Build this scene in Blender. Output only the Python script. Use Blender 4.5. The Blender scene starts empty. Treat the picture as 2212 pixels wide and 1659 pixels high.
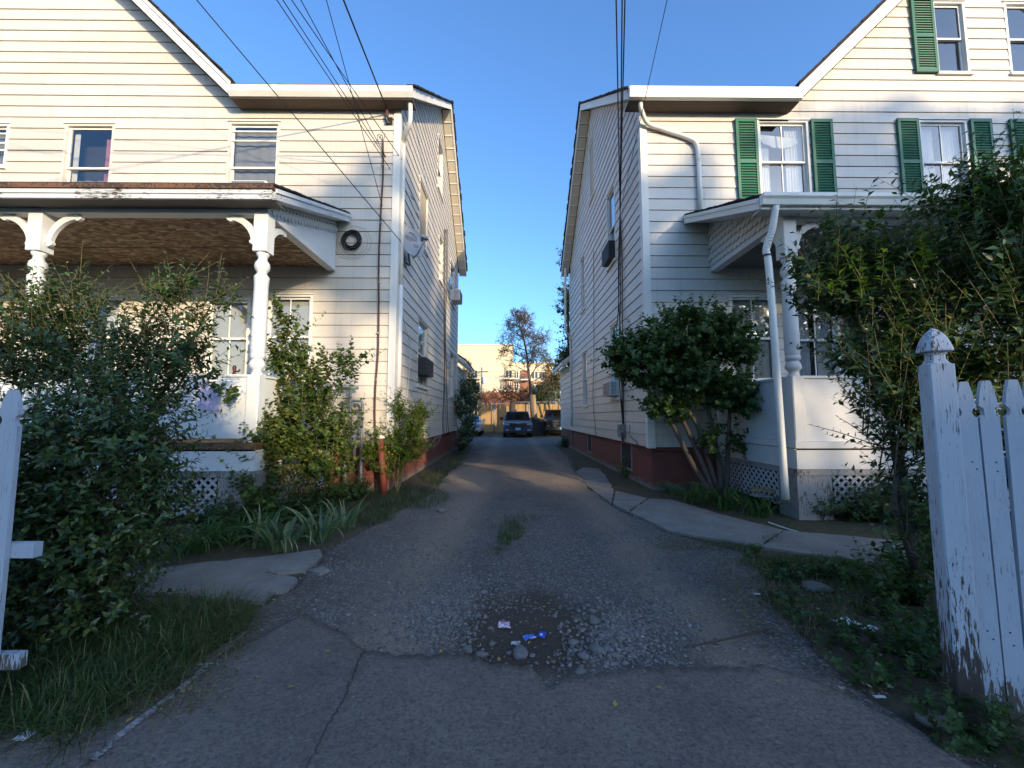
import bpy, math, random
import numpy as np
from mathutils import Vector, Matrix, Euler

random.seed(7)
rng = np.random.default_rng(7)
R = math.radians
scene = bpy.context.scene
COL = scene.collection

# ------------------------------------------------------------------ camera
CAMH = 1.4
PITCH = R(4.62)
YAW = R(0.53)                      # looking slightly to the right of the drive
FPX = 860.0                        # focal length, in the units of a 2212 px wide picture
cam_d = bpy.data.cameras.new('camera')
cam = bpy.data.objects.new('camera', cam_d)
COL.objects.link(cam)
cam.location = (0, 0, CAMH)
cam.rotation_euler = (R(90) + PITCH, 0, -YAW)
cam_d.sensor_fit = 'HORIZONTAL'
cam_d.sensor_width = 36.0
cam_d.lens = 36.0 * FPX / 2212.0
cam_d.clip_start = 0.05
cam_d.clip_end = 2000
scene.camera = cam

# ------------------------------------------------------------------ sky and sun
SUN_AZ = R(34)                     # behind the camera, to its right
SUN_EL = R(12.2)
world = bpy.data.worlds.new('World')
scene.world = world
world.use_nodes = True
wn = world.node_tree.nodes
wl = world.node_tree.links
wn.clear()
sky = wn.new('ShaderNodeTexSky')
sky.sky_type = 'NISHITA'
sky.sun_disc = False
sky.sun_elevation = SUN_EL
sky.sun_rotation = math.pi - SUN_AZ
sky.altitude = 30
sky.air_density = 1.0
sky.dust_density = 2.0
sky.ozone_density = 5.4
bg = wn.new('ShaderNodeBackground')
bg.inputs['Strength'].default_value = 0.15
wo = wn.new('ShaderNodeOutputWorld')
wl.new(sky.outputs[0], bg.inputs[0])
wl.new(bg.outputs[0], wo.inputs[0])

sun_d = bpy.data.lights.new('sun', 'SUN')
sun_d.energy = 1.9
sun_d.angle = R(0.53)
sun_d.color = (1.0, 0.79, 0.51)
sun = bpy.data.objects.new('sun', sun_d)
COL.objects.link(sun)
to_sun = Vector((math.sin(SUN_AZ) * math.cos(SUN_EL), -math.cos(SUN_AZ) * math.cos(SUN_EL), math.sin(SUN_EL)))
sun.rotation_euler = to_sun.to_track_quat('Z', 'Y').to_euler()
sun.location = to_sun * 80

scene.view_settings.view_transform = 'Standard'
scene.view_settings.look = 'None'
scene.view_settings.exposure = 1.64
scene.view_settings.gamma = 1.0
scene.view_settings.use_curve_mapping = False
scene.cycles.use_denoising = True
scene.cycles.max_bounces = 6
scene.cycles.diffuse_bounces = 3
scene.cycles.glossy_bounces = 3
scene.cycles.transmission_bounces = 4
scene.cycles.transparent_max_bounces = 6
scene.cycles.caustics_reflective = False
scene.cycles.caustics_refractive = False

# ------------------------------------------------------------------ measuring
# (px, py) are positions in the photograph scaled to 2212 x 1659; each is met
# with the real plane the thing stands in, so everything gets its own depth.
_fw = Vector((math.sin(YAW) * math.cos(PITCH), math.cos(YAW) * math.cos(PITCH), math.sin(PITCH)))
_rt = Vector((math.cos(YAW), -math.sin(YAW), 0))
_up = _rt.cross(_fw)
_C = Vector((0, 0, CAMH))
def ray(px, py):
    return _fw * FPX + _rt * (px - 1106.0) + _up * (829.5 - py)
def at(px, py, Y):
    d = ray(px, py); return _C + d * (Y / d.y)
def atx(px, py, X):
    d = ray(px, py); return _C + d * (X / d.x)
def gnd(px, py, z=0.0):
    d = ray(px, py); return _C + d * ((z - CAMH) / d.z)

# ------------------------------------------------------------------ mesh helpers
class MB:
    def __init__(s):
        s.v = []; s.f = []
    def add(s, vs, fs):
        o = len(s.v)
        s.v += [tuple(p) for p in vs]
        s.f += [tuple(i + o for i in f) for f in fs]
        return s
    def box(s, a, b):
        x0, y0, z0 = a; x1, y1, z1 = b
        if x0 > x1: x0, x1 = x1, x0
        if y0 > y1: y0, y1 = y1, y0
        if z0 > z1: z0, z1 = z1, z0
        return s.add([(x0,y0,z0),(x1,y0,z0),(x1,y1,z0),(x0,y1,z0),(x0,y0,z1),(x1,y0,z1),(x1,y1,z1),(x0,y1,z1)],
              [(0,3,2,1),(4,5,6,7),(0,1,5,4),(1,2,6,5),(2,3,7,6),(3,0,4,7)])
    def cbox(s, a, b, c):
        """box with chamfered vertical edges"""
        x0, y0, z0 = a; x1, y1, z1 = b
        p = [(x0+c,y0),(x1-c,y0),(x1,y0+c),(x1,y1-c),(x1-c,y1),(x0+c,y1),(x0,y1-c),(x0,y0+c)]
        return s.prism([(x,y,z0) for x,y in p], (0,0,z1-z0))
    def prism(s, poly, d):
        n = len(poly); d = Vector(d)
        vs = [tuple(p) for p in poly] + [tuple(Vector(p) + d) for p in poly]
        nrm = Vector((0,0,0))
        for i in range(n):
            a = Vector(poly[i]); b = Vector(poly[(i+1) % n]); nrm += a.cross(b)
        fl = nrm.dot(d) > 0
        fs = [tuple(range(n))[::-1] if fl else tuple(range(n)),
              tuple(range(n, 2*n)) if fl else tuple(range(n, 2*n))[::-1]]
        for i in range(n):
            j = (i+1) % n
            fs.append((i, j, j+n, i+n) if fl else (i, i+n, j+n, j))
        return s.add(vs, fs)
    def bar(s, a, b, w, h, up=(0,0,1)):
        a = Vector(a); b = Vector(b); d = (b-a).normalized(); up = Vector(up)
        sd = d.cross(up)
        if sd.length < 1e-4: sd = d.cross(Vector((1,0,0)))
        sd.normalize(); u = sd.cross(d).normalized()
        q = [a + sd*sx*w/2 + u*sy*h/2 for sx, sy in ((-1,-1),(1,-1),(1,1),(-1,1))]
        return s.prism(q, b-a)
    def tube(s, pts, r, n=8, caps=True):
        pts = [Vector(p) for p in pts]
        if not hasattr(r, '__len__'): r = [r]*len(pts)
        up = Vector((0,0,1)); rings = []; o = len(s.v); prev = None
        for i, p in enumerate(pts):
            d = (pts[min(i+1,len(pts)-1)] - pts[max(i-1,0)])
            if d.length < 1e-9: d = Vector((0,0,1))
            d.normalize()
            if prev is None:
                a = d.cross(up)
                if a.length < 1e-3: a = d.cross(Vector((1,0,0)))
            else:
                a = prev - d*prev.dot(d)
                if a.length < 1e-4: a = d.cross(up)
            a.normalize(); b = d.cross(a); prev = a
            for k in range(n):
                t = 2*math.pi*k/n
                s.v.append(tuple(p + (a*math.cos(t) + b*math.sin(t))*r[i]))
        for i in range(len(pts)-1):
            for k in range(n):
                k2 = (k+1) % n
                s.f.append((o+i*n+k, o+i*n+k2, o+(i+1)*n+k2, o+(i+1)*n+k))
        if caps:
            s.f.append(tuple(o+k for k in range(n))[::-1])
            s.f.append(tuple(o+(len(pts)-1)*n+k for k in range(n)))
        return s
    def lathe(s, prof, c=(0,0,0), n=20):
        """prof: list of (radius, z)"""
        o = len(s.v); m = len(prof)
        for r, z in prof:
            for k in range(n):
                t = 2*math.pi*k/n
                s.v.append((c[0]+r*math.cos(t), c[1]+r*math.sin(t), c[2]+z))
        for i in range(m-1):
            for k in range(n):
                k2 = (k+1) % n
                s.f.append((o+i*n+k, o+i*n+k2, o+(i+1)*n+k2, o+(i+1)*n+k))
        s.f.append(tuple(o+k for k in range(n))[::-1]); s.f.append(tuple(o+(m-1)*n+k for k in range(n)))
        return s
    def build(s, name, mat, parent=None, smooth=False, bevel=0.0):
        me = bpy.data.meshes.new(name)
        off = wloc(parent)
        me.from_pydata([(x-off[0], y-off[1], z-off[2]) for x, y, z in s.v], [], s.f)
        me.materials.append(mat)
        if smooth:
            me.polygons.foreach_set('use_smooth', [True]*len(me.polygons))
        ob = bpy.data.objects.new(name, me)
        COL.objects.link(ob)
        if parent is not None: ob.parent = parent
        if bevel:
            m = ob.modifiers.new('bevel', 'BEVEL'); m.width = bevel; m.segments = 2; m.limit_method = 'ANGLE'
        if smooth and bevel == 0:
            pass
        return ob

def wloc(o):
    x = Vector((0,0,0))
    while o is not None:
        x = x + o.location; o = o.parent
    return x

def tag(o, label=None, cat=None, group=None, kind=None):
    if label: o['label'] = label
    if cat: o['category'] = cat
    if group: o['group'] = group
    if kind: o['kind'] = kind
    return o
def thing(name, loc, label, cat, group=None):
    e = bpy.data.objects.new(name, None); COL.objects.link(e)
    e.location = loc; e.empty_display_size = 0.2
    return tag(e, label, cat, group)
def share(ob, parent, loc=None, rot=None, scale=None):
    c = ob.copy(); COL.objects.link(c); c.parent = parent
    if loc is not None: c.location = Vector(loc) - wloc(parent)
    if rot is not None: c.rotation_euler = rot
    if scale is not None: c.scale = scale
    return c
def place(me_name, me, parent, loc, rot=(0,0,0), scale=(1,1,1)):
    c = bpy.data.objects.new(me_name, me); COL.objects.link(c); c.parent = parent
    c.location = Vector(loc) - wloc(parent); c.rotation_euler = rot; c.scale = scale
    return c

def mesh_np(name, V, F, mat, parent=None, col=None, kind=None, smooth=False):
    """V (n,3) array, F (m,k) index array (all faces the same size)"""
    me = bpy.data.meshes.new(name)
    V = np.asarray(V, dtype=np.float32); F = np.asarray(F, dtype=np.int32)
    off = np.array(wloc(parent), dtype=np.float32)
    V = V - off
    k = F.shape[1]
    me.vertices.add(len(V)); me.vertices.foreach_set('co', V.ravel())
    me.loops.add(F.size); me.loops.foreach_set('vertex_index', F.ravel())
    me.polygons.add(len(F)); me.polygons.foreach_set('loop_start', np.arange(0, F.size, k, dtype=np.int32))
    try: me.polygons.foreach_set('loop_total', np.full(len(F), k, dtype=np.int32))
    except Exception: pass
    if smooth: me.polygons.foreach_set('use_smooth', np.ones(len(F), dtype=bool))
    me.update(calc_edges=True)
    if col is not None:
        a = me.color_attributes.new('tint', 'FLOAT_COLOR', 'POINT')
        c4 = np.ones((len(V), 4), dtype=np.float32); c4[:, :col.shape[1]] = col
        a.data.foreach_set('color', c4.ravel())
    me.materials.append(mat)
    ob = bpy.data.objects.new(name, me); COL.objects.link(ob)
    if parent is not None: ob.parent = parent
    if kind: ob['kind'] = kind
    return ob

# ------------------------------------------------------------------ materials
class NT:
    def __init__(s, name):
        s.m = bpy.data.materials.new(name); s.m.use_nodes = True
        s.t = s.m.node_tree; s.n = s.t.nodes; s.l = s.t.links
        s.b = s.n['Principled BSDF']; s.out = s.n['Material Output']
        s.tc = None
    def co(s):
        if s.tc is None:
            g = s.n.new('ShaderNodeNewGeometry'); s.tc = g.outputs['Position']
        return s.tc
    def vec(s, sc=(1,1,1)):
        mp = s.n.new('ShaderNodeMapping'); mp.inputs['Scale'].default_value = sc
        s.l.new(s.co(), mp.inputs['Vector']); return mp.outputs[0]
    def noise(s, scale, detail=4, rough=0.55, sc=None, dist=0.0):
        t = s.n.new('ShaderNodeTexNoise')
        t.inputs['Scale'].default_value = scale; t.inputs['Detail'].default_value = detail
        t.inputs['Roughness'].default_value = rough; t.inputs['Distortion'].default_value = dist
        s.l.new(s.vec(sc) if sc else s.co(), t.inputs['Vector'])
        return t.outputs['Fac']
    def voro(s, scale, feat='F1', sc=None):
        t = s.n.new('ShaderNodeTexVoronoi'); t.feature = feat
        t.inputs['Scale'].default_value = scale
        s.l.new(s.vec(sc) if sc else s.co(), t.inputs['Vector'])
        return t
    def ramp(s, fac, stops):
        r = s.n.new('ShaderNodeValToRGB'); e = r.color_ramp.elements
        while len(e) < len(stops): e.new(0.5)
        for i, (p, c) in enumerate(stops):
            e[i].position = p
            e[i].color = (c, c, c, 1) if not hasattr(c, '__len__') else (*c, 1)
        s.l.new(fac, r.inputs[0]); return r.outputs[0]
    def mix(s, fac, a, b, mode='MIX'):
        m = s.n.new('ShaderNodeMix'); m.data_type = 'RGBA'; m.blend_type = mode
        for k, val in ((0, fac), (6, a), (7, b)):
            if hasattr(val, 'is_linked'): s.l.new(val, m.inputs[k])
            else:
                m.inputs[k].default_value = val if k == 0 else ((*val, 1) if len(val) == 3 else val)
        return m.outputs[2]
    def attr(s, name='tint'):
        a = s.n.new('ShaderNodeAttribute'); a.attribute_name = name; return a.outputs['Color']
    def sep(s, c, i):
        a = s.n.new('ShaderNodeSeparateColor'); s.l.new(c, a.inputs[0]); return a.outputs[i]
    def rand(s):
        o = s.n.new('ShaderNodeObjectInfo'); return o.outputs['Random']
    def bump(s, h, strength=0.3, dist=0.01):
        b = s.n.new('ShaderNodeBump'); b.inputs['Strength'].default_value = strength
        b.inputs['Distance'].default_value = dist
        s.l.new(h, b.inputs['Height']); s.l.new(b.outputs[0], s.b.inputs['Normal']); return b
    def math(s, op, a, b=0.0):
        m = s.n.new('ShaderNodeMath'); m.operation = op
        for k, v in ((0, a), (1, b)):
            if hasattr(v, 'is_linked'): s.l.new(v, m.inputs[k])
            else: m.inputs[k].default_value = v
        return m.outputs[0]
    def base(s, c):
        if hasattr(c, 'is_linked'): s.l.new(c, s.b.inputs['Base Color'])
        else: s.b.inputs['Base Color'].default_value = (*c, 1)
        return s
    def set(s, rough=0.6, spec=0.4, metal=0.0):
        s.b.inputs['Roughness'].default_value = rough
        s.b.inputs['Specular IOR Level'].default_value = spec
        s.b.inputs['Metallic'].default_value = metal
        return s

def painted(name, c, dirt=0.25, rough=0.55, dirtc=None, stretch=(1.2,1.2,0.35), var=0.06):
    m = NT(name)
    n1 = m.noise(1.3, 5, 0.6, sc=stretch); n2 = m.noise(30, 3, 0.6)
    dc = dirtc or tuple(x*0.62 for x in c)
    k = m.ramp(n1, [(0.42, 0.0), (0.75, dirt)])
    col = m.mix(k, c, dc)
    rv = m.ramp(m.rand(), [(0, 1-var), (1, 1.0)])
    col = m.mix(1.0, col, rv, 'MULTIPLY')
    m.base(col).set(rough, 0.35)
    m.bump(n2, 0.06, 0.004)
    return m.m
def peeling(name, c, wood=(0.17,0.13,0.10), amount=0.62, stretch=(2,2,9), rough=0.6, foot=0.0, crack=False):
    """old paint, flaking off weathered wood in patches drawn out along the grain"""
    m = NT(name)
    g = m.noise(9, 6, 0.65, sc=stretch); g2 = m.noise(2.2, 4, 0.6)
    s = m.math('ADD', m.math('MULTIPLY', g, 0.6), m.math('MULTIPLY', g2, 0.4))
    if foot:
        xz = m.n.new('ShaderNodeSeparateXYZ'); m.l.new(m.co(), xz.inputs[0])
        s = m.math('ADD', s, m.ramp(xz.outputs[2], [(0.0, 0.26), (foot, 0.0)]))
    k = m.ramp(s, [(amount-0.012, 0.0), (amount+0.012, 1.0)])
    if crack:
        ln = m.noise(3.2, 3, 0.55, sc=(stretch[0]*1.6, stretch[1]*1.6, stretch[2]*0.35), dist=0.6)
        kk = m.ramp(m.math('ABSOLUTE', m.math('SUBTRACT', ln, 0.47)), [(0.0, 1.0), (0.006, 0.0)])
        k = m.math('MAXIMUM', k, m.math('MULTIPLY', kk, m.ramp(m.noise(1.7, 2), [(0.45, 0.0), (0.6, 1.0)])))
    cc = m.mix(m.ramp(m.noise(3, 4), [(0.35, 0.0), (0.8, 0.35)]), c, tuple(x*0.7 for x in c))
    wd = m.mix(m.noise(14, 5, 0.7, sc=stretch), wood, tuple(x*0.45 for x in wood))
    m.base(m.mix(k, cc, wd)).set(rough, 0.3)
    m.bump(m.math('SUBTRACT', m.noise(16, 5, 0.65, sc=stretch), k), 0.25, 0.004)
    return m.m
def plain(name, c, rough=0.6, spec=0.4, metal=0.0, nscale=12, amt=0.25):
    m = NT(name)
    col = m.mix(m.ramp(m.noise(nscale, 4), [(0.35, 0.0), (0.75, amt)]), c, tuple(x*0.55 for x in c))
    m.base(col).set(rough, spec, metal); return m.m
def leafmat(name, stops, trans=0.32, rough=0.42, spec=0.35):
    m = NT(name)
    r = m.sep(m.attr('tint'), 0)
    col = m.ramp(r, stops)
    m.base(col).set(rough, spec)
    tr = m.n.new('ShaderNodeBsdfTranslucent')
    br = m.mix(1.0, col, (1.5, 1.7, 0.7), 'MULTIPLY')
    m.l.new(br, tr.inputs[0])
    mx = m.n.new('ShaderNodeMixShader'); mx.inputs[0].default_value = trans
    m.l.new(m.b.outputs[0], mx.inputs[1]); m.l.new(tr.outputs[0], mx.inputs[2])
    m.l.new(mx.outputs[0], m.out.inputs[0])
    return m.m

M = {}
def siding_mat(name, c):
    m = NT(name)
    big = m.noise(0.9, 5, 0.6, sc=(0.5,0.5,1.6)); fine = m.noise(7, 5, 0.65, sc=(0.4,0.4,3.0))
    k = m.math('ADD', m.math('MULTIPLY', big, 0.6), m.math('MULTIPLY', fine, 0.4))
    col = m.mix(m.ramp(k, [(0.40, 0.0), (0.72, 0.30)]), c, (c[0]*0.72, c[1]*0.67, c[2]*0.60))
    streak = m.noise(5, 4, 0.6, sc=(3.0,3.0,0.12))
    col = m.mix(m.ramp(streak, [(0.54, 0.0), (0.78, 0.34)]), col, (0.34, 0.30, 0.25))
    rv = m.ramp(m.rand(), [(0, (0.905,0.895,0.88)), (1, (1,1,1))])
    m.base(m.mix(1.0, col, rv, 'MULTIPLY')).set(0.5, 0.35)
    m.bump(m.noise(2.2, 3, 0.5, sc=(1,1,3)), 0.10, 0.02)
    return m.m
M['siding'] = siding_mat('cream_siding', (0.645, 0.595, 0.515))
M['siding_r'] = siding_mat('pale_cream_siding', (0.645, 0.605, 0.545))
M['eavesoffit'] = plain('brown_eave_soffit', (0.13, 0.10, 0.082), 0.85, 0.2, nscale=3, amt=0.3)
M['soffit'] = painted('tan_soffit', (0.60, 0.54, 0.44), 0.2)
M['trim'] = painted('white_trim', (0.76, 0.735, 0.67), 0.22)
M['sheath'] = plain('dark_sheathing', (0.34, 0.28, 0.21), 0.9)
M['porch'] = peeling('porch_white_paint', (0.64, 0.67, 0.68), amount=0.655)
M['porch_v'] = peeling('porch_white_paint_upright', (0.64, 0.67, 0.68), amount=0.655, stretch=(9,9,2))
M['porch_r'] = peeling('porch_cream_paint', (0.62, 0.61, 0.585), amount=0.665, stretch=(1.2,1.2,14))
M['frames'] = painted('window_white', (0.78, 0.765, 0.72), 0.15)
M['casing'] = peeling('weathered_casing', (0.66, 0.61, 0.52), wood=(0.24,0.15,0.09), amount=0.60, stretch=(10,10,2))
M['shutter'] = painted('green_shutter', (0.010, 0.125, 0.066), 0.25, 0.45, var=0.1)
M['roof'] = plain('asphalt_shingle', (0.050, 0.042, 0.038), 0.95, 0.2, nscale=40, amt=0.7)
M['rust'] = peeling('rusty_edge', (0.18, 0.085, 0.045), wood=(0.07,0.05,0.04), amount=0.5, stretch=(3,3,3))
M['dripwood'] = peeling('bare_eave_wood', (0.22, 0.12, 0.06), wood=(0.10,0.06,0.035), amount=0.55, stretch=(1.5,9,9))
M['found'] = None
m = NT('red_painted_foundation')
c0 = m.mix(m.ramp(m.noise(2.5, 6, 0.65), [(0.35,0.0),(0.75,0.6)]), (0.22,0.074,0.056), (0.13,0.050,0.041))
zc = m.n.new('ShaderNodeSeparateXYZ'); m.l.new(m.co(), zc.inputs[0])
lo = m.math('ADD', zc.outputs[2], m.math('MULTIPLY', m.math('SUBTRACT', m.noise(6, 5, 0.7), 0.5), 0.45))
c0 = m.mix(m.ramp(lo, [(0.02,1.0),(0.14,0.0)]), c0, (0.22,0.20,0.18))
sm_ = m.n.new('ShaderNodeCombineXYZ'); m.l.new(m.math('ADD', zc.outputs[0], zc.outputs[1]), sm_.inputs[0]); m.l.new(zc.outputs[2], sm_.inputs[1])
bk_ = m.n.new('ShaderNodeTexBrick'); bk_.inputs['Scale'].default_value = 1.0; bk_.inputs['Brick Width'].default_value = 0.21; bk_.inputs['Row Height'].default_value = 0.072; bk_.inputs['Mortar Size'].default_value = 0.006
m.l.new(sm_.outputs[0], bk_.inputs[0])
c0 = m.mix(m.math('MULTIPLY', bk_.outputs['Fac'], 0.35), c0, (0.12,0.055,0.045))
m.base(c0).set(0.8, 0.25); m.bump(m.math('SUBTRACT', m.noise(25, 5, 0.7), m.math('MULTIPLY', bk_.outputs['Fac'], 0.8)), 0.5, 0.01)
M['found'] = m.m
m = NT('osb_board')
v = m.voro(11, sc=(1.0, 2.0, 1.0))
n_ = m.noise(22, 5, 0.7, sc=(0.6,1.6,1))
cc = m.ramp(m.sep(v.outputs['Color'], 0), [(0.0,(0.13,0.088,0.058)),(0.45,(0.24,0.17,0.115)),(0.8,(0.35,0.265,0.185)),(1.0,(0.50,0.40,0.29))])
cc = m.mix(m.ramp(n_, [(0.4,0.0),(0.7,0.5)]), cc, (0.13,0.08,0.046))
m.base(cc).set(0.8, 0.2); m.bump(m.sep(v.outputs['Color'], 1), 0.2, 0.004)
M['osb'] = m.m
# glass: clear pane with its Fresnel reflection
def glassmat(name, tint=(0.92,0.95,0.95), extra=0.0, rough=0.02):
    m = NT(name)
    m.n.remove(m.b)
    tr = m.n.new('ShaderNodeBsdfTransparent'); tr.inputs[0].default_value = (*tint, 1)
    gl = m.n.new('ShaderNodeBsdfGlossy'); gl.inputs['Roughness'].default_value = rough
    gl.inputs[0].default_value = (0.95, 0.95, 0.95, 1)
    fr = m.n.new('ShaderNodeFresnel'); fr.inputs[0].default_value = 1.52
    ad = m.math('ADD', m.math('MULTIPLY', fr.outputs[0], 1.7), extra)
    mx = m.n.new('ShaderNodeMixShader')
    m.l.new(ad, mx.inputs[0]); m.l.new(tr.outputs[0], mx.inputs[1]); m.l.new(gl.outputs[0], mx.inputs[2])
    bp = m.n.new('ShaderNodeBump'); bp.inputs['Strength'].default_value = 0.05; bp.inputs['Distance'].default_value = 0.02
    m.l.new(m.noise(2.5, 2), bp.inputs['Height']); m.l.new(bp.outputs[0], gl.inputs['Normal'])
    m.l.new(mx.outputs[0], m.out.inputs[0])
    return m.m
M['glass'] = glassmat('window_glass', extra=0.06)
M['carglass'] = glassmat('car_glass', tint=(0.35,0.40,0.42), extra=0.03)
M['curtain'] = plain('white_curtain', (0.62,0.63,0.64), 0.9, 0.1)
M['greycurtain'] = plain('grey_screen_curtain', (0.30,0.29,0.27), 0.9, 0.1, nscale=60, amt=0.4)
M['pink'] = plain('pink_curtain', (0.40,0.17,0.24), 0.9, 0.1)
M['blind'] = plain('white_blind', (0.72,0.71,0.67), 0.6, 0.3)
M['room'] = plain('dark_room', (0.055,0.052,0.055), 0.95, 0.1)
M['board'] = plain('tan_boarded_window', (0.46,0.39,0.29), 0.8, 0.2, nscale=3, amt=0.3)
M['gutter'] = painted('gutter_white', (0.78,0.765,0.70), 0.35, 0.4, dirtc=(0.45,0.38,0.28))
M['concrete'] = None
m = NT('concrete')
k = m.noise(3.0, 7, 0.65); k2 = m.noise(60, 4, 0.7)
cc = m.mix(m.ramp(k, [(0.35,0.0),(0.7,1.0)]), (0.27,0.247,0.215), (0.18,0.165,0.145))
cc = m.mix(m.ramp(k2, [(0.55,0.0),(0.72,0.6)]), cc, (0.17,0.155,0.135))
m.base(cc).set(0.9, 0.2); m.bump(m.math('ADD', m.math('MULTIPLY', k, 0.5), k2), 0.5, 0.008)
M['concrete'] = m.m
M['wire'] = plain('black_cable', (0.012,0.012,0.013), 0.55, 0.4)
M['whitewire'] = plain('white_cable', (0.55,0.55,0.53), 0.5, 0.4)
M['bark'] = plain('grey_bark', (0.13,0.105,0.085), 0.95, 0.1, nscale=30, amt=0.8)
M['twig'] = plain('privet_twig', (0.20,0.17,0.085), 0.85, 0.2, nscale=20, amt=0.5)
M['darktwig'] = plain('dark_twig', (0.085,0.068,0.05), 0.9, 0.15, nscale=20, amt=0.5)
M['conduit'] = plain('brown_conduit', (0.10,0.045,0.035), 0.7, 0.3, amt=0.5)
M['redpipe'] = peeling('red_pipe_paint', (0.17,0.045,0.032), wood=(0.24,0.19,0.16), amount=0.64, stretch=(6,6,3))
M['galv'] = plain('galvanised_grey', (0.26,0.27,0.27), 0.5, 0.5, 0.3, amt=0.5)
M['meterwhite'] = plain('meter_face_white', (0.62,0.62,0.60), 0.5)
M['black'] = plain('black_plastic', (0.018,0.018,0.02), 0.5, 0.5)
M['acwhite'] = painted('air_conditioner_white', (0.62,0.615,0.58), 0.3)
M['dishgrey'] = plain('dish_grey', (0.33,0.335,0.345), 0.45, 0.4, amt=0.15)
M['dishink'] = plain('dish_ink', (0.16,0.16,0.17), 0.5)
# ================================================================== houses
FY = 7.67                 # plane of the two front walls
XL, XR = -2.22, 2.71      # planes of the two walls that face each other across the drive
SILL = 0.80               # bottom of the siding
ZE = 7.62                 # soffit height at the front eave
EXP = 0.236               # exposure of one siding course
OVH = 0.35
YRIDGE, YREAR = 12.3, 17.0
SL = 0.765                # slope of the main roof (rise over run)
GS = 0.98                 # slope of the front gable
class Plane:
    def __init__(s, kind): s.k = kind
    def __call__(s, u, z, d):
        if s.k == 'front': return (u, FY - d, z)
        if s.k == 'left':  return (XL + d, u, z)      # wall of the left house, facing +X
        return (XR - d, u, z)                          # wall of the right house, facing -X
def PFACE(P):
    return (0,1,2,3) if P.k != 'right' else (3,2,1,0)
def pbox(mb, P, u0, u1, z0, z1, d0, d1):
    return mb.box(P(u0, z0, d0), P(u1, z1, d1))
def clip(poly, a, b, c):
    out = []
    for i in range(len(poly)):
        p = poly[i]; q = poly[(i+1) % len(poly)]
        sp = a*p[0] + b*p[1] - c; sq = a*q[0] + b*q[1] - c
        if sp <= 0: out.append(p)
        if (sp < 0 and sq > 0) or (sp > 0 and sq < 0):
            t = sp/(sp-sq); out.append((p[0]+(q[0]-p[0])*t, p[1]+(q[1]-p[1])*t))
    return out
def board(H, P, poly, zb, mat):
    if len(poly) < 3: return
    us = [p[0] for p in poly]; zs = [p[1] for p in poly]
    if max(us)-min(us) < 0.02 or max(zs)-min(zs) < 0.015: return
    mb = MB(); n = len(poly)
    off = lambda z: 0.024 - 0.019*min(1, max(0, (z-zb)/EXP))
    fr = [P(u, z, off(z)) for u, z in poly]; bk = [P(u, z, -0.015) for u, z in poly]
    nr = Vector((0,0,0))
    for i in range(n): nr += Vector(fr[i]).cross(Vector(fr[(i+1) % n]))
    outw = Vector(P(0,0,1)) - Vector(P(0,0,0))
    flip = nr.dot(outw) < 0
    fs = [tuple(range(n)), tuple(range(n,2*n))[::-1]] + [(i, i+n, (i+1)%n+n, (i+1)%n) for i in range(n)]
    if flip: fs = [f[::-1] for f in fs]
    mb.add(fr+bk, fs)
    mb.build('siding_board', mat, H)
def siding(H, P, u0, u1, z0, z1, openings, mat, planes=(), joints=True):
    k = 0; z = z0
    while z < z1 - 0.02:
        zb = z + 0.008; zt = min(z + EXP, z1)
        wob = random.uniform(-0.0015, 0.0015)
        cuts = [(o[0], o[1], max(o[2], zb), min(o[3], zt)) for o in openings if o[2] < zt-0.005 and o[3] > zb+0.005]
        cuts.sort()
        rects = []; cur = u0
        for a, b, c0, c1 in cuts:
            if a > cur: rects.append((cur, a, zb, zt))
            if c0 > zb + 0.02: rects.append((a, b, zb, c0))
            if c1 < zt - 0.02: rects.append((a, b, c1, zt))
            cur = max(cur, b)
        if cur < u1: rects.append((cur, u1, zb, zt))
        out = []
        for r in rects:
            if joints and r[1]-r[0] > 2.6 and r[2] == zb and r[3] == zt:
                j = r[0] + (r[1]-r[0])*random.uniform(0.3, 0.7)
                out += [(r[0], j-0.0011, r[2], r[3]), (j+0.0011, r[1], r[2], r[3])]
            else: out.append(r)
        for a, b, c0, c1 in out:
            poly = [(a, c0+wob), (b, c0+wob), (b, c1), (a, c1)]
            for pl in planes:
                poly = clip(poly, *pl)
                if len(poly) < 3: break
            board(H, P, poly, zb, mat)
        z += EXP; k += 1

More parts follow.
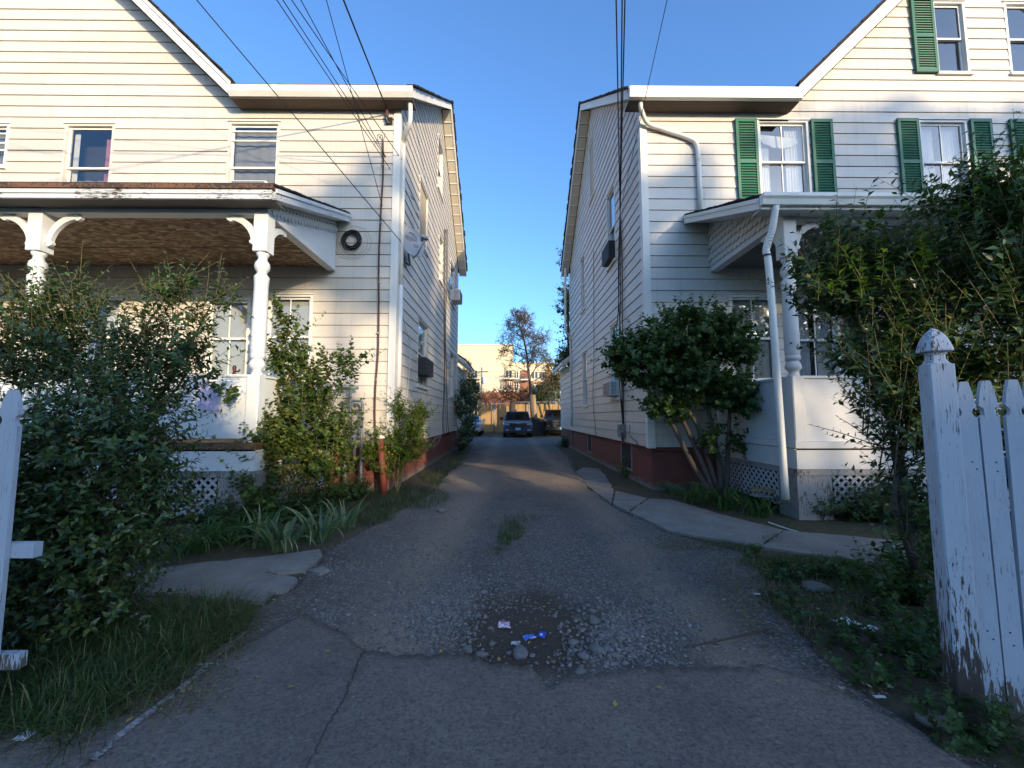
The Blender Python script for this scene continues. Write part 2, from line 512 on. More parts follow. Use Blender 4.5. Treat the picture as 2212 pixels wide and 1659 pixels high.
def window(H, P, u0, u1, z0, z1, inside='dark', split=0.5, casing='frames', muntin=True, sill=True, head=True, reveal=0.0, wood=0.0):
    """double-hung window. frame (part) > sash, pane, muntin, curtain (sub-parts)"""
    lo, hi = min(u0,u1), max(u0,u1); fw = 0.045
    fr = MB()
    pbox(fr, P, lo-0.004, lo+fw, z0, z1, -0.10, 0.022); pbox(fr, P, hi-fw, hi+0.004, z0, z1, -0.10, 0.022)
    pbox(fr, P, lo+fw, hi-fw, z1-fw, z1, -0.10, 0.020); pbox(fr, P, lo+fw, hi-fw, z0, z0+fw, -0.10, 0.020)
    w = fr.build('window', M[casing], H)
    if head:
        pbox(MB(), P, lo-0.02, hi+0.02, z1, z1+0.025, -0.03, 0.045).build('head_casing', M['trim'], w)
    if sill:
        pbox(MB(), P, lo-0.03, hi+0.03, z0-0.055, z0-0.002, -0.05, 0.065).build('sill', M['frames'], w)
    zm = z0 + (z1-z0)*split; a, b = lo+fw+0.002, hi-fw-0.002; sw = 0.042
    for (s0, s1, d) in ((zm-0.018, z1-fw-0.002, -0.028), (z0+fw+0.002, zm+0.018, -0.060)):
        sm = MB()
        pbox(sm, P, a, a+sw, s0, s1, d-0.025, d); pbox(sm, P, b-sw, b, s0, s1, d-0.025, d)
        pbox(sm, P, a+sw, b-sw, s1-sw, s1, d-0.025, d-0.001); pbox(sm, P, a+sw, b-sw, s0, s0+sw, d-0.025, d-0.001)
        sm.build('sash', M['frames'], w)
        MB().add([P(a+sw-0.003, s0+sw-0.003, d-0.014), P(b-sw+0.003, s0+sw-0.003, d-0.014), P(b-sw+0.003, s1-sw+0.003, d-0.014), P(a+sw-0.003, s1-sw+0.003, d-0.014)], [PFACE(P)]).build('pane', M['glass'], w)
        if muntin:
            c = (a+b)/2
            pbox(MB(), P, c-0.012, c+0.012, s0+sw, s1-sw, d-0.011, d-0.003).build('muntin', M['frames'], w)
    # the room behind
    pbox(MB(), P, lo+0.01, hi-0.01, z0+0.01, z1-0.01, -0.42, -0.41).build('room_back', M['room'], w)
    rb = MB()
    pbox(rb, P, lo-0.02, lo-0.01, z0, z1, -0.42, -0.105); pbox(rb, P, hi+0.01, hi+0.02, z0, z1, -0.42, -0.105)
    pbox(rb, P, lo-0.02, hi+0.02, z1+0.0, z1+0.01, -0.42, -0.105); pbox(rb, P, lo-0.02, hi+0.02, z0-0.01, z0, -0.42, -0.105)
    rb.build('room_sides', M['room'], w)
    def folds(ua, ub, za, zb, mat, d=-0.14, amp=0.018, nf=9, name='curtain'):
        n = nf*4; V = []; Fc = []
        for i in range(n+1):
            t = i/n; u = ua+(ub-ua)*t; dd = d + amp*math.sin(t*nf*2*math.pi + 0.7*math.sin(t*9))
            V += [P(u, za, dd), P(u, zb, dd*1.0)]
        for i in range(n): Fc.append((2*i, 2*i+2, 2*i+3, 2*i+1))
        m = MB(); m.add(V, Fc); m.build(name, M[mat], w, smooth=True)
    if inside == 'curtain':
        folds(lo+0.05, lo+(hi-lo)*0.44, z0+0.02, z1-0.04, 'curtain'); folds(lo+(hi-lo)*0.60, hi-0.05, z0+0.02, z1-0.04, 'curtain')
    elif inside == 'valance':
        folds(lo+(hi-lo)*0.62, hi-0.06, z0+0.02, z1-0.04, 'curtain', nf=6)
        folds(lo+0.05, lo+(hi-lo)*0.3, z0+0.02, z1-0.5, 'curtain', nf=5)
        n = 24; V = []; Fc = []
        for i in range(n+1):
            t = i/n; u = lo+0.06+(hi-lo-0.12)*t
            sag = 0.24*math.sin(math.pi*t)**0.6
            V += [P(u, z1-0.20-0.10*t, -0.125), P(u, z1-0.24-sag-0.07*t, -0.115+0.01*math.sin(t*30))]
        for i in range(n): Fc.append((2*i, 2*i+2, 2*i+3, 2*i+1))
        MB().add(V, Fc).build('curtain', M['curtain'], w, smooth=True)
    elif inside == 'blind':
        m = MB(); zz = z0+0.05
        while zz < z1-0.06:
            p = [P(lo+0.05, zz, -0.125), P(hi-0.05, zz, -0.125), P(hi-0.05, zz+0.026, -0.108), P(lo+0.05, zz+0.026, -0.108)]
            m.add(p, [(0,1,2,3)]); zz += 0.027
        m.build('blind', M['blind'], w)
    elif inside == 'grey':
        folds(lo+0.05, hi-0.05, z0+0.02, z1-0.06, 'greycurtain', nf=4, amp=0.008)
        for q in (z1-0.20, z1-0.40):
            pbox(MB(), P, lo+fw, hi-fw, q, q+0.03, -0.026, -0.010).build('screen_bar', M['frames'], w)
    elif inside == 'pink':
        folds(lo+(hi-lo)*0.70, hi-0.05, z0+0.1, z1-0.22, 'pink', nf=4)
        folds(lo+0.05, lo+(hi-lo)*0.16, z0+0.1, z1-0.06, 'curtain', nf=3)
        folds(lo+0.05, hi-0.06, z0+0.02, z0+0.5, 'greycurtain', nf=4, d=-0.20)
    elif inside == 'board':
        pbox(MB(), P, lo+0.05, hi-0.05, z0+0.03, z1-0.03, -0.026, -0.018).build('boarding', M['board'], w)
    return w

def shutter(H, P, u0, u1, z0, z1):
    lo, hi = min(u0,u1), max(u0,u1); st = 0.055
    f = MB()
    pbox(f, P, lo, lo+st, z0, z1, 0.032, 0.072); pbox(f, P, hi-st, hi, z0, z1, 0.032, 0.072)
    zm = z0 + (z1-z0)*0.48
    for a, b in ((z0, z0+0.09), (zm-0.035, zm+0.035), (z1-0.07, z1)):
        pbox(f, P, lo+st, hi-st, a, b, 0.033, 0.071)
    sh = f.build('shutter', M['shutter'], H)
    for a, b in ((z0+0.09, zm-0.035), (zm+0.035, z1-0.07)):
        n = int((b-a)/0.052); h = (b-a)/n
        for i in range(n):
            zb = a + i*h
            m = MB()
            q = [P(lo+st, zb, 0.066), P(lo+st, zb+0.008, 0.068), P(lo+st, zb+h*0.98, 0.042), P(lo+st, zb+h*0.98-0.008, 0.038)]
            e = Vector(P(hi-st, 0, 0)) - Vector(P(lo+st, 0, 0))
            m.prism(q, e).build('louvre', M['shutter'], sh)
    return sh

def rake_shingles(H, a, b, across, n, name='shingle'):
    """thick, uneven shingle butts along a roof edge, from a (low) to b (high)"""
    a = Vector(a); b = Vector(b); d = (b-a); L = d.length; d.normalize()
    across = Vector(across).normalized(); up = across.cross(d)
    if up.z < 0: up = -up
    for i in range(n):
        t0 = i/n*L; ln = L/n*1.35
        w = 0.10 + random.uniform(-0.01, 0.015)
        lift = random.uniform(0.0, 0.007)
        p = a + d*t0 + across*random.uniform(-0.012, 0.02)
        q = [p - across*0.12 + up*lift, p + across*(w-0.05) + up*lift,
             p + across*(w-0.05) + up*(lift+0.024), p - across*0.12 + up*(lift+0.024)]
        m = MB(); e = d*ln - up*0.012
        m.prism(q, e).build(name, M['roof'], H)

def house(s, label):
    left = s < 0
    XW = XL if left else XR                   # the drive-side wall
    XO = -14.6 if left else 15.0              # far end, out of the picture
    H = thing('house', (XW, FY, 0), label, 'house', 'pair of gabled houses beside the drive')
    P = Plane('front'); Q = Plane('left' if left else 'right')
    sm = M['siding'] if left else M['siding_r']
    lo, hi = min(XW, XO), max(XW, XO)
    gf = -5.418 if left else 5.737            # foot of the front gable (soffit line)
    ga = gf + s*4.3                           # its apex
    # --- foundation
    ft = MB()
    ft.box((lo + (0.05 if not left else 0), FY+0.03, -0.3), (hi - (0.05 if left else 0), FY+0.33, SILL+0.02))
    ft.box((XW - s*(-0.05), FY+0.331, -0.3), (XW + s*0.33, YREAR, SILL+0.02))
    ft.build('foundation', M['found'], H)
    # --- openings, as (u0, u1, z0, z1)
    if left:
        fo = [(-8.92,-7.93,5.70,7.27,'pink'), (-5.65,-4.62,5.70,7.34,'grey'), (-11.0,-10.03,6.36,7.26,'grey'),
              (-4.72,-3.82,2.10,3.77,'blind'), (-5.86,-5.02,2.10,3.70,'blind'), (-8.6,-7.5,2.10,3.75,'curtain')]
        so = [(9.50,10.50,5.75,7.35,'board'), (11.85,12.75,8.55,10.2,'dark'), (9.60,10.72,2.15,3.80,'curtain'),
              (14.75,15.9,5.75,7.35,'dark'), (14.85,15.95,2.15,3.85,'curtain'), (12.3,13.0,5.75,7.2,'dark')]
    else:
        fo = [(5.09,6.14,5.70,7.45,'valance'), (8.42,9.43,5.70,7.48,'curtain'), (10.75,11.7,5.70,7.48,'curtain'),
              (8.93,9.62,8.52,10.14,'dark'), (10.47,11.16,8.52,10.14,'dark'),
              (4.36,5.28,2.06,3.79,'blind'), (5.62,6.50,2.06,3.73,'curtain')]
        so = [(11.9,12.65,8.4,10.3,'board'), (9.66,10.47,5.35,7.35,'dark'), (13.7,14.45,5.2,7.2,'dark'),
              (13.55,14.33,1.75,3.65,'curtain'), (9.57,10.37,1.85,3.75,'dark')]
    # --- sheathing behind the siding, with the openings left out of the front only by depth
    def sheath(Pl, u0, u1, z0, z1, ops):
        mb = MB()
        us = sorted(set([u0, u1] + [o[0] for o in ops] + [o[1] for o in ops]))
        us = [u for u in us if u0 <= u <= u1]
        for a, b in zip(us[:-1], us[1:]):
            mid = (a+b)/2; cur = z0
            for o in sorted([o for o in ops if o[0] < mid < o[1]], key=lambda o: o[2]):
                if o[2] > cur: pbox(mb, Pl, a, b, cur, min(o[2], z1), -0.14, -0.05)
                cur = o[3]
            if cur < z1: pbox(mb, Pl, a, b, cur, z1, -0.14, -0.05)
        return mb
    flo = [o for o in fo if o[3] <= ZE]
    mb = sheath(P, lo + (0.0 if left else 0.05), hi - (0.05 if left else 0.0), SILL, ZE+0.1, flo)
    mb.build('wall_sheathing', M['sheath'], H)
    slo = [o for o in so if o[3] <= ZE]
    sheath(Q, FY+0.16, YREAR, SILL, ZE+0.1, slo).build('wall_sheathing', M['sheath'], H)
    # gable ends (triangles), sheathing
    zt = ZE + 4.3*GS
    go = [o for o in fo if o[3] > ZE]
    ap = abs(ga-gf)
    tri = MB(); n = 60
    for i in range(n):
        a = gf + s*i*2*ap/n; b = gf + s*(i+1)*2*ap/n; mid = (a+b)/2
        top = ZE + GS*(ap - abs(mid-ga))
        cur = ZE+0.101
        for o in go:
            if o[0] < mid < o[1]:
                pbox(tri, P, a, b, cur, o[2], -0.14, -0.05); cur = o[3]
        if top > cur: pbox(tri, P, a, b, cur, top, -0.14, -0.05)
    tri.build('gable_sheathing', M['sheath'], H)
    tri = MB()
    zr = ZE + 0.14 + SL*(YRIDGE-FY+OVH) - 0.122
    sgo = [o for o in so if o[3] > ZE]
    n = 60
    for i in range(n):
        a = FY + 0.16 + (YREAR-FY-0.16)*i/n; b = FY + 0.16 + (YREAR-FY-0.16)*(i+1)/n; mid = (a+b)/2
        top = zr - SL*abs(mid-YRIDGE); cur = ZE+0.101
        for o in sgo:
            if o[0] < mid < o[1]:
                pbox(tri, Q, a, b, cur, o[2], -0.14, -0.05); cur = o[3]
        if top > cur: pbox(tri, Q, a, b, cur, top, -0.14, -0.05)
    tri.build('gable_sheathing', M['sheath'], H)
    # --- siding
    cb = 0.10
    opf = [(o[0]-0.004, o[1]+0.004, o[2]-0.055, o[3]+0.02) for o in fo]
    ops = [(o[0]-0.004, o[1]+0.004, o[2]-0.055, o[3]+0.02) for o in so]
    nz = int((ZE - SILL)/EXP)
    zsplit = SILL + nz*EXP
    siding(H, P, lo + (0 if left else cb), hi - (cb if left else 0), SILL, zsplit, opf, sm)
    # above the eave: only the gable
    gpl = [(GS, 1, GS*(ga) + ZE + GS*ap), (-GS, 1, -GS*ga + ZE + GS*ap)]
    g0, g1 = sorted((gf, gf + s*2*ap))
    siding(H, P, g0, g1, zsplit, zt, opf, sm, planes=gpl)
    # frieze strip over the last full course beside the gable
    pbox(MB(), P, min(gf, XW)+ (cb if not left else 0), max(gf, XW) - (cb if left else 0), zsplit+0.013, ZE, -0.015, 0.02).build('frieze_board', sm, H)
    siding(H, Q, FY+cb, YREAR-cb, SILL, zsplit, ops, sm)
    spl = [(SL, 1, SL*YRIDGE + zr), (-SL, 1, -SL*YRIDGE + zr)]
    siding(H, Q, FY+cb, YREAR-cb, zsplit, zr, ops, sm, planes=spl)
    # --- corner boards
    c = MB()
    pbox(c, P, XW + (0.0 if not left else -cb), XW + (cb if not left else 0.0), SILL-0.01, ZE, -0.02, 0.042)
    c.build('corner_board', M['trim'], H)
    c = MB(); pbox(c, Q, FY-0.041, FY+cb, SILL-0.01, ZE, 0.001, 0.040); c.build('corner_board', M['trim'], H)
    c = MB(); pbox(c, Q, YREAR-cb, YREAR, SILL-0.01, ZE, -0.02, 0.040); c.build('corner_board', M['trim'], H)
    # --- windows
    for i, o in enumerate(fo):
        cas = 'casing' if left and i in (0, 1) else 'frames'
        w = window(H, P, o[0], o[1], o[2], o[3], o[4], casing=cas, muntin=(o[4] in ('blind','curtain','valance')),
                   split=0.42 if o[4] in ('pink','grey') else 0.5, sill=not (left and i < 2))
        if not left:
            wd = 0.44
            if i in (0, 1, 2): shutter(H, P, o[0]-0.03-wd, o[0]-0.03, o[2]-0.02, o[3]+0.0); shutter(H, P, o[1]+0.03, o[1]+0.03+wd, o[2]-0.02, o[3]+0.0)
            if i == 3: shutter(H, P, o[0]-0.02-0.47, o[0]-0.02, o[2]-0.02, o[3]+0.05)
            if i == 6: shutter(H, P, o[1]+0.10, o[1]+0.56, o[2], o[3]+0.02)
    for o in so:
        window(H, Q, o[0], o[1], o[2], o[3], o[4], muntin=False, casing='casing' if left else 'frames')
    # --- rear wing, one storey, same wall plane
    wz = 3.65
    wb = MB()
    wb.box((XW + s*0.02, YREAR+0.02, 0.0), (XW + s*5, 20.5, SILL)); wb.build('rear_wing_foundation', M['found'], H)
    siding(H, Q, YREAR+0.02, 20.5, SILL, wz, [], sm, joints=False)
    wb = MB(); wb.box((XW + s*0.05, YREAR+0.05, SILL), (XW + s*5, 20.45, wz)); wb.build('rear_wing_wall', M['sheath'], H)
    wb = MB()
    e0 = (XW - s*0.42, wz-0.06); e1 = (XW + s*2.4, wz+2.0)
    wb.prism([(e0[0], YREAR+0.06, e0[1]), (e1[0], YREAR+0.06, e1[1]), (e1[0], YREAR+0.06, e1[1]+0.16), (e0[0], YREAR+0.06, e0[1]+0.16)], (0, 3.8, 0))
    wb.build('rear_wing_roof', M['trim'], H)
    wb = MB()
    wb.prism([(e0[0]-s*0.03, YREAR+0.05, e0[1]+0.165), (e1[0], YREAR+0.05, e1[1]+0.165), (e1[0], YREAR+0.05, e1[1]+0.21), (e0[0]-s*0.03, YREAR+0.05, e0[1]+0.21)], (0, 3.84, 0))
    wb.build('rear_wing_shingles', M['roof'], H)
    # --- main roof: two slopes
    xr = XW - s*OVH                                # rake line over the drive
    yf = FY - OVH; yb = YREAR + OVH
    zf = ZE + 0.14                                  # underside of decking at eave line
    zrt = zf + SL*(YRIDGE-yf)
    XB = -13.0 if left else 9.5          # the rear block is narrower than the front
    for (ya, yb2, xa, xb) in ((yf, YRIDGE, xr + s*0.02, gf + s*0.05), (FY+0.2, YRIDGE, gf + s*0.05, XB), (yb, YRIDGE, xr + s*0.02, XB)):
        za = zrt - SL*abs(YRIDGE-ya); zb2 = zrt
        poly = [(xa, ya, za+0.06), (xa, yb2, zb2+0.06), (xa, yb2, zb2+0.11), (xa, ya, za+0.11)]
        MB().prism(poly, (xb-xa, 0, 0)).build('roof', M['roof'], H)
    # drip edge wood strip at the front eave
    MB().box((min(xr, gf), yf-0.03, zf+0.045), (max(xr, gf), yf+0.10, zf+0.085)).build('drip_edge', M['dripwood'] if left else M['gutter'], H)
    # front fascia / gutter
    g = MB()
    x0, x1 = (gf - 0.02, xr) if left else (xr, gf + 0.02)
    if left:
        g.prism([(x0, yf, zf-0.15), (x0, yf-0.055, zf-0.07), (x0, yf-0.06, zf+0.043), (x0, yf+0.03, zf+0.043), (x0, yf+0.03, zf-0.15)], (x1-x0, 0, 0))
    else:
        g.prism([(x0, yf+0.01, zf-0.16), (x0, yf-0.07, zf-0.16), (x0, yf-0.085, zf-0.06), (x0, yf-0.10, zf-0.01), (x0, yf-0.10, zf+0.044), (x0, yf+0.03, zf+0.044), (x0, yf+0.03, zf-0.16)], (x1-x0, 0, 0))
    g.build('gutter', M['gutter'], H)
    # front soffit
    MB().box((min(x0,x1)+0.01, yf+0.031, ZE-0.03), (max(x0,x1)-0.01, FY-0.035, ZE+0.0)).build('soffit', M['eavesoffit'], H)
    # rakes of the drive-side gable: fascia board, sloped soffit panels, shingles
    for sg, ye in ((1, yf), (-1, yb)):
        for nm, zo0, zo1, xa, xb, mt in (('rake_board', -0.15, 0.055, xr, xr + s*0.035, 'trim'),):
            q = [(xa, ye, zf+zo0), (xa, YRIDGE, zrt+zo0), (xa, YRIDGE, zrt+zo1), (xa, ye, zf+zo1)]
            MB().prism(q, (xb-xa, 0, 0)).build(nm, M[mt], H)
        npan = 16
        for i in range(npan):
            t0, t1 = i/npan, (i+1)/npan - 0.006
            y0 = ye + (YRIDGE-ye)*t0; y1 = ye + (YRIDGE-ye)*t1
            z0 = zf + (zrt-zf)*t0 - 0.13; z1 = zf + (zrt-zf)*t1 - 0.13
            q = [(xr + s*0.036, y0, z0), (xr + s*0.036, y1, z1), (xr + s*0.036, y1, z1+0.015), (xr + s*0.036, y0, z0+0.015)]
            MB().prism(q, (s*(OVH-0.07), 0, 0)).build('soffit_panel', M['soffit'], H)
            # joint batten, stepping down
            q = [(xr + s*0.037, y0, z0-0.012), (xr + s*0.037, y0+(y1-y0)*0.10, z0-0.012+(z1-z0)*0.10), (xr + s*0.037, y0+(y1-y0)*0.10, z0+(z1-z0)*0.10-0.001), (xr + s*0.037, y0, z0-0.001)]
            MB().prism(q, (s*(OVH-0.075), 0, 0)).build('soffit_batten', M['trim'], H)
        rake_shingles(H, (xr, ye, zf+0.085), (xr, YRIDGE, zrt+0.085), (-s, 0, 0), 34)
    # --- front gable: rake boards, soffit, roof planes, shingles
    for sg in (1, -1):
        fx = ga - s*sg*ap; zb = ZE
        def pt(x, dz, y): return (x, y, zb + GS*(ap - abs(x-ga)) + dz)
        q = [pt(fx, 0.0, yf), pt(ga, 0.0, yf), pt(ga, 0.26, yf), pt(fx, 0.26, yf)]
        MB().prism(q, (0, 0.04, 0)).build('rake_board', M['trim'], H)
        q = [pt(fx, 0.20, yf-0.022), pt(ga, 0.20, yf-0.022), pt(ga, 0.285, yf-0.022), pt(fx, 0.285, yf-0.022)]
        MB().prism(q, (0, 0.021, 0)).build('rake_moulding', M['gutter'], H)
        q = [pt(fx, 0.02, yf+0.041), pt(ga, 0.02, yf+0.041), pt(ga, 0.035, yf+0.041), pt(fx, 0.035, yf+0.041)]
        MB().prism(q, (0, OVH-0.075, 0)).build('soffit', M['soffit'], H)
        q = [pt(fx + s*sg*0.0, 0.29, yf-0.03), pt(ga, 0.29, yf-0.03), pt(ga, 0.34, yf-0.03), pt(fx, 0.34, yf-0.03)]
        MB().prism(q, (0, 5.0, 0)).build('roof', M['roof'], H)
        rake_shingles(H, pt(fx, 0.335, yf), pt(ga, 0.335, yf), (0, -1, 0), 26)
    return H, P, Q

HL, PF, QL = house(-1, 'cream clapboard house with rusty porch roof and satellite dish, no shutters')
HR, _, QR = house(1, 'pale clapboard house with green shutters and scalloped shingles on its porch')

# ------------------------------------------------------------------ downspouts
def pipe(H, pts, r, mat, name, n=10, sx=1.0):
    return MB().tube(pts, r, n).build(name, mat, H, smooth=True)
def curve(pts, n=8):
    """Catmull-Rom through pts"""
    P_ = [Vector(p) for p in pts]; out = []
    Q_ = [P_[0]*2-P_[1]] + P_ + [P_[-1]*2-P_[-2]]
    for i in range(1, len(Q_)-2):
        for k in range(n):
            t = k/n; a, b, c, d = Q_[i-1:i+3]
            out.append(0.5*((2*b) + (c-a)*t + (2*a-5*b+4*c-d)*t*t + (3*b-a-3*c+d)*t**3))
    out.append(P_[-1]); return out
gx = XL + 0.055
ds = pipe(HL, curve([(XL+0.26, FY-0.22, ZE+0.05), (XL+0.27, FY-0.20, ZE-0.20), (XL+0.25, FY-0.16, ZE-0.40), (XL+0.14, FY-0.02, ZE-0.52), (gx, FY+0.15, ZE-0.62), (gx, FY+0.16, ZE-0.9)]), 0.045, M['gutter'], 'downspout')
for i in range(9):
    t = i/9; p = Vector((XL+0.25, FY-0.16, ZE-0.40)).lerp(Vector((XL+0.14, FY-0.02, ZE-0.52)), t)
pipe(HL, [(gx, FY+0.16, ZE-0.88), (gx, FY+0.16, 4.0)], 0.046, M['gutter'], 'downspout', 8)
pipe(HL, [(gx+0.004, FY+0.16, 4.02), (gx+0.004, FY+0.16, 0.9)], 0.051, M['trim'], 'downspout', 8)
dz = FY - 0.075
a = at(1372, 222, FY-0.28); 
pipe(HR, curve([(2.62, FY-0.28, ZE+0.04), (2.63, FY-0.26, ZE-0.14), (2.80, FY-0.12, ZE-0.33), (3.1, dz, ZE-0.42), (3.62, dz, ZE-0.60), (3.80, dz, ZE-0.75), (3.83, dz, ZE-1.1)]), 0.045, M['gutter'], 'downspout')
pipe(HR, [(3.83, dz, ZE-1.06), (3.83, dz, 5.42)], 0.046, M['gutter'], 'downspout', 8)
pipe(HR, curve([(XR-0.30, YREAR-0.6, ZE+0.0), (XR-0.30, YREAR-0.5, 6.2), (XR-0.27, YREAR-0.4, 5.0), (XR-0.06, YREAR-0.2, 4.5), (XR-0.06, YREAR-0.2, 1.0)]), 0.045, M['gutter'], 'downspout')

# ================================================================== porches
def bracket(parent, c, dirv, r, th, mat, w=0.07):
    """curved, scalloped bracket springing from a post: c = corner under the beam"""
    c = Vector(c); d = Vector(dirv).normalized(); n = 14
    side = d.cross(Vector((0,0,1)))
    out = []; inn = []
    for i in range(n+1):
        a = math.pi/2*i/n
        # arc centred at (r, -r): from foot on the post up to the beam
        out.append(c + d*(r - r*math.cos(a)*1.0) + Vector((0,0,-r + r*math.sin(a))))
        rr = r - w*(1.0 + 0.25*math.sin(a*2))
        inn.append(c + d*(r - rr*math.cos(a)) + Vector((0,0,-r + rr*math.sin(a))))
    poly = out + inn[::-1]
    MB().prism([p - side*th/2 for p in poly], side*th).build('bracket', mat, parent)
    # scalloped foot and tip
    for base, ax in ((c + d*(w*0.65) + Vector((0,0,-r-0.02)), 0), (c + d*(r+0.02) + Vector((0,0,-w*0.65)), 1)):
        pts = []
        for k in range(14):
            t = 2*math.pi*k/14; rad = w*0.62*(1 + 0.16*math.cos(3*t))
            pts.append(base + d*math.cos(t)*rad + Vector((0,0,math.sin(t)*rad)))
        MB().prism([p - side*(th*0.45) for p in pts], side*(th*0.9)).build('bracket_scallop', mat, parent)

def column(H, x, y, z0, ztop, mat, brackets, rB=0.36):
    """turned porch post: block, urn, shaft, rings, base"""
    hb = 0.085
    root = MB().cbox((x-hb, y-hb, z0), (x+hb, y+hb, z0+0.93), 0.012)
    # chamfered shoulder
    o = root.build('porch_column', mat, H)
    zb = z0 + 0.93
    prof = [(0.085, zb-0.01), (0.075, zb+0.015), (0.058, zb+0.05), (0.062, zb+0.075), (0.098, zb+0.11), (0.102, zb+0.15), (0.085, zb+0.20),
            (0.070, zb+0.215), (0.072, zb+0.225), (0.092, zb+0.235), (0.095, zb+0.29), (0.085, zb+0.30), (0.092, zb+0.31), (0.092, zb+0.34),
            (0.096, zb+0.36), (0.094, zb+0.8), (0.088, zb+1.25), (0.094, zb+1.33), (0.096, zb+1.38), (0.074, zb+1.41), (0.060, zb+1.43),
            (0.066, zb+1.45), (0.092, zb+1.49), (0.098, zb+1.53), (0.090, zb+1.58), (0.060, zb+1.62), (0.056, zb+1.66), (0.078, zb+1.69), (0.080, zb+1.72), (0.07, zb+1.735)]
    k = (ztop-0.54-zb)/1.735
    prof = [(r, zb+(z-zb)*k) for r, z in prof]
    MB().lathe(prof, (x, y, 0), 22).build('turned_shaft', mat, o, smooth=True)
    MB().cbox((x-hb-0.012, y-hb-0.012, ztop-0.545), (x+hb+0.012, y+hb+0.012, ztop), 0.01).build('capital_block', mat, o)
    for d in brackets:
        bracket(o, (x + d[0]*(hb+0.012), y + d[1]*(hb+0.012), ztop), d, rB, 0.05, mat)
    return o

def lattice(H, org, ud, w, h, mat, depth_dir, pitch=0.085, wd=0.036, th=0.008):
    """crossed slats clipped to a w x h panel; each slat a part"""
    org = Vector(org); ud = Vector(ud); dd = Vector(depth_dir); zd = Vector((0,0,1))
    for layer, sg in ((0, 1), (1, -1)):
        k = -h if sg > 0 else 0.0
        end = w if sg > 0 else w + h
        while k < end:
            hw = wd*0.7071
            if sg > 0: poly = [(k-hw, 0), (k+hw, 0), (k+h+hw, h), (k+h-hw, h)]
            else:      poly = [(k-hw, 0), (k+hw, 0), (k-h+hw, h), (k-h-hw, h)]
            for pl in ((-1,0,0), (1,0,w), (0,-1,0), (0,1,h)):
                poly = clip(poly, *pl)
                if len(poly) < 3: break
            if len(poly) >= 3 and max(p[0] for p in poly)-min(p[0] for p in poly) > 0.01:
                b = [org + ud*p[0] + zd*p[1] + dd*(layer*(th+0.001)) for p in poly]
                MB().prism(b, dd*th).build('lattice_slat', mat, H)
            k += pitch*1.4142
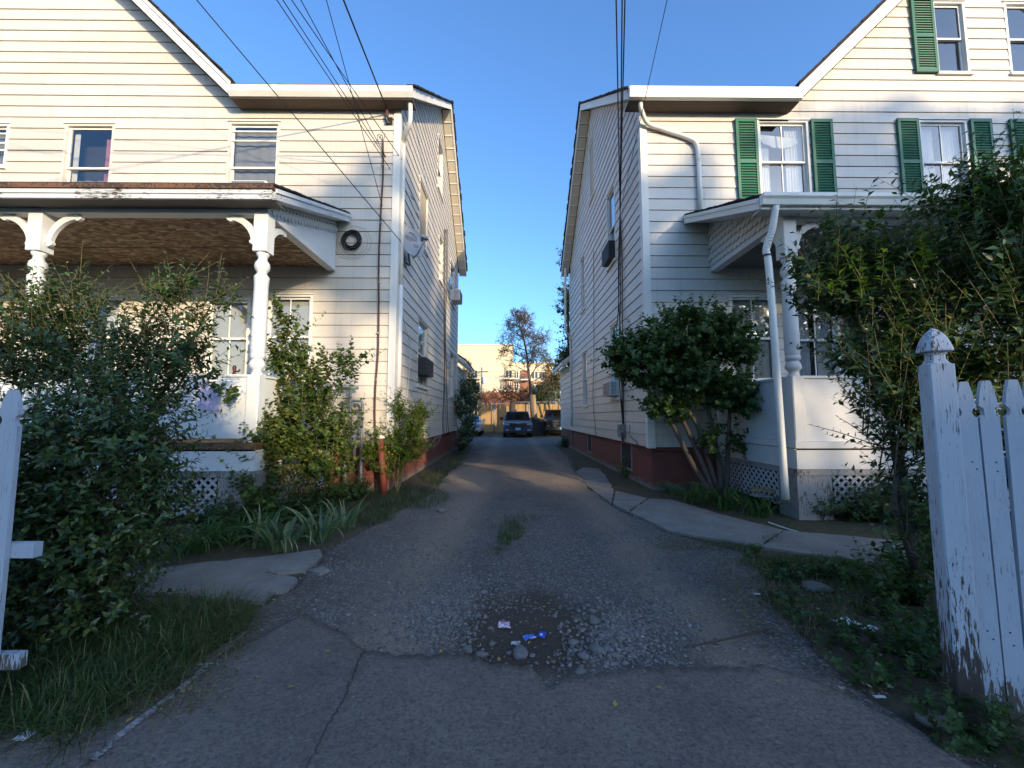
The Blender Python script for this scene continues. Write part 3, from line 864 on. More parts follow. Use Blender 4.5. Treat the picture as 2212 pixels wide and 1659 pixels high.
    # dark space behind
def porch(H, s, xc, xend, yc, yfr, zfr, label):
    left = s < 0
    X = lambda x: s*x
    XOUT = 12.0
    pm = M['porch'] if left else M['porch_r']; pv = M['porch_v'] if left else M['porch_r']
    zfl = 1.05; ztop = 4.235
    zw = 5.42
    # floor, skirt
    MB().box((X(xc-0.12), yc-0.13, zfl-0.09), (X(XOUT), FY-0.06, zfl)).build('porch_floor', M['oldwood'] if left else pm, H)
    # skirt boards, in lengths
    xx = xc - 0.10; k = 0
    while xx < XOUT:
        ln = 1.25 if left else 2.4
        x2 = min(xx+ln, XOUT)
        MB().box((X(xx+0.003), yc-0.105, 0.675), (X(x2), yc-0.08, zfl-0.115)).build('skirt_board', pm, H)
        xx = x2
    MB().box((X(xc-0.105), yc-0.079, 0.675), (X(xc-0.08), FY-0.06, zfl-0.1)).build('skirt_board', pm, H)
    MB().box((X(xc-0.10), yc-0.10, 0.59), (X(XOUT), yc-0.06, 0.67)).build('lattice_rail', M['greywood'], H)
    MB().box((X(xc-0.10), yc-0.059, 0.59), (X(xc-0.06), FY-0.06, 0.67)).build('lattice_rail', M['greywood'], H)
    # dark earth-side backing under the floor
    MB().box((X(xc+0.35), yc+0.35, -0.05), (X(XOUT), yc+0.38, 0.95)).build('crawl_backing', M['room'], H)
    # corner post planks under the floor
    MB().box((X(xc-0.10), yc-0.092, -0.1), (X(xc+0.38), yc-0.055, 0.585)).build('corner_plank', M['greywood'] if not left else M['greywood'], H)
    MB().box((X(xc-0.098), yc-0.054, -0.1), (X(xc-0.062), yc+0.30, 0.585)).build('corner_plank', M['greywood'], H)
    lx = xc + 0.40
    w = 3.0 if left else 2.9
    org = (X(lx), yc-0.085, 0.10)
    lattice(H, org, (s, 0, 0), w, 0.485, M['lattice'], (0, 1, 0))
    lattice(H, (X(xc-0.085), yc+0.31, 0.10), (0, 1, 0), FY-yc-0.40, 0.485, M['lattice'], (s, 0, 0))
    # parapet (panelled half wall) and its cap
    ph = 1.935
    MB().box((X(xc+0.09), yc-0.03, zfl+(0.05 if left else -0.02)), (X(XOUT), yc+0.03, ph)).build('parapet', pv, H)
    MB().box((X(xc-0.03), yc+0.09, zfl-0.02), (X(xc+0.03), FY-0.06, ph)).build('parapet', pv, H)
    MB().box((X(xc+0.09), yc-0.055, ph), (X(XOUT), yc+0.055, ph+0.035)).build('parapet_cap', pm, H)
    MB().box((X(xc-0.055), yc+0.09, ph), (X(xc+0.055), FY-0.06, ph+0.035)).build('parapet_cap', pm, H)
    if not left:
        MB().box((X(xc+0.092), yc-0.062, zfl-0.085), (X(XOUT), yc-0.031, zfl-0.025)).build('parapet_moulding', pm, H)
    # columns
    column(H, X(xc), yc, zfl-0.02, ztop, pv, [(s,0,0), (0,1,0)], 0.36)
    xs = xc + 3.12
    while xs < XOUT:
        column(H, X(xs), yc, zfl-0.02, ztop, pv, [(s,0,0), (-s,0,0)], 0.40); xs += 3.12
    # beam
    MB().box((X(xc-0.08), yc-0.075, ztop), (X(XOUT), yc+0.075, ztop+0.085)).build('beam', pm, H)
    MB().box((X(xc-0.075), yc+0.076, ztop), (X(xc+0.075), FY-0.06, ztop+0.085)).build('beam', pm, H)
    # ceiling in sheets
    x0 = xc + 0.08
    while x0 < XOUT:
        x1 = min(x0+2.44, XOUT)
        for ya, yb in ((yc+0.08, yc+1.27), (yc+1.29, FY-0.05)):
            MB().box((X(x0), ya, ztop+0.085), (X(x1-0.014), yb, ztop+0.10)).build('ceiling_sheet', M['osb'] if left else M['porchdark'], H)
        x0 = x1
    # roof slab, with shingle courses stepping up
    slope = (zw - zfr)/(FY - yfr)
    nrow = 16
    for i in range(nrow):
        t0, t1 = i/nrow, (i+1)/nrow + 0.015
        y0 = yfr + (FY-0.04-yfr)*t0; y1 = min(yfr + (FY-0.04-yfr)*t1, FY-0.04)
        z0 = zfr + (zw-zfr)*t0; z1 = zfr + (zw-zfr)*min(t1, 1)
        jx = random.uniform(-0.02, 0.02)
        q = [(X(xend+jx), y0, z0-0.012), (X(xend+jx), y0, z0+0.012), (X(xend+jx), y1, z1+0.002), (X(xend+jx), y1, z1-0.022)]
        MB().prism(q, (s*(XOUT-xend), 0, 0)).build('shingle_course', M['roof'], H)
    q = [(X(xend+0.03), yfr+0.02, zfr-0.05), (X(xend+0.03), FY-0.04, zw-0.05), (X(xend+0.03), FY-0.04, zw-0.026), (X(xend+0.03), yfr+0.02, zfr-0.026)]
    MB().prism(q, (s*(XOUT-xend), 0, 0)).build('porch_roof', M['greywood'], H)
    # front fascia
    if left:
        MB().box((X(xend), yfr-0.025, zfr-0.075), (X(XOUT), yfr+0.05, zfr-0.014)).build('rusty_drip_edge', M['rust'], H)
        MB().box((X(xend+0.02), yfr, zfr-0.135), (X(XOUT), yfr+0.04, zfr-0.077)).build('fascia', M['porchpeel'], H)
        MB().box((X(xend+0.02), yfr+0.015, zfr-0.20), (X(XOUT), yfr+0.05, zfr-0.137)).build('fascia', M['porchpeel'], H)
    else:
        q = [(X(xend), yfr+0.03, zfr-0.16), (X(xend), yfr-0.03, zfr-0.16), (X(xend), yfr-0.05, zfr-0.09), (X(xend), yfr-0.075, zfr-0.06), (X(xend), yfr-0.075, zfr-0.01), (X(xend), yfr+0.03, zfr-0.013)]
        MB().prism(q, (s*(XOUT-xend), 0, 0)).build('porch_gutter', M['gutter'], H)
        MB().box((X(xend+0.02), yfr+0.031, zfr-0.20), (X(XOUT), yfr+0.05, zfr-0.052)).build('fascia', M['trim'], H)
    MB().box((X(xend+0.03), yfr+0.051, zfr-0.19), (X(XOUT), yc-0.08, zfr-0.175)).build('porch_soffit', M['porchdark'] if left else pm, H)
    # end: raking fascia, soffit and end panel
    for dz0, dz1, th, nm, mt in ((-0.19, -0.028, 0.045, 'end_fascia', 'porchpeel' if left else 'trim'),):
        q = [(X(xend), yfr+0.051, zfr+dz0), (X(xend), FY-0.045, zw+dz0), (X(xend), FY-0.045, zw+dz1), (X(xend), yfr+0.051, zfr+dz1)]
        MB().prism(q, (s*th, 0, 0)).build(nm, M[mt], H)
    q = [(X(xend+0.02), yfr+0.06, zfr-0.09), (X(xend+0.02), FY-0.045, zw-0.09), (X(xend+0.02), FY-0.045, zw-0.05), (X(xend+0.02), yfr+0.06, zfr-0.05)]
    MB().prism([(p[0]-s*0.04, p[1], p[2]) for p in q], (s*0.018, 0, 0)).build('end_moulding', M['porch'] if left else M['trim'], H)
    ws = zfr + slope*(yc-yfr)
    q = [(X(xend+0.046), yfr+0.06, zfr-0.18), (X(xend+0.046), FY-0.05, zw-0.18), (X(xend+0.046), FY-0.05, zw-0.17), (X(xend+0.046), yfr+0.06, zfr-0.17)]
    MB().prism(q, (s*(xc-0.07-xend-0.046), 0, 0)).build('end_soffit', pm, H)
    q = [(X(xc-0.06), yc-0.05, ztop+0.086), (X(xc-0.06), FY-0.05, ztop+0.086), (X(xc-0.06), FY-0.05, zw-0.19), (X(xc-0.06), yc-0.05, ws-0.19)]
    MB().prism(q, (s*0.05, 0, 0)).build('end_panel', pv, H)
    return ztop, slope

M['oldwood'] = peeling('rotten_floor_edge', (0.16,0.10,0.055), wood=(0.06,0.04,0.03), amount=0.5, stretch=(1.2,6,9))
M['greywood'] = peeling('grey_weathered_wood', (0.30,0.29,0.28), wood=(0.14,0.125,0.11), amount=0.55, stretch=(8,8,1.5))
M['lattice'] = peeling('lattice_paint', (0.42,0.43,0.44), wood=(0.16,0.14,0.13), amount=0.58, stretch=(8,8,8))
M['porchdark'] = plain('dark_porch_ceiling', (0.16,0.15,0.14), 0.8)
M['porchpeel'] = peeling('flaking_porch_fascia', (0.56,0.60,0.63), wood=(0.13,0.09,0.065), amount=0.57, stretch=(1.4,6,10))

ZT, sl_l = porch(HL, -1, 3.46, 3.13, 5.48, 5.10, 4.485, '')
_, sl_r = porch(HR, 1, 4.06, 3.50, 5.60, 5.26, 4.47, '')
# left porch end: sawtooth trim with drilled dots
x = -3.46 + 0.062
y0, y1 = 5.50, FY-0.06
n = 22; sw = MB()
for i in range(n):
    a = y0 + (y1-y0)*i/n; b = y0 + (y1-y0)*(i+1)/n
    zt = lambda y: 4.485 + sl_l*(y-5.10) - 0.30
    q = [(x, a, zt(a)), (x, b, zt(b)), (x, b, zt(b)-0.03), (x, (a+b)/2, zt((a+b)/2)-0.12), (x, a, zt(a)-0.03)]
    MB().prism(q, (0.035, 0, 0)).build('sawtooth', M['porch_v'], HL)
    c = (x+0.002, a, zt(a)+0.055); pts = [(c[0], c[1]+0.017*math.cos(t), c[2]+0.017*math.sin(t)) for t in np.linspace(0, 2*math.pi, 9)[:-1]]
    MB().prism(pts, (0.004, 0, 0)).build('drilled_dot', M['black'], HL)
q = [(x, y0, 4.485+sl_l*(y0-5.10)-0.30), (x, y1, 4.485+sl_l*(y1-5.10)-0.30), (x, y1, 4.485+sl_l*(y1-5.10)-0.20), (x, y0, 4.485+sl_l*(y0-5.10)-0.20)]
MB().prism(q, (0.003, 0, 0)).build('trim_band', M['porch_v'], HL)
# right porch end: scalloped (point cut) shingles in rows
x = 4.06 - 0.062; row = 0
zb = ZT + 0.10
while zb < 5.25:
    y = 5.52 + (0.0 if row % 2 == 0 else 0.065)
    while y < FY-0.10:
        ztop_here = 4.47 + sl_r*(y-5.26) - 0.20
        if zb < ztop_here - 0.01:
            h = min(0.17, ztop_here - zb + 0.05)
            q = [(x, y+0.002, zb+0.045), (x, y+0.033, zb), (x, y+0.096, zb), (x, y+0.127, zb+0.045), (x+0.012, y+0.127, zb+h), (x+0.012, y+0.002, zb+h)]
            MB().prism([(p[0]-0.022 + 0.020*min(1.0,(p[2]-zb)/0.17), p[1], p[2]) for p in q], (0.010, 0, 0)).build('scalloped_shingle', M['siding_r'], HR)
        y += 0.13
    zb += 0.125; row += 1
# downspout of the right porch: flattened, leaning pipe in front of the column
pa = at(1676, 445, 5.26)
pts = curve([pa, at(1668, 495, 5.33), at(1655, 540, 5.40), at(1661, 580, 5.40), at(1680, 830, 5.42), at(1697, 1078, 5.42)], 6)
mb = MB()
ring = []
for i, p in enumerate(pts):
    ring.append(p)
mb.tube(ring, 0.046, 8); mb.build('porch_downspout', M['gutter'], HR, smooth=True)
for i in range(7):
    p = Vector(at(1668, 495, 5.33)).lerp(at(1657, 535, 5.39), i/6)
    MB().lathe([(0.044,-0.008),(0.051,0.0),(0.044,0.008)], p, 10).build('elbow_rib', M['gutter'], HR)
p = at(1657, 552, 5.40)
MB().lathe([(0.050,-0.014),(0.050,0.014)], p, 10).build('pipe_strap', M['black'], HR)
# concrete block and door on the left porch, half hidden by the hedge
dr = MB(); pbox(dr, PF, -7.2, -6.2, 1.05, 3.25, 0.035, 0.075)
d_ = dr.build('door', M['frames'], HL)
for zz in (1.3, 2.2):
    pbox(MB(), PF, -7.05, -6.35, zz, zz+0.7, 0.076, 0.088).build('door_panel', M['trim'], d_)
pbox(MB(), PF, -7.35, -6.05, 3.26, 3.36, 0.03, 0.10).build('door_head', M['trim'], d_)
MB().lathe([(0.01,0),(0.03,0.01),(0.03,0.04),(0.01,0.05)], PF(-6.3, 2.05, 0.12), 10).build('door_knob', M['galv'], d_)
# basement windows of the right house
for a, b in ((13.25, 13.85), (8.98, 9.75)):
    bw = MB(); pbox(bw, QR, a, b, 0.22, 0.74, -0.06, -0.047)
    o = bw.build('basement_window', M['room'], HR)
    f = MB(); pbox(f, QR, a-0.04, a, 0.18, 0.78, -0.06, -0.035); pbox(f, QR, b, b+0.04, 0.18, 0.78, -0.06, -0.035); pbox(f, QR, a, b, 0.18, 0.22, -0.06, -0.035)
    f.build('basement_frame', M['greywood'], o)
# ================================================================== ground
def vnoise(x, y, seed=0):
    """smooth value noise in [0,1] on arrays"""
    xi = np.floor(x).astype(np.int64); yi = np.floor(y).astype(np.int64)
    xf = x-xi; yf = y-yi
    u = xf*xf*(3-2*xf); v = yf*yf*(3-2*yf)
    def h(a, b):
        n = (a*374761393 + b*668265263 + seed*974711) & 0x7fffffff
        n = ((n ^ (n >> 13))*1274126177) & 0x7fffffff
        return ((n ^ (n >> 16)) & 0xffff)/65535.0
    return (h(xi,yi)*(1-u)+h(xi+1,yi)*u)*(1-v) + (h(xi,yi+1)*(1-u)+h(xi+1,yi+1)*u)*v
def fbm(x, y, seed=0, oct=4):
    s = 0; a = 0.5; t = 0
    for i in range(oct):
        s = s + a*vnoise(x*2**i, y*2**i, seed+i*17); t += a; a *= 0.5
    return s/t
def poly_gnd(pts): return [gnd(*p) for p in pts]
LE = poly_gnd([(60,1659),(330,1560),(470,1440),(560,1310),(640,1268),(700,1195),(810,1130),(930,1065),(995,1008),(1012,975)])
RE = poly_gnd([(2150,1659),(1900,1520),(1760,1400),(1660,1290),(1640,1200),(1450,1152),(1357,1108),(1290,1065),(1240,1024)])
LEY = [p.y for p in LE] + [19.5, 21.0, 34.0]; LEX = [p.x for p in LE] + [-1.7, -7.0, -8.0]
REY = [p.y for p in RE] + [14.0, 19.5, 21.5, 34.0]; REX = [p.x for p in RE] + [2.1, 2.3, 8.0, 9.0]
_li = np.argsort(LEY); _ri = np.argsort(REY)
def ledge(y): return np.interp(y, np.array(LEY)[_li], np.array(LEX)[_li])
def redge(y): return np.interp(y, np.array(REY)[_ri], np.array(REX)[_ri])
HOLE = gnd(1125, 1385)
def drive_z(x, y):
    z = 0.020*(fbm(x*1.3, y*1.3, 3)-0.5) + 0.020*(fbm(x*9, y*9, 5)-0.5)
    # wheel ruts, the crown between them
    z = z + 0.015*np.exp(-((x-0.15)/0.35)**2) - 0.012*np.exp(-((x+0.75)/0.4)**2) - 0.012*np.exp(-((x-1.0)/0.4)**2)
    # low crest where the drive meets the house plots
    z = z + 0.10*np.clip((y-7.9)/1.5, 0, 1)**1.0*np.clip((14.5-y)/5.0, 0, 1)
    # pothole behind the broken edge of the paved apron
    dx = (x-HOLE.x-0.05); dy = (y-HOLE.y-0.12)
    r = np.sqrt((dx/0.46)**2 + (dy/0.42)**2) + 0.35*(fbm(x*4, y*4, 9)-0.5)
    z = z - 0.065*np.clip(1.25-r, 0, 1)
    return z
# --- soil sheet out to the horizon
def axis(c, near, far, n1, n2):
    a = np.linspace(-near, near, n1); b = near + (far-near)*np.linspace(0, 1, n2)[1:]**2.2
    return c + np.concatenate([-b[::-1], a, b])
gx_ = axis(0, 9, 700, 180, 22); gy_ = axis(9, 10, 900, 200, 24)
GX, GY = np.meshgrid(gx_, gy_)
GZ = -0.012 + 0.03*(fbm(GX*1.2, GY*1.2, 21)-0.5) + 0.02*(fbm(GX*6, GY*6, 22)-0.5)
far_ = (np.abs(GX) > 10) | (np.abs(GY-9) > 12); GZ[far_] = -0.03
inl = (GX > ledge(GY)) & (GX < redge(GY)); GZ[inl] -= 0.12
def grid_faces(ny, nx):
    i = np.arange(ny*nx).reshape(ny, nx)
    return np.stack([i[:-1,:-1], i[:-1,1:], i[1:,1:], i[1:,:-1]], -1).reshape(-1, 4)
m = NT('soil')
a_ = m.noise(1.1, 6, 0.6); b_ = m.noise(18, 6, 0.7)
cc = m.mix(m.ramp(a_, [(0.35,0.0),(0.65,1.0)]), (0.10,0.078,0.056), (0.07,0.072,0.036))
cc = m.mix(m.ramp(b_, [(0.5,0.0),(0.7,0.8)]), cc, (0.16,0.13,0.09))
m.base(cc).set(0.95, 0.15); m.bump(b_, 0.8, 0.03)
M['soil'] = m.m
g_ = mesh_np('ground', np.stack([GX, GY, GZ], -1).reshape(-1,3), grid_faces(len(gy_), len(gx_)), M['soil'], kind='structure', smooth=True)
# --- gravel drive
ys = [0.4]
while ys[-1] < 34: ys.append(ys[-1] + 0.022*max(1, ys[-1]/2.0))
ys = np.array(ys); nx = 220
T = np.linspace(0, 1, nx)[None, :]; YY = np.repeat(ys[:, None], nx, 1)
jl = 0.14*(fbm(ys*3.0, ys*0+4, 31)-0.5) + 0.05*(fbm(ys*12, ys*0+2, 32)-0.5); jr = 0.16*(fbm(ys*3.0, ys*0+9, 33)-0.5) + 0.05*(fbm(ys*12, ys*0+6, 34)-0.5)
Lx = ledge(ys)-0.05+jl; Rx = redge(ys)+0.04+jr
XX = Lx[:, None] + (Rx-Lx)[:, None]*T
ZZ = drive_z(XX, YY)
edge = np.minimum(XX-Lx[:,None], Rx[:,None]-XX)
ZZ = ZZ - 0.05*np.clip(1-edge/0.10, 0, 1)
# masks: R tan dust in the tracks plus a sunlit band painted tan, G mud
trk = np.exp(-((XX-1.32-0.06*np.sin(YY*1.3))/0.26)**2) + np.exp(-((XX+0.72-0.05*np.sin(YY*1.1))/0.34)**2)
dust_sun = np.clip(fbm(XX*1.1, YY*0.5, 41)*0.9-0.42 + trk*(0.35+0.75*fbm(XX*1.6, YY*0.8, 42)) + 0.55*np.exp(-((YY-9.2)/1.5)**2), 0, 1)  # last term puts the sun strip across the drive into the colour
dxh = (XX-HOLE.x-0.02); dyh = (YY-HOLE.y-0.16)
mud = np.clip((1.25 - np.sqrt((dxh/0.47)**2 + (dyh/0.50)**2) - 0.6*(fbm(XX*5, YY*5, 43)-0.5))*2.2, 0, 1)
strip = np.clip((1.0 - np.abs(XX+0.12)/0.22)*np.clip((YY-2.6)/0.3,0,1)*np.clip((3.9-YY)/0.6,0,1)*(fbm(XX*4, YY*3, 44)*1.8-0.3), 0, 1)
mud = np.maximum(mud, strip*0.8)
tint = np.stack([dust_sun.ravel(), mud.ravel(), np.zeros(dust_sun.size)], -1)
m = NT('gravel_drive')
at_ = m.attr('tint'); du_sun = m.sep(at_, 0); mu = m.sep(at_, 1)
f1 = m.noise(45, 5, 0.75); f2 = m.noise(2.5, 5, 0.6); vo = m.voro(70)
st = m.ramp(m.sep(vo.outputs['Color'], 0), [(0.0,(0.080,0.070,0.063)),(0.5,(0.140,0.122,0.108)),(0.85,(0.21,0.182,0.158)),(1.0,(0.36,0.33,0.30))])
cc = m.mix(m.ramp(f2, [(0.35,0.0),(0.7,0.55)]), st, (0.130,0.108,0.090))
cc = m.mix(m.ramp(m.noise(0.9, 8, 0.75), [(0.50,0.0),(0.64,0.55)]), cc, (0.075,0.064,0.056))
cc = m.mix(m.math('MULTIPLY', du_sun, 0.85), cc, (0.32,0.245,0.178))
cc = m.mix(m.ramp(f1, [(0.45,0.0),(0.75,0.5)]), cc, (0.085,0.076,0.068))
cc = m.mix(mu, cc, (0.080,0.062,0.047))
m.base(cc).set(0.9, 0.2)
m.bump(m.math('ADD', m.math('MULTIPLY', vo.outputs['Distance'], -0.9), f1), 0.9, 0.012)
M['drive'] = m.m
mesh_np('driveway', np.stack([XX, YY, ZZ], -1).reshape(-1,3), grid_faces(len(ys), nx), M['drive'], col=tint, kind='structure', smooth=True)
# --- paved apron with its broken far edge
AE = poly_gnd([(-300,1620),(150,1560),(380,1470),(470,1425),(560,1345),(650,1335),(735,1368),(788,1408),(860,1418),(960,1415),(1040,1428),(1100,1441),(1150,1453),(1178,1483),(1215,1470),(1260,1459),(1370,1450),(1450,1446),(1560,1452),(1650,1440),(1760,1470),(1900,1540),(2060,1640),(2400,1700)])
ax = np.array([p.x for p in AE]); ay = np.array([p.y for p in AE]); o_ = np.argsort(ax); ax = ax[o_]; ay = ay[o_]
xs_ = np.linspace(-2.2, 2.2, 520)
ye = np.interp(xs_, ax, ay) + 0.07*(fbm(xs_*9, xs_*0+1, 51)-0.5) + 0.05*(fbm(xs_*34, xs_*0+7, 52)-0.5)
rows = np.concatenate([np.linspace(0, 0.86, 40), np.linspace(0.86, 1.0, 16)[1:]])
y0_ = -6.0
AY = y0_ + (ye - y0_)[None, :]*(1-(1-rows[:, None])**1.0)
AX = np.repeat(xs_[None, :], len(rows), 0)
AX[-6:] += 0.012*(fbm(AX[-6:]*40, AY[-6:]*40, 55)-0.5)
AZ = 0.024 + 0.012*(fbm(AX*1.5, AY*1.5, 53)-0.5) + 0.006*(fbm(AX*14, AY*14, 54)-0.5)
tdist = (ye[None, :] - AY)
AZ = AZ - 0.010*np.exp(-tdist/0.03)
# bottom lip
lipx = AX[-1:]; lipy = AY[-1:] + 0.012*fbm(AX[-1:]*50, AY[-1:]*50, 56); lipz = AZ[-1:] - 0.10
AXX = np.concatenate([AX, lipx]); AYY = np.concatenate([AY, lipy]); AZZ = np.concatenate([AZ, lipz])
tint = np.zeros((AXX.size, 3)); tint[:, 0] = np.clip(1 - np.concatenate([tdist, tdist[-1:]*0])/0.15, 0, 1).ravel()
m = NT('old_asphalt')
f1 = m.noise(55, 6, 0.8); f2 = m.noise(1.6, 8, 0.72); vo = m.voro(75)
cc = m.mix(m.ramp(f2, [(0.35,0.0),(0.68,1.0)]), (0.235,0.190,0.155), (0.150,0.122,0.101))
cc = m.mix(m.ramp(m.sep(vo.outputs['Color'], 0), [(0.86,0.0),(1.0,0.45)]), cc, (0.30,0.26,0.22))
cc = m.mix(m.ramp(f1, [(0.46,0.0),(0.62,0.75)]), cc, (0.070,0.061,0.054))
ck = m.voro(0.55, 'DISTANCE_TO_EDGE')
wob = m.noise(5, 6, 0.7)
ck2 = m.math('ADD', ck.outputs['Distance'], m.math('MULTIPLY', m.math('SUBTRACT', wob, 0.5), 0.30))
crack = m.ramp(ck2, [(0.0,1.0),(0.006,0.0)])
m.base(cc).set(0.88, 0.25)
m.bump(m.math('ADD', f1, m.math('MULTIPLY', vo.outputs['Distance'], -0.6)), 0.9, 0.008)
M['asphalt'] = m.m
mesh_np('street_apron', np.stack([AXX, AYY, AZZ], -1).reshape(-1,3), grid_faces(*AXX.shape), M['asphalt'], col=tint, kind='structure', smooth=True)
# open cracks in the paving
M['crackfill'] = plain('crack_dirt', (0.085,0.070,0.058), 0.95, 0.1, nscale=40, amt=0.6)
for path in ([(786,1411),(762,1470),(738,1530),(702,1592),(660,1680)],):
    cp_ = curve([gnd(*q) for q in path], 12); V = []; Fc = []
    for i, p in enumerate(cp_):
        w = (0.0035 + 0.004*random.random())*(1 - 0.8*i/len(cp_)) + 0.0008
        jx, jy = random.uniform(-.006,.006), random.uniform(-.006,.006)
        ix = int(np.argmin(np.abs(xs_-p.x))); iy = int(np.argmin(np.abs(AY[:, ix]-p.y))); zz = float(AZ[iy, ix]) + 0.0035
        V += [(p.x-w+jx, p.y+jy, zz), (p.x+w+jx, p.y+jy, zz)]
    for i in range(len(cp_)-1): Fc.append((2*i, 2*i+1, 2*i+3, 2*i+2))
    MB().add(V, Fc).build('pavement_crack', M['crackfill'])['kind'] = 'structure'
# the street behind the camera
MB().box((-60, -14, -0.2), (60, -6.0, -0.02)).build('street', M['asphalt'])['kind'] = 'structure'
# --- concrete slabs
def slab(parent, pts, z, th, name):
    P_ = poly_gnd(pts); out = []
    n = len(P_)
    for i in range(n):
        a = P_[i]; b = P_[(i+1) % n]; L = (b-a).length; k = max(1, int(L/0.06))
        for j in range(k):
            t = j/k; p = a.lerp(b, t)
            w = 0.0 if j == 0 else 0.016
            out.append((p.x + random.uniform(-w, w), p.y + random.uniform(-w, w), z))
    mb = MB(); mb.prism(out, (0, 0, -th)); return mb.build(name, M['concrete'], parent)
walk = bpy.data.objects.new('walkway', None); COL.objects.link(walk); walk.location = gnd(1500, 1130); walk['kind'] = 'structure'
slab(walk, [(1643,1184),(1696,1148),(1850,1161),(1990,1176),(2080,1190),(2080,1236),(1870,1215)], 0.012, 0.12, 'slab')
slab(walk, [(1360,1107),(1402,1078),(1450,1080),(1560,1113),(1690,1146),(1637,1181),(1450,1149)], 0.010, 0.12, 'slab')
slab(walk, [(1324,1089),(1330,1062),(1398,1077),(1355,1105)], 0.012, 0.1, 'slab')
slab(walk, [(1239,1024),(1259,1010),(1292,1013),(1307,1026),(1326,1061),(1320,1088),(1283,1061)], 0.012, 0.1, 'slab')
pad = bpy.data.objects.new('concrete_pad', None); COL.objects.link(pad); pad.location = gnd(500, 1250); pad['kind'] = 'structure'
slab(pad, [(240,1283),(270,1240),(420,1220),(560,1206),(690,1189),(696,1204),(662,1233),(600,1242),(575,1238),(548,1250),(470,1268),(400,1285)], 0.014, 0.12, 'slab')
slab(pad, [(404,1287),(472,1270),(550,1252),(577,1241),(598,1245),(625,1246),(643,1256),(632,1268),(590,1280),(570,1301),(480,1296)], 0.011, 0.12, 'slab')
slab(pad, [(668,1237),(700,1229),(712,1236),(690,1243)], 0.025, 0.05, 'slab')
# worn chalky line along the paved edge
m = NT('chalky_line'); k = m.noise(26, 5, 0.7)
m.base(m.mix(m.ramp(k, [(0.45,0.0),(0.6,1.0)]), (0.24,0.235,0.24), (0.07,0.068,0.07))).set(0.9, 0.2)
c_ = [gnd(*p) for p in ((190,1665),(250,1610),(330,1548),(400,1492),(450,1447))]
c_ = curve([Vector((p.x, p.y, 0.055)) for p in c_], 14); V = []; Fc = []
for i, p in enumerate(c_):
    w = 0.016*(0.6 + random.random()); V += [(p.x-w, p.y-w*0.4, 0.030), (p.x, p.y, 0.046), (p.x+w, p.y+w*0.4, 0.030)]
for i in range(len(c_)-1): Fc += [(3*i, 3*i+1, 3*i+4, 3*i+3), (3*i+1, 3*i+2, 3*i+5, 3*i+4)]
MB().add(V, Fc).build('kerb_line', m.m)['kind'] = 'structure'

# ------------------------------------------------------------------ gravel and stones
_t = (1+5**0.5)/2
ICO = np.array([(-1,_t,0),(1,_t,0),(-1,-_t,0),(1,-_t,0),(0,-1,_t),(0,1,_t),(0,-1,-_t),(0,1,-_t),(_t,0,-1),(_t,0,1),(-_t,0,-1),(-_t,0,1)])/1.9
ICF = np.array([(0,11,5),(0,5,1),(0,1,7),(0,7,10),(0,10,11),(1,5,9),(5,11,4),(11,10,2),(10,7,6),(7,1,8),(3,9,4),(3,4,2),(3,2,6),(3,6,8),(3,8,9),(4,9,5),(2,4,11),(6,2,10),(8,6,7),(9,8,1)])
def pebbles(name, pos, size, mat):
    n = len(pos)
    sc = size[:, None]*np.stack([rng.uniform(0.8,1.25,n), rng.uniform(0.7,1.1,n), rng.uniform(0.45,0.75,n)], -1)
    v = ICO[None]*(1+rng.uniform(-0.16,0.16,(n,12,1)))*sc[:, None, :]
    a = rng.uniform(0, 2*np.pi, n); ca, sa = np.cos(a)[:, None], np.sin(a)[:, None]
    x = v[:,:,0]*ca - v[:,:,1]*sa; y = v[:,:,0]*sa + v[:,:,1]*ca
    V = np.stack([x, y, v[:,:,2]], -1) + pos[:, None, :]
    Fc = ICF[None] + (np.arange(n)*12)[:, None, None]
    tint = np.repeat(rng.uniform(0, 1, n)[:, None], 12, 1).reshape(-1, 1)
    tint = np.concatenate([tint, tint, tint], 1)
    return mesh_np(name, V.reshape(-1,3), Fc.reshape(-1,3), mat, col=tint, kind='stuff', smooth=True)
m = NT('grey_gravel')
r_ = m.sep(m.attr('tint'), 0)
cc = m.ramp(r_, [(0.0,(0.095,0.088,0.083)),(0.4,(0.155,0.142,0.131)),(0.75,(0.20,0.180,0.160)),(0.96,(0.22,0.20,0.172)),(1.0,(0.30,0.28,0.25))])
cc = m.mix(m.ramp(m.noise(60, 3), [(0.45,0.0),(0.7,0.4)]), cc, (0.11,0.10,0.088))
m.base(cc).set(0.85, 0.25)
M['gravel'] = m.m
def scatter_px(cx, cy, rx, ry, n, soft=False):
    a = rng.uniform(0, 2*np.pi, n); r = np.sqrt(rng.uniform(0, 1, n))
    if soft: r = np.abs(rng.normal(size=n))*0.62
    return [(cx + rx*r[i]*math.cos(a[i]), cy + ry*r[i]*math.sin(a[i])) for i in range(n)]
pp = []; sz = []
for (cx, cy, rx, ry, n, s0, s1) in ((940,1320,150,110,2600,0.004,0.016),(1000,1270,130,70,1200,0.005,0.012),(1340,1360,150,100,2400,0.004,0.018),(1420,1330,150,90,1100,0.004,0.011),
        (1180,1200,330,110,1500,0.004,0.011),(860,1190,160,40,900,0.006,0.013),(760,1230,80,40,500,0.006,0.013),(930,1110,130,40,500,0.006,0.014),(1500,1230,140,60,900,0.005,0.012),(1340,1150,150,50,500,0.006,0.013),
        (1120,1330,200,110,500,0.005,0.012),(700,1330,110,60,700,0.005,0.012)):
    for q in scatter_px(cx, cy, rx, ry, n, True):
        if q[1] < 960: continue
        g = gnd(*q); pp.append((g.x, g.y, 0)); sz.append(rng.uniform(s0, s1))
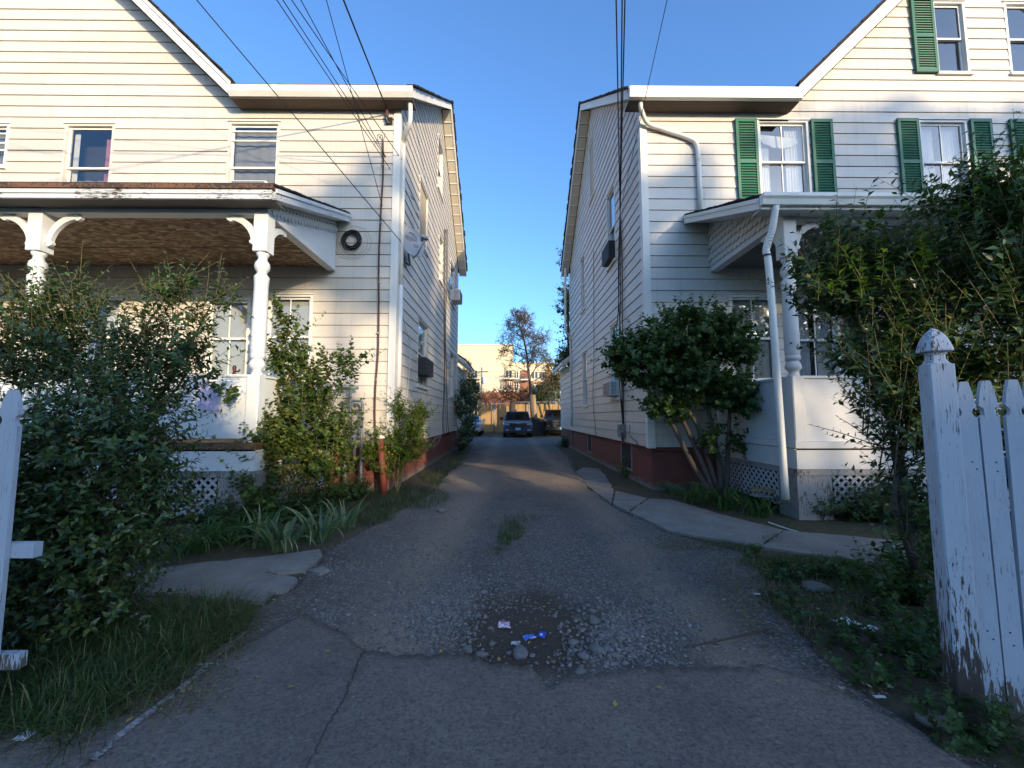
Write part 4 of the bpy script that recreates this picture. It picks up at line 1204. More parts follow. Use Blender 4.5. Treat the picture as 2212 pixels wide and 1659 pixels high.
for i in range(1800):
    y = 1.7 + 9*random.random()**1.6; x = random.uniform(float(ledge(y)), float(redge(y))); pp.append((x, y, 0)); sz.append(random.uniform(0.004, 0.011))
pp = np.array(pp); sz = np.array(sz)
keep = (pp[:,1] > np.interp(pp[:,0], xs_, ye)+0.01) & (pp[:,0] > ledge(pp[:,1])-0.1) & (pp[:,0] < redge(pp[:,1])+0.1)
# the muddy bottom of the hole stays mostly clear
hd = np.sqrt(((pp[:,0]-HOLE.x)/0.27)**2 + ((pp[:,1]-HOLE.y-0.14)/0.34)**2)
keep &= (hd > 1) | (rng.uniform(0,1,len(pp)) < 0.12)
pp = pp[keep]; sz = sz[keep]
pp[:,2] = drive_z(pp[:,0], pp[:,1]) + sz*0.18
pebbles('gravel', pp, sz, M['gravel'])
# chips lying on the paved apron
n = 1500; x = rng.uniform(-2.0, 2.1, n); y = np.interp(x, xs_, ye) - 1.0*rng.uniform(0, 1, n)**1.7
k = y > 1.2; x = x[k]; y = y[k]; s_ = rng.uniform(0.0018, 0.0065, len(x))*rng.uniform(0.5,1,len(x))
pebbles('stone_chips', np.stack([x, y, 0.030+s_*0.2], -1), s_, M['gravel'])
# larger stones, one by one
m = NT('grey_stone'); k = m.noise(9, 6, 0.7)
rr = m.rand()
cc = m.mix(m.ramp(k, [(0.35,0.0),(0.7,1.0)]), (0.20,0.19,0.18), (0.12,0.115,0.11))
cc = m.mix(m.math('MULTIPLY', rr, 0.5), cc, (0.15,0.128,0.105))
m.base(cc).set(0.85, 0.25); m.bump(m.noise(40, 5, 0.7), 0.5, 0.01)
M['stone'] = m.m
def stone(p, r, label, group, seed, flat=0.48, name='stone'):
    rs = np.random.default_rng(seed)
    v = []; fs = []
    # icosphere one level
    V = [Vector(q).normalized() for q in ICO]; Fl = [tuple(f) for f in ICF]; cache = {}
    def mid(a, b):
        k = (min(a,b), max(a,b))
        if k not in cache: V.append(((V[a]+V[b])/2).normalized()); cache[k] = len(V)-1
        return cache[k]
    nf = []
    for a, b, c in Fl:
        ab, bc, ca = mid(a,b), mid(b,c), mid(c,a); nf += [(a,ab,ca),(b,bc,ab),(c,ca,bc),(ab,bc,ca)]
    off = rs.uniform(0, 50, 3); sx, sy = rs.uniform(0.8, 1.3), rs.uniform(0.75, 1.1)
    dirs = [Vector(rs.normal(size=3)).normalized() for _ in range(5)]; cut = rs.uniform(0.45, 0.8, 5)
    out = []
    for q in V:
        rad = 1 + 0.10*math.sin(3*q.x+off[0]) + 0.08*math.sin(4*q.y+off[1])
        for d, c in zip(dirs, cut):
            t = q.dot(d)*rad
            if t > c: rad *= (c + (t-c)*0.25)/t
        out.append((p[0]+q.x*rad*r*sx, p[1]+q.y*rad*r*sy, p[2]+q.z*rad*r*flat))
    o = MB().add(out, nf).build(name, M['stone'])
    o.data.polygons.foreach_set('use_smooth', [True]*len(o.data.polygons))
    m_ = o.matrix_world
    return tag(o, label, 'stone', group)
rim = [(1123,1401,30),(1042,1408,17),(1062,1378,10),(1008,1395,12),(1255,1455,17),(1290,1405,22),(1262,1419,18),(1310,1400,12),(1330,1418,13),(1255,1440,9),(1238,1379,16),(1285,1340,13),(1312,1343,12),(1340,1380,12),(1352,1402,10),(1325,1435,9),(1365,1415,10),(1300,1370,11),(1278,1322,12),(1250,1320,9),(1100,1400,9),(1150,1405,9),(1230,1400,10),(1375,1370,9),(1060,1345,8),(1085,1330,8),(940,1320,10),(965,1305,9),(985,1345,9),(905,1370,9),(935,1385,8),(1020,1268,9),(1045,1282,9),(1005,1300,8),(1030,1325,8),(1012,1225,8),(1430,1420,9),(1395,1440,8)]
for i, (px, py, r) in enumerate(rim):
    g = gnd(px, py); rr = r*g.y/860*(0.85 if r < 25 else 0.72)
    big = ('largest flat-topped grey stone lying in the muddy pothole', None) if i == 0 else ('grey stone the size of a fist or less by the pothole', 'loose stones around the pothole')
    zz = float(drive_z(np.array([g.x]), np.array([g.y]))[0])
    stone((g.x, g.y, zz + rr*0.25), rr, big[0], big[1], 100+i)
for i, (px, py, r, lab) in enumerate(((953,1103,14,'white quartz-like stone on the drive by the grass verge'),(1763,1272,30,'dark flat stone half sunk in the right-hand weeds'),(2000,1552,30,'red-brown brick lump at the foot of the fence post'))):
    g = gnd(px, py); stone((g.x, g.y, 0.0), r*g.y/860*0.9, lab, None, 300+i, flat=0.45)
g = gnd(2035, 1560); stone((g.x, g.y, 0.0), 0.05, 'red-brown broken brick piece touching the gate post', None, 333, 0.5)
# ================================================================== vegetation
def unit(a): return a/np.maximum(np.linalg.norm(a, axis=-1, keepdims=True), 1e-9)
LEAF_OVAL = (np.array([(0,0,0),(0,0.5,-0.05),(0,1,-0.12),(0.5,0.42,0.05),(-0.5,0.42,0.05)]), np.array([(0,1,2,3),(0,4,2,1)]))
# three-lobed, toothed leaf: half outline base, side lobe, notch, tip
LEAF_LOBED = (np.array([(0,0,0),(0,0.45,-0.04),(0,1,-0.10),(0.48,0.20,0.04),(0.52,0.52,0.02),(0.20,0.62,0.03),(-0.48,0.20,0.04),(-0.52,0.52,0.02),(-0.20,0.62,0.03)]),
              np.array([(0,1,4,3),(1,2,5,4),(0,6,7,1),(1,7,8,2)]))
def leaves(pos, dr, nrm, ln, wd, shape=LEAF_OVAL, tint=None, curl=0.0):
    """pos, dr, nrm (n,3); returns V, F, tint"""
    tv, tf = shape; n = len(pos)
    y = unit(dr); x = unit(np.cross(y, nrm)); z = np.cross(x, y)
    k = len(tv)
    V = pos[:,None,:] + tv[None,:,0:1]*wd[:,None,None]*x[:,None,:] + tv[None,:,1:2]*ln[:,None,None]*y[:,None,:] + (tv[None,:,2:3]-curl*tv[None,:,1:2]**2)*ln[:,None,None]*z[:,None,:]
    Fc = tf[None] + (np.arange(n)*k)[:,None,None]
    t = np.repeat((rng.uniform(0,1,n) if tint is None else tint)[:,None], k, 1).reshape(-1,1)
    return V.reshape(-1,3), Fc.reshape(-1,4), np.concatenate([t,t,t], 1)
def rand_dirs(n):
    return unit(rng.normal(size=(n,3)))
def sample_blobs(blobs, n, shell=0.55):
    w = np.array([b[3]*b[4]*b[5] for b in blobs])**0.75
    w = w*np.array([b[6] if len(b) > 6 else 1 for b in blobs]); w /= w.sum()
    idx = rng.choice(len(blobs), n, p=w); B = np.array([b[:6] for b in blobs])[idx]
    d = rand_dirs(n); r = (shell**3 + (1-shell**3)*rng.uniform(0,1,n))**(1/3)
    r = r*(0.86 + 0.28*rng.uniform(0,1,n))
    return B[:,:3] + d*B[:,3:]*r[:,None], d, B
def twig_foliage(blobs, n, nl, tl, ll, lw, upb=0.8, shape=LEAF_OVAL, spread=1.0, shell=0.45, curl=0.15, droop=0.0, outb=0.6):
    """n twigs, each with nl leaves set along it in crossed pairs"""
    base, d, _ = sample_blobs(blobs, n, shell)
    td = unit(d*outb*np.array([1,1,0.5]) + np.array([0,0,upb]) + rng.normal(size=(n,3))*0.35)
    L = tl*(0.5 + 1.15*rng.uniform(0, 1, n)**2)
    side = unit(np.cross(td, rng.normal(size=(n,3))))
    t = (np.arange(nl)+0.5)/nl
    bend = unit(d + rng.normal(size=(n,3))*0.4)
    P0 = base - td*(L*0.35)[:,None]
    pos = P0[:,None,:] + td[:,None,:]*(L[:,None]*t[None])[:,:,None] + bend[:,None,:]*(0.18*L[:,None]*(t**2)[None])[:,:,None]
    pos[:,:,2] -= droop*(L[:,None]*t[None]**2)
    ang = (np.arange(nl)//2)*(math.pi/2) + (np.arange(nl)%2)*math.pi
    ang = ang[None] + rng.uniform(0, 6.28, n)[:,None] + rng.normal(size=(n,nl))*0.3
    oth = np.cross(td, side)
    rad = side[:,None,:]*np.cos(ang)[:,:,None] + oth[:,None,:]*np.sin(ang)[:,:,None]
    ld = unit(rad*spread + td[:,None,:]*0.65 + rng.normal(size=(n,nl,3))*0.18)
    nr = unit(td[:,None,:]*0.9 - rad*0.5 + np.array([0,0,0.5]) + rng.normal(size=(n,nl,3))*0.3)
    sz = (0.65+0.5*np.sin(np.pi*np.clip(t*0.9+0.1,0,1)))[None]*rng.uniform(0.75,1.2,(n,nl))
    young = np.clip(rng.uniform(0,1,(n,nl))*0.75 + 0.25*t[None], 0, 1)
    V, Fc, T = leaves(pos.reshape(-1,3), ld.reshape(-1,3), nr.reshape(-1,3), (ll*sz).ravel(), (lw*sz).ravel(), shape, young.ravel(), curl)
    # twigs as three-sided slivers
    t5 = np.array([0, 0.4, 0.75, 1.0]); q = 3
    c = P0[:,None,:] + td[:,None,:]*(L[:,None]*t5[None])[:,:,None] + bend[:,None,:]*(0.18*L[:,None]*(t5**2)[None])[:,:,None]
    c[:,:,2] -= droop*(L[:,None]*t5[None]**2)
    rr = np.array([0.0026,0.0022,0.0016,0.0008])*max(1.0, tl/0.3)
    a3 = np.arange(q)*2*math.pi/q
    TV = c[:,:,None,:] + rr[None,:,None,None]*(side[:,None,None,:]*np.cos(a3)[None,None,:,None] + oth[:,None,None,:]*np.sin(a3)[None,None,:,None])
    TV = TV.reshape(n, 4*q, 3)
    tf = np.array([(i*q+k, i*q+(k+1)%q, (i+1)*q+(k+1)%q, (i+1)*q+k) for i in range(3) for k in range(q)])
    TF = tf[None] + (np.arange(n)*4*q)[:,None,None]
    return (V, Fc, T), (TV.reshape(-1,3), TF.reshape(-1,4))
def limbs(parent, base, targets, r0, mat, name='stem', wob=0.08):
    for tg in targets:
        b = Vector(base) + Vector((random.uniform(-1,1)*r0*1.2, random.uniform(-1,1)*r0*1.2, -0.05)); e = Vector(tg)
        m1 = b.lerp(e, 0.35) + Vector((random.uniform(-wob,wob), random.uniform(-wob,wob), random.uniform(0,wob)))
        m2 = b.lerp(e, 0.7) + Vector((random.uniform(-wob,wob), random.uniform(-wob,wob), random.uniform(0,wob)))
        pts = curve([b, m1, m2, e], 5); n = len(pts)
        MB().tube(pts, [r0*(1-0.75*i/(n-1)) for i in range(n)], 7).build(name, mat, parent, smooth=True)
def B(px, py, Y, rx, ry, rz, w=1.0):
    c = at(px, py, Y); return (c.x, c.y, c.z, rx, ry, rz, w)

G_PRIVET = leafmat('privet_leaf', [(0.0,(0.028,0.056,0.020)),(0.55,(0.052,0.098,0.028)),(0.85,(0.10,0.155,0.038)),(0.97,(0.16,0.17,0.035)),(1.0,(0.28,0.20,0.05))], trans=0.25, rough=0.32, spec=0.5)
G_HIB = leafmat('hibiscus_leaf', [(0.0,(0.030,0.060,0.016)),(0.5,(0.055,0.105,0.022)),(0.8,(0.13,0.175,0.030)),(0.93,(0.26,0.24,0.05)),(1.0,(0.30,0.15,0.05))], trans=0.40, rough=0.5)
G_HIBD = leafmat('hibiscus_leaf_dark', [(0.0,(0.030,0.064,0.020)),(0.6,(0.055,0.105,0.028)),(0.9,(0.10,0.15,0.036)),(1.0,(0.17,0.19,0.045))], trans=0.30, rough=0.5)
G_LIME = leafmat('yellow_green_leaf', [(0.0,(0.05,0.10,0.018)),(0.5,(0.10,0.17,0.024)),(0.85,(0.20,0.25,0.03)),(1.0,(0.36,0.30,0.05))], trans=0.42, rough=0.42)
G_BLADE = leafmat('lily_blade', [(0.0,(0.030,0.075,0.022)),(0.6,(0.060,0.13,0.034)),(0.9,(0.10,0.17,0.045)),(1.0,(0.30,0.25,0.08))], trans=0.3, rough=0.42)
G_IRIS = leafmat('iris_blade', [(0.0,(0.065,0.11,0.060)),(0.6,(0.11,0.17,0.080)),(0.85,(0.19,0.22,0.09)),(1.0,(0.42,0.36,0.20))], trans=0.25, rough=0.45)
G_GRASS = leafmat('grass_blade', [(0.0,(0.030,0.060,0.016)),(0.6,(0.055,0.095,0.024)),(0.85,(0.10,0.12,0.035)),(1.0,(0.26,0.20,0.10))], trans=0.3, rough=0.5)
G_WEED = leafmat('weed_leaf', [(0.0,(0.035,0.075,0.025)),(0.7,(0.065,0.12,0.035)),(1.0,(0.11,0.16,0.05))], trans=0.3, rough=0.55)

def bush(name, label, loc, blobs, n, nl, tl, ll, lw, leaf, twig, targets=(), r0=0.02, group=None, cat='bush', bark=None, **kw):
    t = thing(name, loc, label, cat, group)
    (V, Fc, T), (TV, TF) = twig_foliage(blobs, n, nl, tl, ll, lw, **kw)
    ok = V.reshape(len(Fc)//len(kw.get('shape', LEAF_OVAL)[1]), -1, 3)
    f = mesh_np('foliage', V, Fc, leaf, t, col=T, kind='stuff')
    mesh_np('twigs', TV, TF, twig, t, kind='stuff')
    if targets: limbs(t, loc, targets, r0, bark or M['bark'])
    return t

# --- privet beside the left fence: a tall loose one behind, a dense dark one in front
b1 = [B(60,760,3.5,.55,.45,.42), B(200,770,3.4,.5,.4,.42), B(350,740,3.3,.30,.35,.40,1.2), B(375,620,3.3,.12,.12,.24,1.6), B(455,660,3.3,.17,.15,.20,1.3), B(410,790,3.3,.22,.25,.28), B(-90,760,3.5,.5,.45,.45), B(280,860,3.2,.45,.4,.3), B(130,660,3.5,.45,.3,.25)]
lb = gnd(250, 1200); lb = Vector((lb.x, 3.3, 0))
bush('privet_bush', 'tall loose privet bush in front of the left porch, tips reaching the ceiling', lb, [b[:3]+tuple(r*0.80 for r in b[3:6])+b[6:] for b in b1], 930, 13, 0.36, 0.060, 0.027, G_PRIVET, M['twig'],
     [at(60,760,3.5), at(200,770,3.4), at(350,740,3.3), at(375,620,3.3), at(455,660,3.3), at(410,800,3.3), at(280,860,3.3), at(130,700,3.5)], 0.022, upb=0.9, bark=M['bark'])
b2 = [B(120,980,2.9,.62,.45,.42), B(290,960,2.9,.32,.35,.36), B(60,1180,2.75,.55,.4,.42), B(220,1160,2.75,.38,.4,.40), B(330,1080,2.85,.20,.3,.30), B(130,1320,2.6,.40,.3,.22), B(20,1050,2.7,.35,.4,.45), B(270,1270,2.7,.18,.25,.2,.6)]
lb2 = gnd(185, 1360)
bush('privet_bush', 'dense dark privet bush right behind the left picket fence', lb2, [b[:3]+tuple(r*0.86 for r in b[3:6])+b[6:] for b in b2], 1350, 13, 0.30, 0.052, 0.026, G_PRIVET, M['darktwig'],
     [at(150,980,2.9), at(260,960,2.9), at(330,1080,2.85), at(60,1180,2.75)], 0.020, upb=0.45, bark=M['bark'], shell=0.3)
# its leaning bare trunk
pts = curve([gnd(178,1345), at(205,1255,2.72), at(232,1170,2.78), at(262,1060,2.85)], 6)
tr = bpy.data.objects['privet_bush.001']
MB().tube(pts, [0.034*(1-0.5*i/(len(pts)-1)) for i in range(len(pts))], 9).build('trunk', M['bark'], tr, smooth=True)

# --- rose of sharon by the left porch corner, in the sun
b3 = [B(655,920,5.9,.42,.38,.55), B(620,770,5.9,.20,.2,.42,1.3), B(690,830,6.0,.30,.25,.40), B(760,790,6.1,.22,.2,.22,1.1), B(575,960,5.6,.24,.25,.30), B(700,1000,5.8,.34,.3,.32), B(500,850,5.3,.20,.15,.10,.8), B(560,1060,5.5,.25,.25,.22), B(730,930,6.0,.26,.25,.3), B(615,690,5.9,.10,.1,.18,1.3)]
lb3 = Vector((-3.05, 5.95, 0))
bush('rose_of_sharon_bush', 'sunlit rose of sharon bush with seed pods between the left porch and gas meter', lb3, b3, 500, 15, 0.46, 0.072, 0.056, G_HIB, M['twig'],
     [at(655,900,5.9), at(620,740,5.9), at(690,830,6.0), at(760,790,6.1), at(575,960,5.6), at(700,980,5.8), at(600,850,5.8), at(730,900,6.0)], 0.016, upb=1.0, shape=LEAF_LOBED, outb=0.8, bark=M['twig'])
# --- yellow-green bush at the corner by the red pipe
b4 = [B(880,958,7.65,.34,.20,.36,1.5), B(815,960,7.5,.20,.12,.28), B(895,915,7.85,.2,.18,.25), B(862,880,7.6,.10,.1,.28,1.2), B(910,890,7.9,.20,.15,.14), B(850,1010,7.5,.2,.15,.2,.8), B(790,985,7.5,.2,.12,.25,.7)]
bush('leafy_bush', 'bright yellow-green bush at the corner foundation behind the red pipe', Vector((-2.05, 7.5, 0)), b4, 400, 13, 0.36, 0.060, 0.042, G_LIME, M['twig'],
     [at(880,960,7.6), at(815,960,7.5), at(862,880,7.6), at(905,895,7.8)], 0.010, upb=0.7, bark=M['twig'])
# --- rose of sharon tree at the right house: several leaning stems, a rounded head
b5 = [B(1395,780,6.7,.50,.45,.46), B(1480,730,6.8,.66,.5,.52), B(1490,830,6.7,.55,.45,.35), B(1570,740,6.7,.45,.42,.48), B(1440,880,6.7,.34,.35,.25,.8), B(1585,850,6.6,.36,.35,.34), B(1345,770,6.7,.22,.25,.26), B(1540,955,6.6,.18,.2,.26,.6), B(1600,960,6.7,.16,.2,.22,.5)]
lb5 = Vector((3.42, 6.75, 0))
t5 = thing('rose_of_sharon_tree', lb5, 'small multi-stemmed tree with a round dark head against the right house corner', 'tree')
(V, Fc, T), (TV, TF) = twig_foliage(b5, 1150, 15, 0.36, 0.076, 0.062, upb=0.5, shape=LEAF_LOBED, shell=0.3)
mesh_np('foliage', V, Fc, G_HIBD, t5, col=T, kind='stuff'); mesh_np('twigs', TV, TF, M['darktwig'], t5, kind='stuff')
def stem(px, r0, parent, mat=M['bark'], name='stem'):
    pts = curve(px, 6); n = len(pts)
    MB().tube(pts, [r0*(1-0.62*i/(n-1)) for i in range(n)], 9).build(name, mat, parent, smooth=True)
sy = 6.75
stem([at(1545,1078,sy), at(1500,1010,sy), at(1462,935,sy-.05), at(1415,840,sy-.1), at(1392,770,sy-.1)], 0.052, t5)
stem([at(1548,1078,sy), at(1512,990,sy), at(1478,915,sy+.05), at(1440,840,sy), at(1462,760,sy)], 0.048, t5)
stem([at(1555,1078,sy+.05), at(1535,1010,sy), at(1512,930,sy), at(1480,860,sy), at(1500,740,sy)], 0.05, t5)
stem([at(1560,1080,sy), at(1553,1000,sy), at(1540,930,sy), at(1530,850,sy), at(1570,750,sy)], 0.052, t5)
stem([at(1568,1080,sy-.05), at(1572,990,sy-.05), at(1575,920,sy), at(1580,850,sy), at(1600,790,sy)], 0.045, t5)
# --- privet at the right, over the fence
b6 = [B(1940,640,3.5,.52,.42,.42), B(2090,560,3.3,.48,.4,.40), B(1830,600,3.6,.34,.35,.34), B(1770,620,3.7,.20,.25,.34), B(2170,720,3.0,.50,.4,.55), B(1990,800,3.2,.34,.4,.34), B(1880,760,3.4,.26,.35,.26), B(2110,420,3.2,.14,.14,.22,1.5), B(2040,450,3.3,.18,.15,.12,1.2), B(2200,440,3.0,.25,.25,.25,1.2), B(2150,950,2.9,.4,.35,.4), B(2260,600,2.9,.4,.4,.5), B(1940,930,3.1,.17,.2,.20,.7), B(1830,500,3.6,.2,.2,.12), B(1990,1080,3.0,.13,.2,.22,.8), B(1970,1190,2.9,.12,.2,.18,.7), B(1930,850,3.2,.25,.3,.25)]
lb6 = Vector((3.3, 3.0, 0))
t6 = thing('privet_bush', lb6, 'large glossy privet bush hiding the right porch, behind the gate post', 'bush')
(V, Fc, T), (TV, TF) = twig_foliage(b6, 1700, 13, 0.42, 0.072, 0.037, upb=0.95, shell=0.45)
mesh_np('foliage', V, Fc, G_PRIVET, t6, col=T, kind='stuff'); mesh_np('twigs', TV, TF, M['twig'], t6, kind='stuff')
for tgt in ((1940,640,3.5),(2090,560,3.3),(1830,600,3.6),(1880,760,3.4)):
    e = at(*tgt); b0 = at(1975,1230,3.0)
    stem([b0, b0.lerp(at(1950,1000,3.05), 0.8)+Vector((random.uniform(-.1,.1),0,0)), at(1950,1000,3.05).lerp(e, 0.5), e], 0.022, t6)
# upright shoots standing out of the near side; sunlight painted as brighter leaf colour
(V, Fc, T), (TV, TF) = twig_foliage([B(1940,560,3.05,.55,.06,.16), B(1830,620,3.2,.3,.06,.2), B(2060,640,2.9,.4,.06,.25), B(2100,450,3.0,.2,.06,.12), B(1960,720,3.0,.35,.06,.12)], 22, 13, 0.30, 0.064, 0.034, upb=1.6, outb=0.15, shell=0.05, curl=0.25)
mesh_np('shoots', V, Fc, G_LIME, t6, col=T*0.6, kind='stuff'); mesh_np('shoot_stems', TV, TF, M['twig'], t6, kind='stuff')
# arching bare-ish shoots in front of the right parapet
(V, Fc, T), (TV, TF) = twig_foliage([B(1890,900,3.1,.05,.1,.05), B(1930,960,3.0,.06,.1,.06), B(1960,1000,3.0,.08,.1,.05), B(1990,920,3.0,.1,.1,.1)], 34, 16, 0.7, 0.05, 0.02, upb=0.7, outb=0.2, shell=0.1, curl=0.1)
mesh_np('shoots', V, Fc, G_PRIVET, t6, col=T, kind='stuff'); mesh_np('shoot_stems', TV, TF, M['darktwig'], t6, kind='stuff')

# ------------------------------------------------------------------ strap-leaved clumps: each blade a part
def blade_mesh(L, W, arch, twist, seed, seg=7):
    """arching strap leaf with a folded keel, growing from the origin toward +Y"""
    V = []; Fc = []
    x = y = z = 0.0
    for i in range(seg+1):
        t = i/seg
        a = R(78) - arch*t**1.3
        if i: y += L/seg*math.cos(a); z += L/seg*math.sin(a)
        w = W*(0.55+0.45*math.sin(math.pi*min(1, t*1.1+0.2)))*(1-t**3.5) + 0.0005
        tw = twist*t
        V += [(-w/2*math.cos(tw), y, z+w*0.22-w/2*math.sin(tw)), (0, y, z), (w/2*math.cos(tw), y, z+w*0.22+w/2*math.sin(tw))]
    for i in range(seg):
        a = 3*i; Fc += [(a, a+1, a+4, a+3), (a+1, a+2, a+5, a+4)]
    return V, Fc
BLADES = {}
def blade_bank(key, n, L, W, arch, mat, tintf=None):
    out = []
    for i in range(n):
        V, Fc = blade_mesh(L*random.uniform(0.75, 1.15), W*random.uniform(0.8, 1.15), R(random.uniform(*arch)), R(random.uniform(-30, 30)), i)
        me = bpy.data.meshes.new('leaf_blade'); me.from_pydata(V, [], Fc); me.materials.append(mat)
        ca = me.color_attributes.new('tint', 'FLOAT_COLOR', 'POINT'); tv = random.random()
        k = []
        for j in range(len(V)):
            tt = min(1, tv*0.8 + (0.5 if (tv > 0.75 and j > len(V)*0.7) else 0)); k += [tt, tt, tt, 1]
        ca.data.foreach_set('color', k)
        me.polygons.foreach_set('use_smooth', [True]*len(me.polygons))
        out.append(me)
    BLADES[key] = out
blade_bank('lily', 14, 0.62, 0.022, (95, 165), G_BLADE)
blade_bank('iris', 12, 0.46, 0.040, (25, 150), G_IRIS)
def clump(name, label, c, key, n, spread, cat, scale=1.0, group=None):
    t = thing(name, (c[0], c[1], 0), label, cat, group)
    for i in range(n):
        a = random.uniform(0, 2*math.pi); r = spread*math.sqrt(random.random())
        s = scale*random.uniform(0.75, 1.15)
        place('leaf_blade', random.choice(BLADES[key]), t, (c[0]+r*math.cos(a+1.2), c[1]+r*math.sin(a+1.2), -0.02), (0, 0, a + random.uniform(-.5,.5)), (s, s, s))
    return t
for px, py, n, sc_, lab in ((1500,1085,52,1.05,'daylily clump with long arching leaves at the base of the round-headed tree'),(1570,1098,60,1.15,'daylily clump spilling over the walk beside the porch lattice'),
                            (1640,1112,46,1.05,'daylily clump between the walk and the porch downspout'),(1455,1068,26,0.75,'small daylily clump by the red foundation corner')):
    g = gnd(px, py); clump('daylily', lab, (g.x, g.y), 'lily', n, 0.16, 'daylily', sc_)
for px, py, n, sc_, lab in ((430,1188,60,0.95,'daylily clump at the back edge of the concrete pad by the dark privet'),(500,1172,60,1.0,'daylily clump in front of the left porch lattice'),(370,1205,40,0.85,'thin daylily clump under the dark privet'),(555,1155,46,0.95,'daylily clump between the irises and the porch lattice')):
    g = gnd(px, py); clump('daylily', lab, (g.x, g.y), 'lily', n, 0.15, 'daylily', sc_)
for px, py, n, sc_, lab in ((610,1185,26,1.15,'iris with blue-green sword leaves and bleached tips at the pad corner'),(690,1165,26,1.1,'iris clump leaning over the drive edge below the sunlit bush'),(740,1140,20,1.0,'iris clump with flattened leaves beside the grassy strip'),(560,1175,16,1.1,'iris with a dried white bent leaf between daylilies and pad')):
    g = gnd(px, py); clump('iris', lab, (g.x, g.y), 'iris', n, 0.14, 'iris', sc_)

# ------------------------------------------------------------------ grass, weeds: uncountable
def grass(name, pos, h, w, lean=0.5, mat=None, tint=None):
    n = len(pos); a = rng.uniform(0, 2*np.pi, n); d = np.stack([np.cos(a), np.sin(a), np.zeros(n)], -1)
    s = np.stack([-np.sin(a), np.cos(a), np.zeros(n)], -1); H_ = h*rng.uniform(0.45, 1.25, n); Wd = w*rng.uniform(0.6, 1.3, n); ln = lean*rng.uniform(0.2, 1.5, n)
    V = np.zeros((n, 7, 3))
    for i, (t, ww) in enumerate(((0,1),(0.45,0.9),(0.78,0.6))):
        c = pos + d*(ln*H_*t**1.7)[:,None]; c = c + np.array([0,0,1])*(H_*(t - 0.28*ln*t**2.2))[:,None]
        V[:,2*i] = c - s*(Wd*ww/2)[:,None]; V[:,2*i+1] = c + s*(Wd*ww/2)[:,None]
    c = pos + d*(ln*H_)[:,None] + np.array([0,0,1])*(H_*(1-0.42*ln))[:,None]; V[:,6] = c
    q = np.array([(0,1,3,2),(2,3,5,4),(4,5,6,6)])
    Fq = (q[None] + (np.arange(n)*7)[:,None,None]).reshape(-1,4)
    tri = Fq[Fq[:,2] == Fq[:,3]][:, :3]; quad = Fq[Fq[:,2] != Fq[:,3]]
    Ft = np.concatenate([quad[:,[0,1,2]], quad[:,[0,2,3]], tri])
    T = np.repeat((rng.uniform(0,1,n) if tint is None else tint)[:,None], 7, 1).reshape(-1,1); T = np.concatenate([T,T,T],1)
    return mesh_np(name, V.reshape(-1,3), Ft, mat or G_GRASS, col=T, kind='stuff')
def px_area(regions):
    out = []
    for cx, cy, rx, ry, n in regions:
        for q in scatter_px(cx, cy, rx, ry, n):
            g = gnd(*q); out.append((g.x, g.y, -0.015))
    return np.array(out)
tag(grass('grass', px_area([(330,1385,150,70,1500),(220,1460,170,80,1500),(120,1530,140,90,1000),(430,1350,110,45,900),(60,1420,100,80,600)]), 0.20, 0.0055, 1.35), 'long unmown grass between the left fence and the paved edge', 'grass')
tag(grass('grass', px_area([(880,1075,90,25,1500),(960,1030,50,18,900),(800,1110,60,25,800),(985,1000,22,14,400)]), 0.12, 0.006, 0.7), 'grassy strip along the red foundation of the left house', 'grass')
tq = px_area([(1105,1150,28,22,420),(1090,1168,18,14,160),(1125,1122,40,10,110),(1075,1195,20,10,50)]); tq[:,2] = drive_z(tq[:,0], tq[:,1]) - 0.004
tag(grass('grass', tq, 0.085, 0.005, 1.0), 'small tuft of grass growing in the middle of the drive', 'grass')
tag(grass('grass', px_area([(1750,1225,120,25,2600),(1900,1260,120,30,1500),(1660,1215,70,14,800),(1520,1180,110,10,500),(1670,1165,25,8,160),(1720,1290,90,35,700),(1450,1165,30,10,120)]), 0.06, 0.004, 0.8), 'low green grass between the walk and the drive', 'grass')
tag(grass('dry_grass', px_area([(450,1400,80,60,260),(300,1520,150,40,300),(500,1330,40,30,160),(1700,1320,130,60,220),(1600,1250,90,40,160)]), 0.14, 0.004, 1.5, tint=rng.uniform(0.9,1.0,1100)), 'dry bleached grass stems along the edges of the drive', 'grass')
# leafy weeds
def weeds(name, label, regions, n, h, ll, lw, nl=12, upb=0.9, mat=None, shape=LEAF_OVAL):
    bl = []
    for px, py, rx, rz in regions:
        g = gnd(px, py); bl.append((g.x, g.y, h*0.42, rx, rx*0.8, rz, 1))
    (V, Fc, T), (TV, TF) = twig_foliage(bl, n, nl, h, ll, lw, upb=upb, shell=0.1, shape=shape)
    V[:,2] = np.maximum(V[:,2], 0.0)
    e = thing(name, (bl[0][0], bl[0][1], 0), label, 'weeds'); e['kind'] = 'stuff'
    mesh_np('foliage', V, Fc, mat or G_WEED, e, col=T, kind='stuff'); mesh_np('stalks', TV, TF, M['darktwig'], e, kind='stuff')
weeds('weeds', 'leafy weeds spreading over the verge at the foot of the gate post', [(1960,1500,.14,.10),(1900,1420,.18,.10),(1800,1390,.16,.08),(1740,1340,.18,.07),(1990,1400,.16,.16),(2080,1590,.2,.08),(2180,1600,.2,.10),(1850,1470,.12,.07)], 200, 0.13, 0.032, 0.022, shape=LEAF_LOBED)
weeds('weeds', 'feathery green mugwort growing beside the right fence', [(1960,1300,.16,.22),(2010,1230,.18,.28),(1900,1330,.14,.14),(1985,1450,.10,.16)], 150, 0.30, 0.055, 0.028, nl=16, shape=LEAF_LOBED)
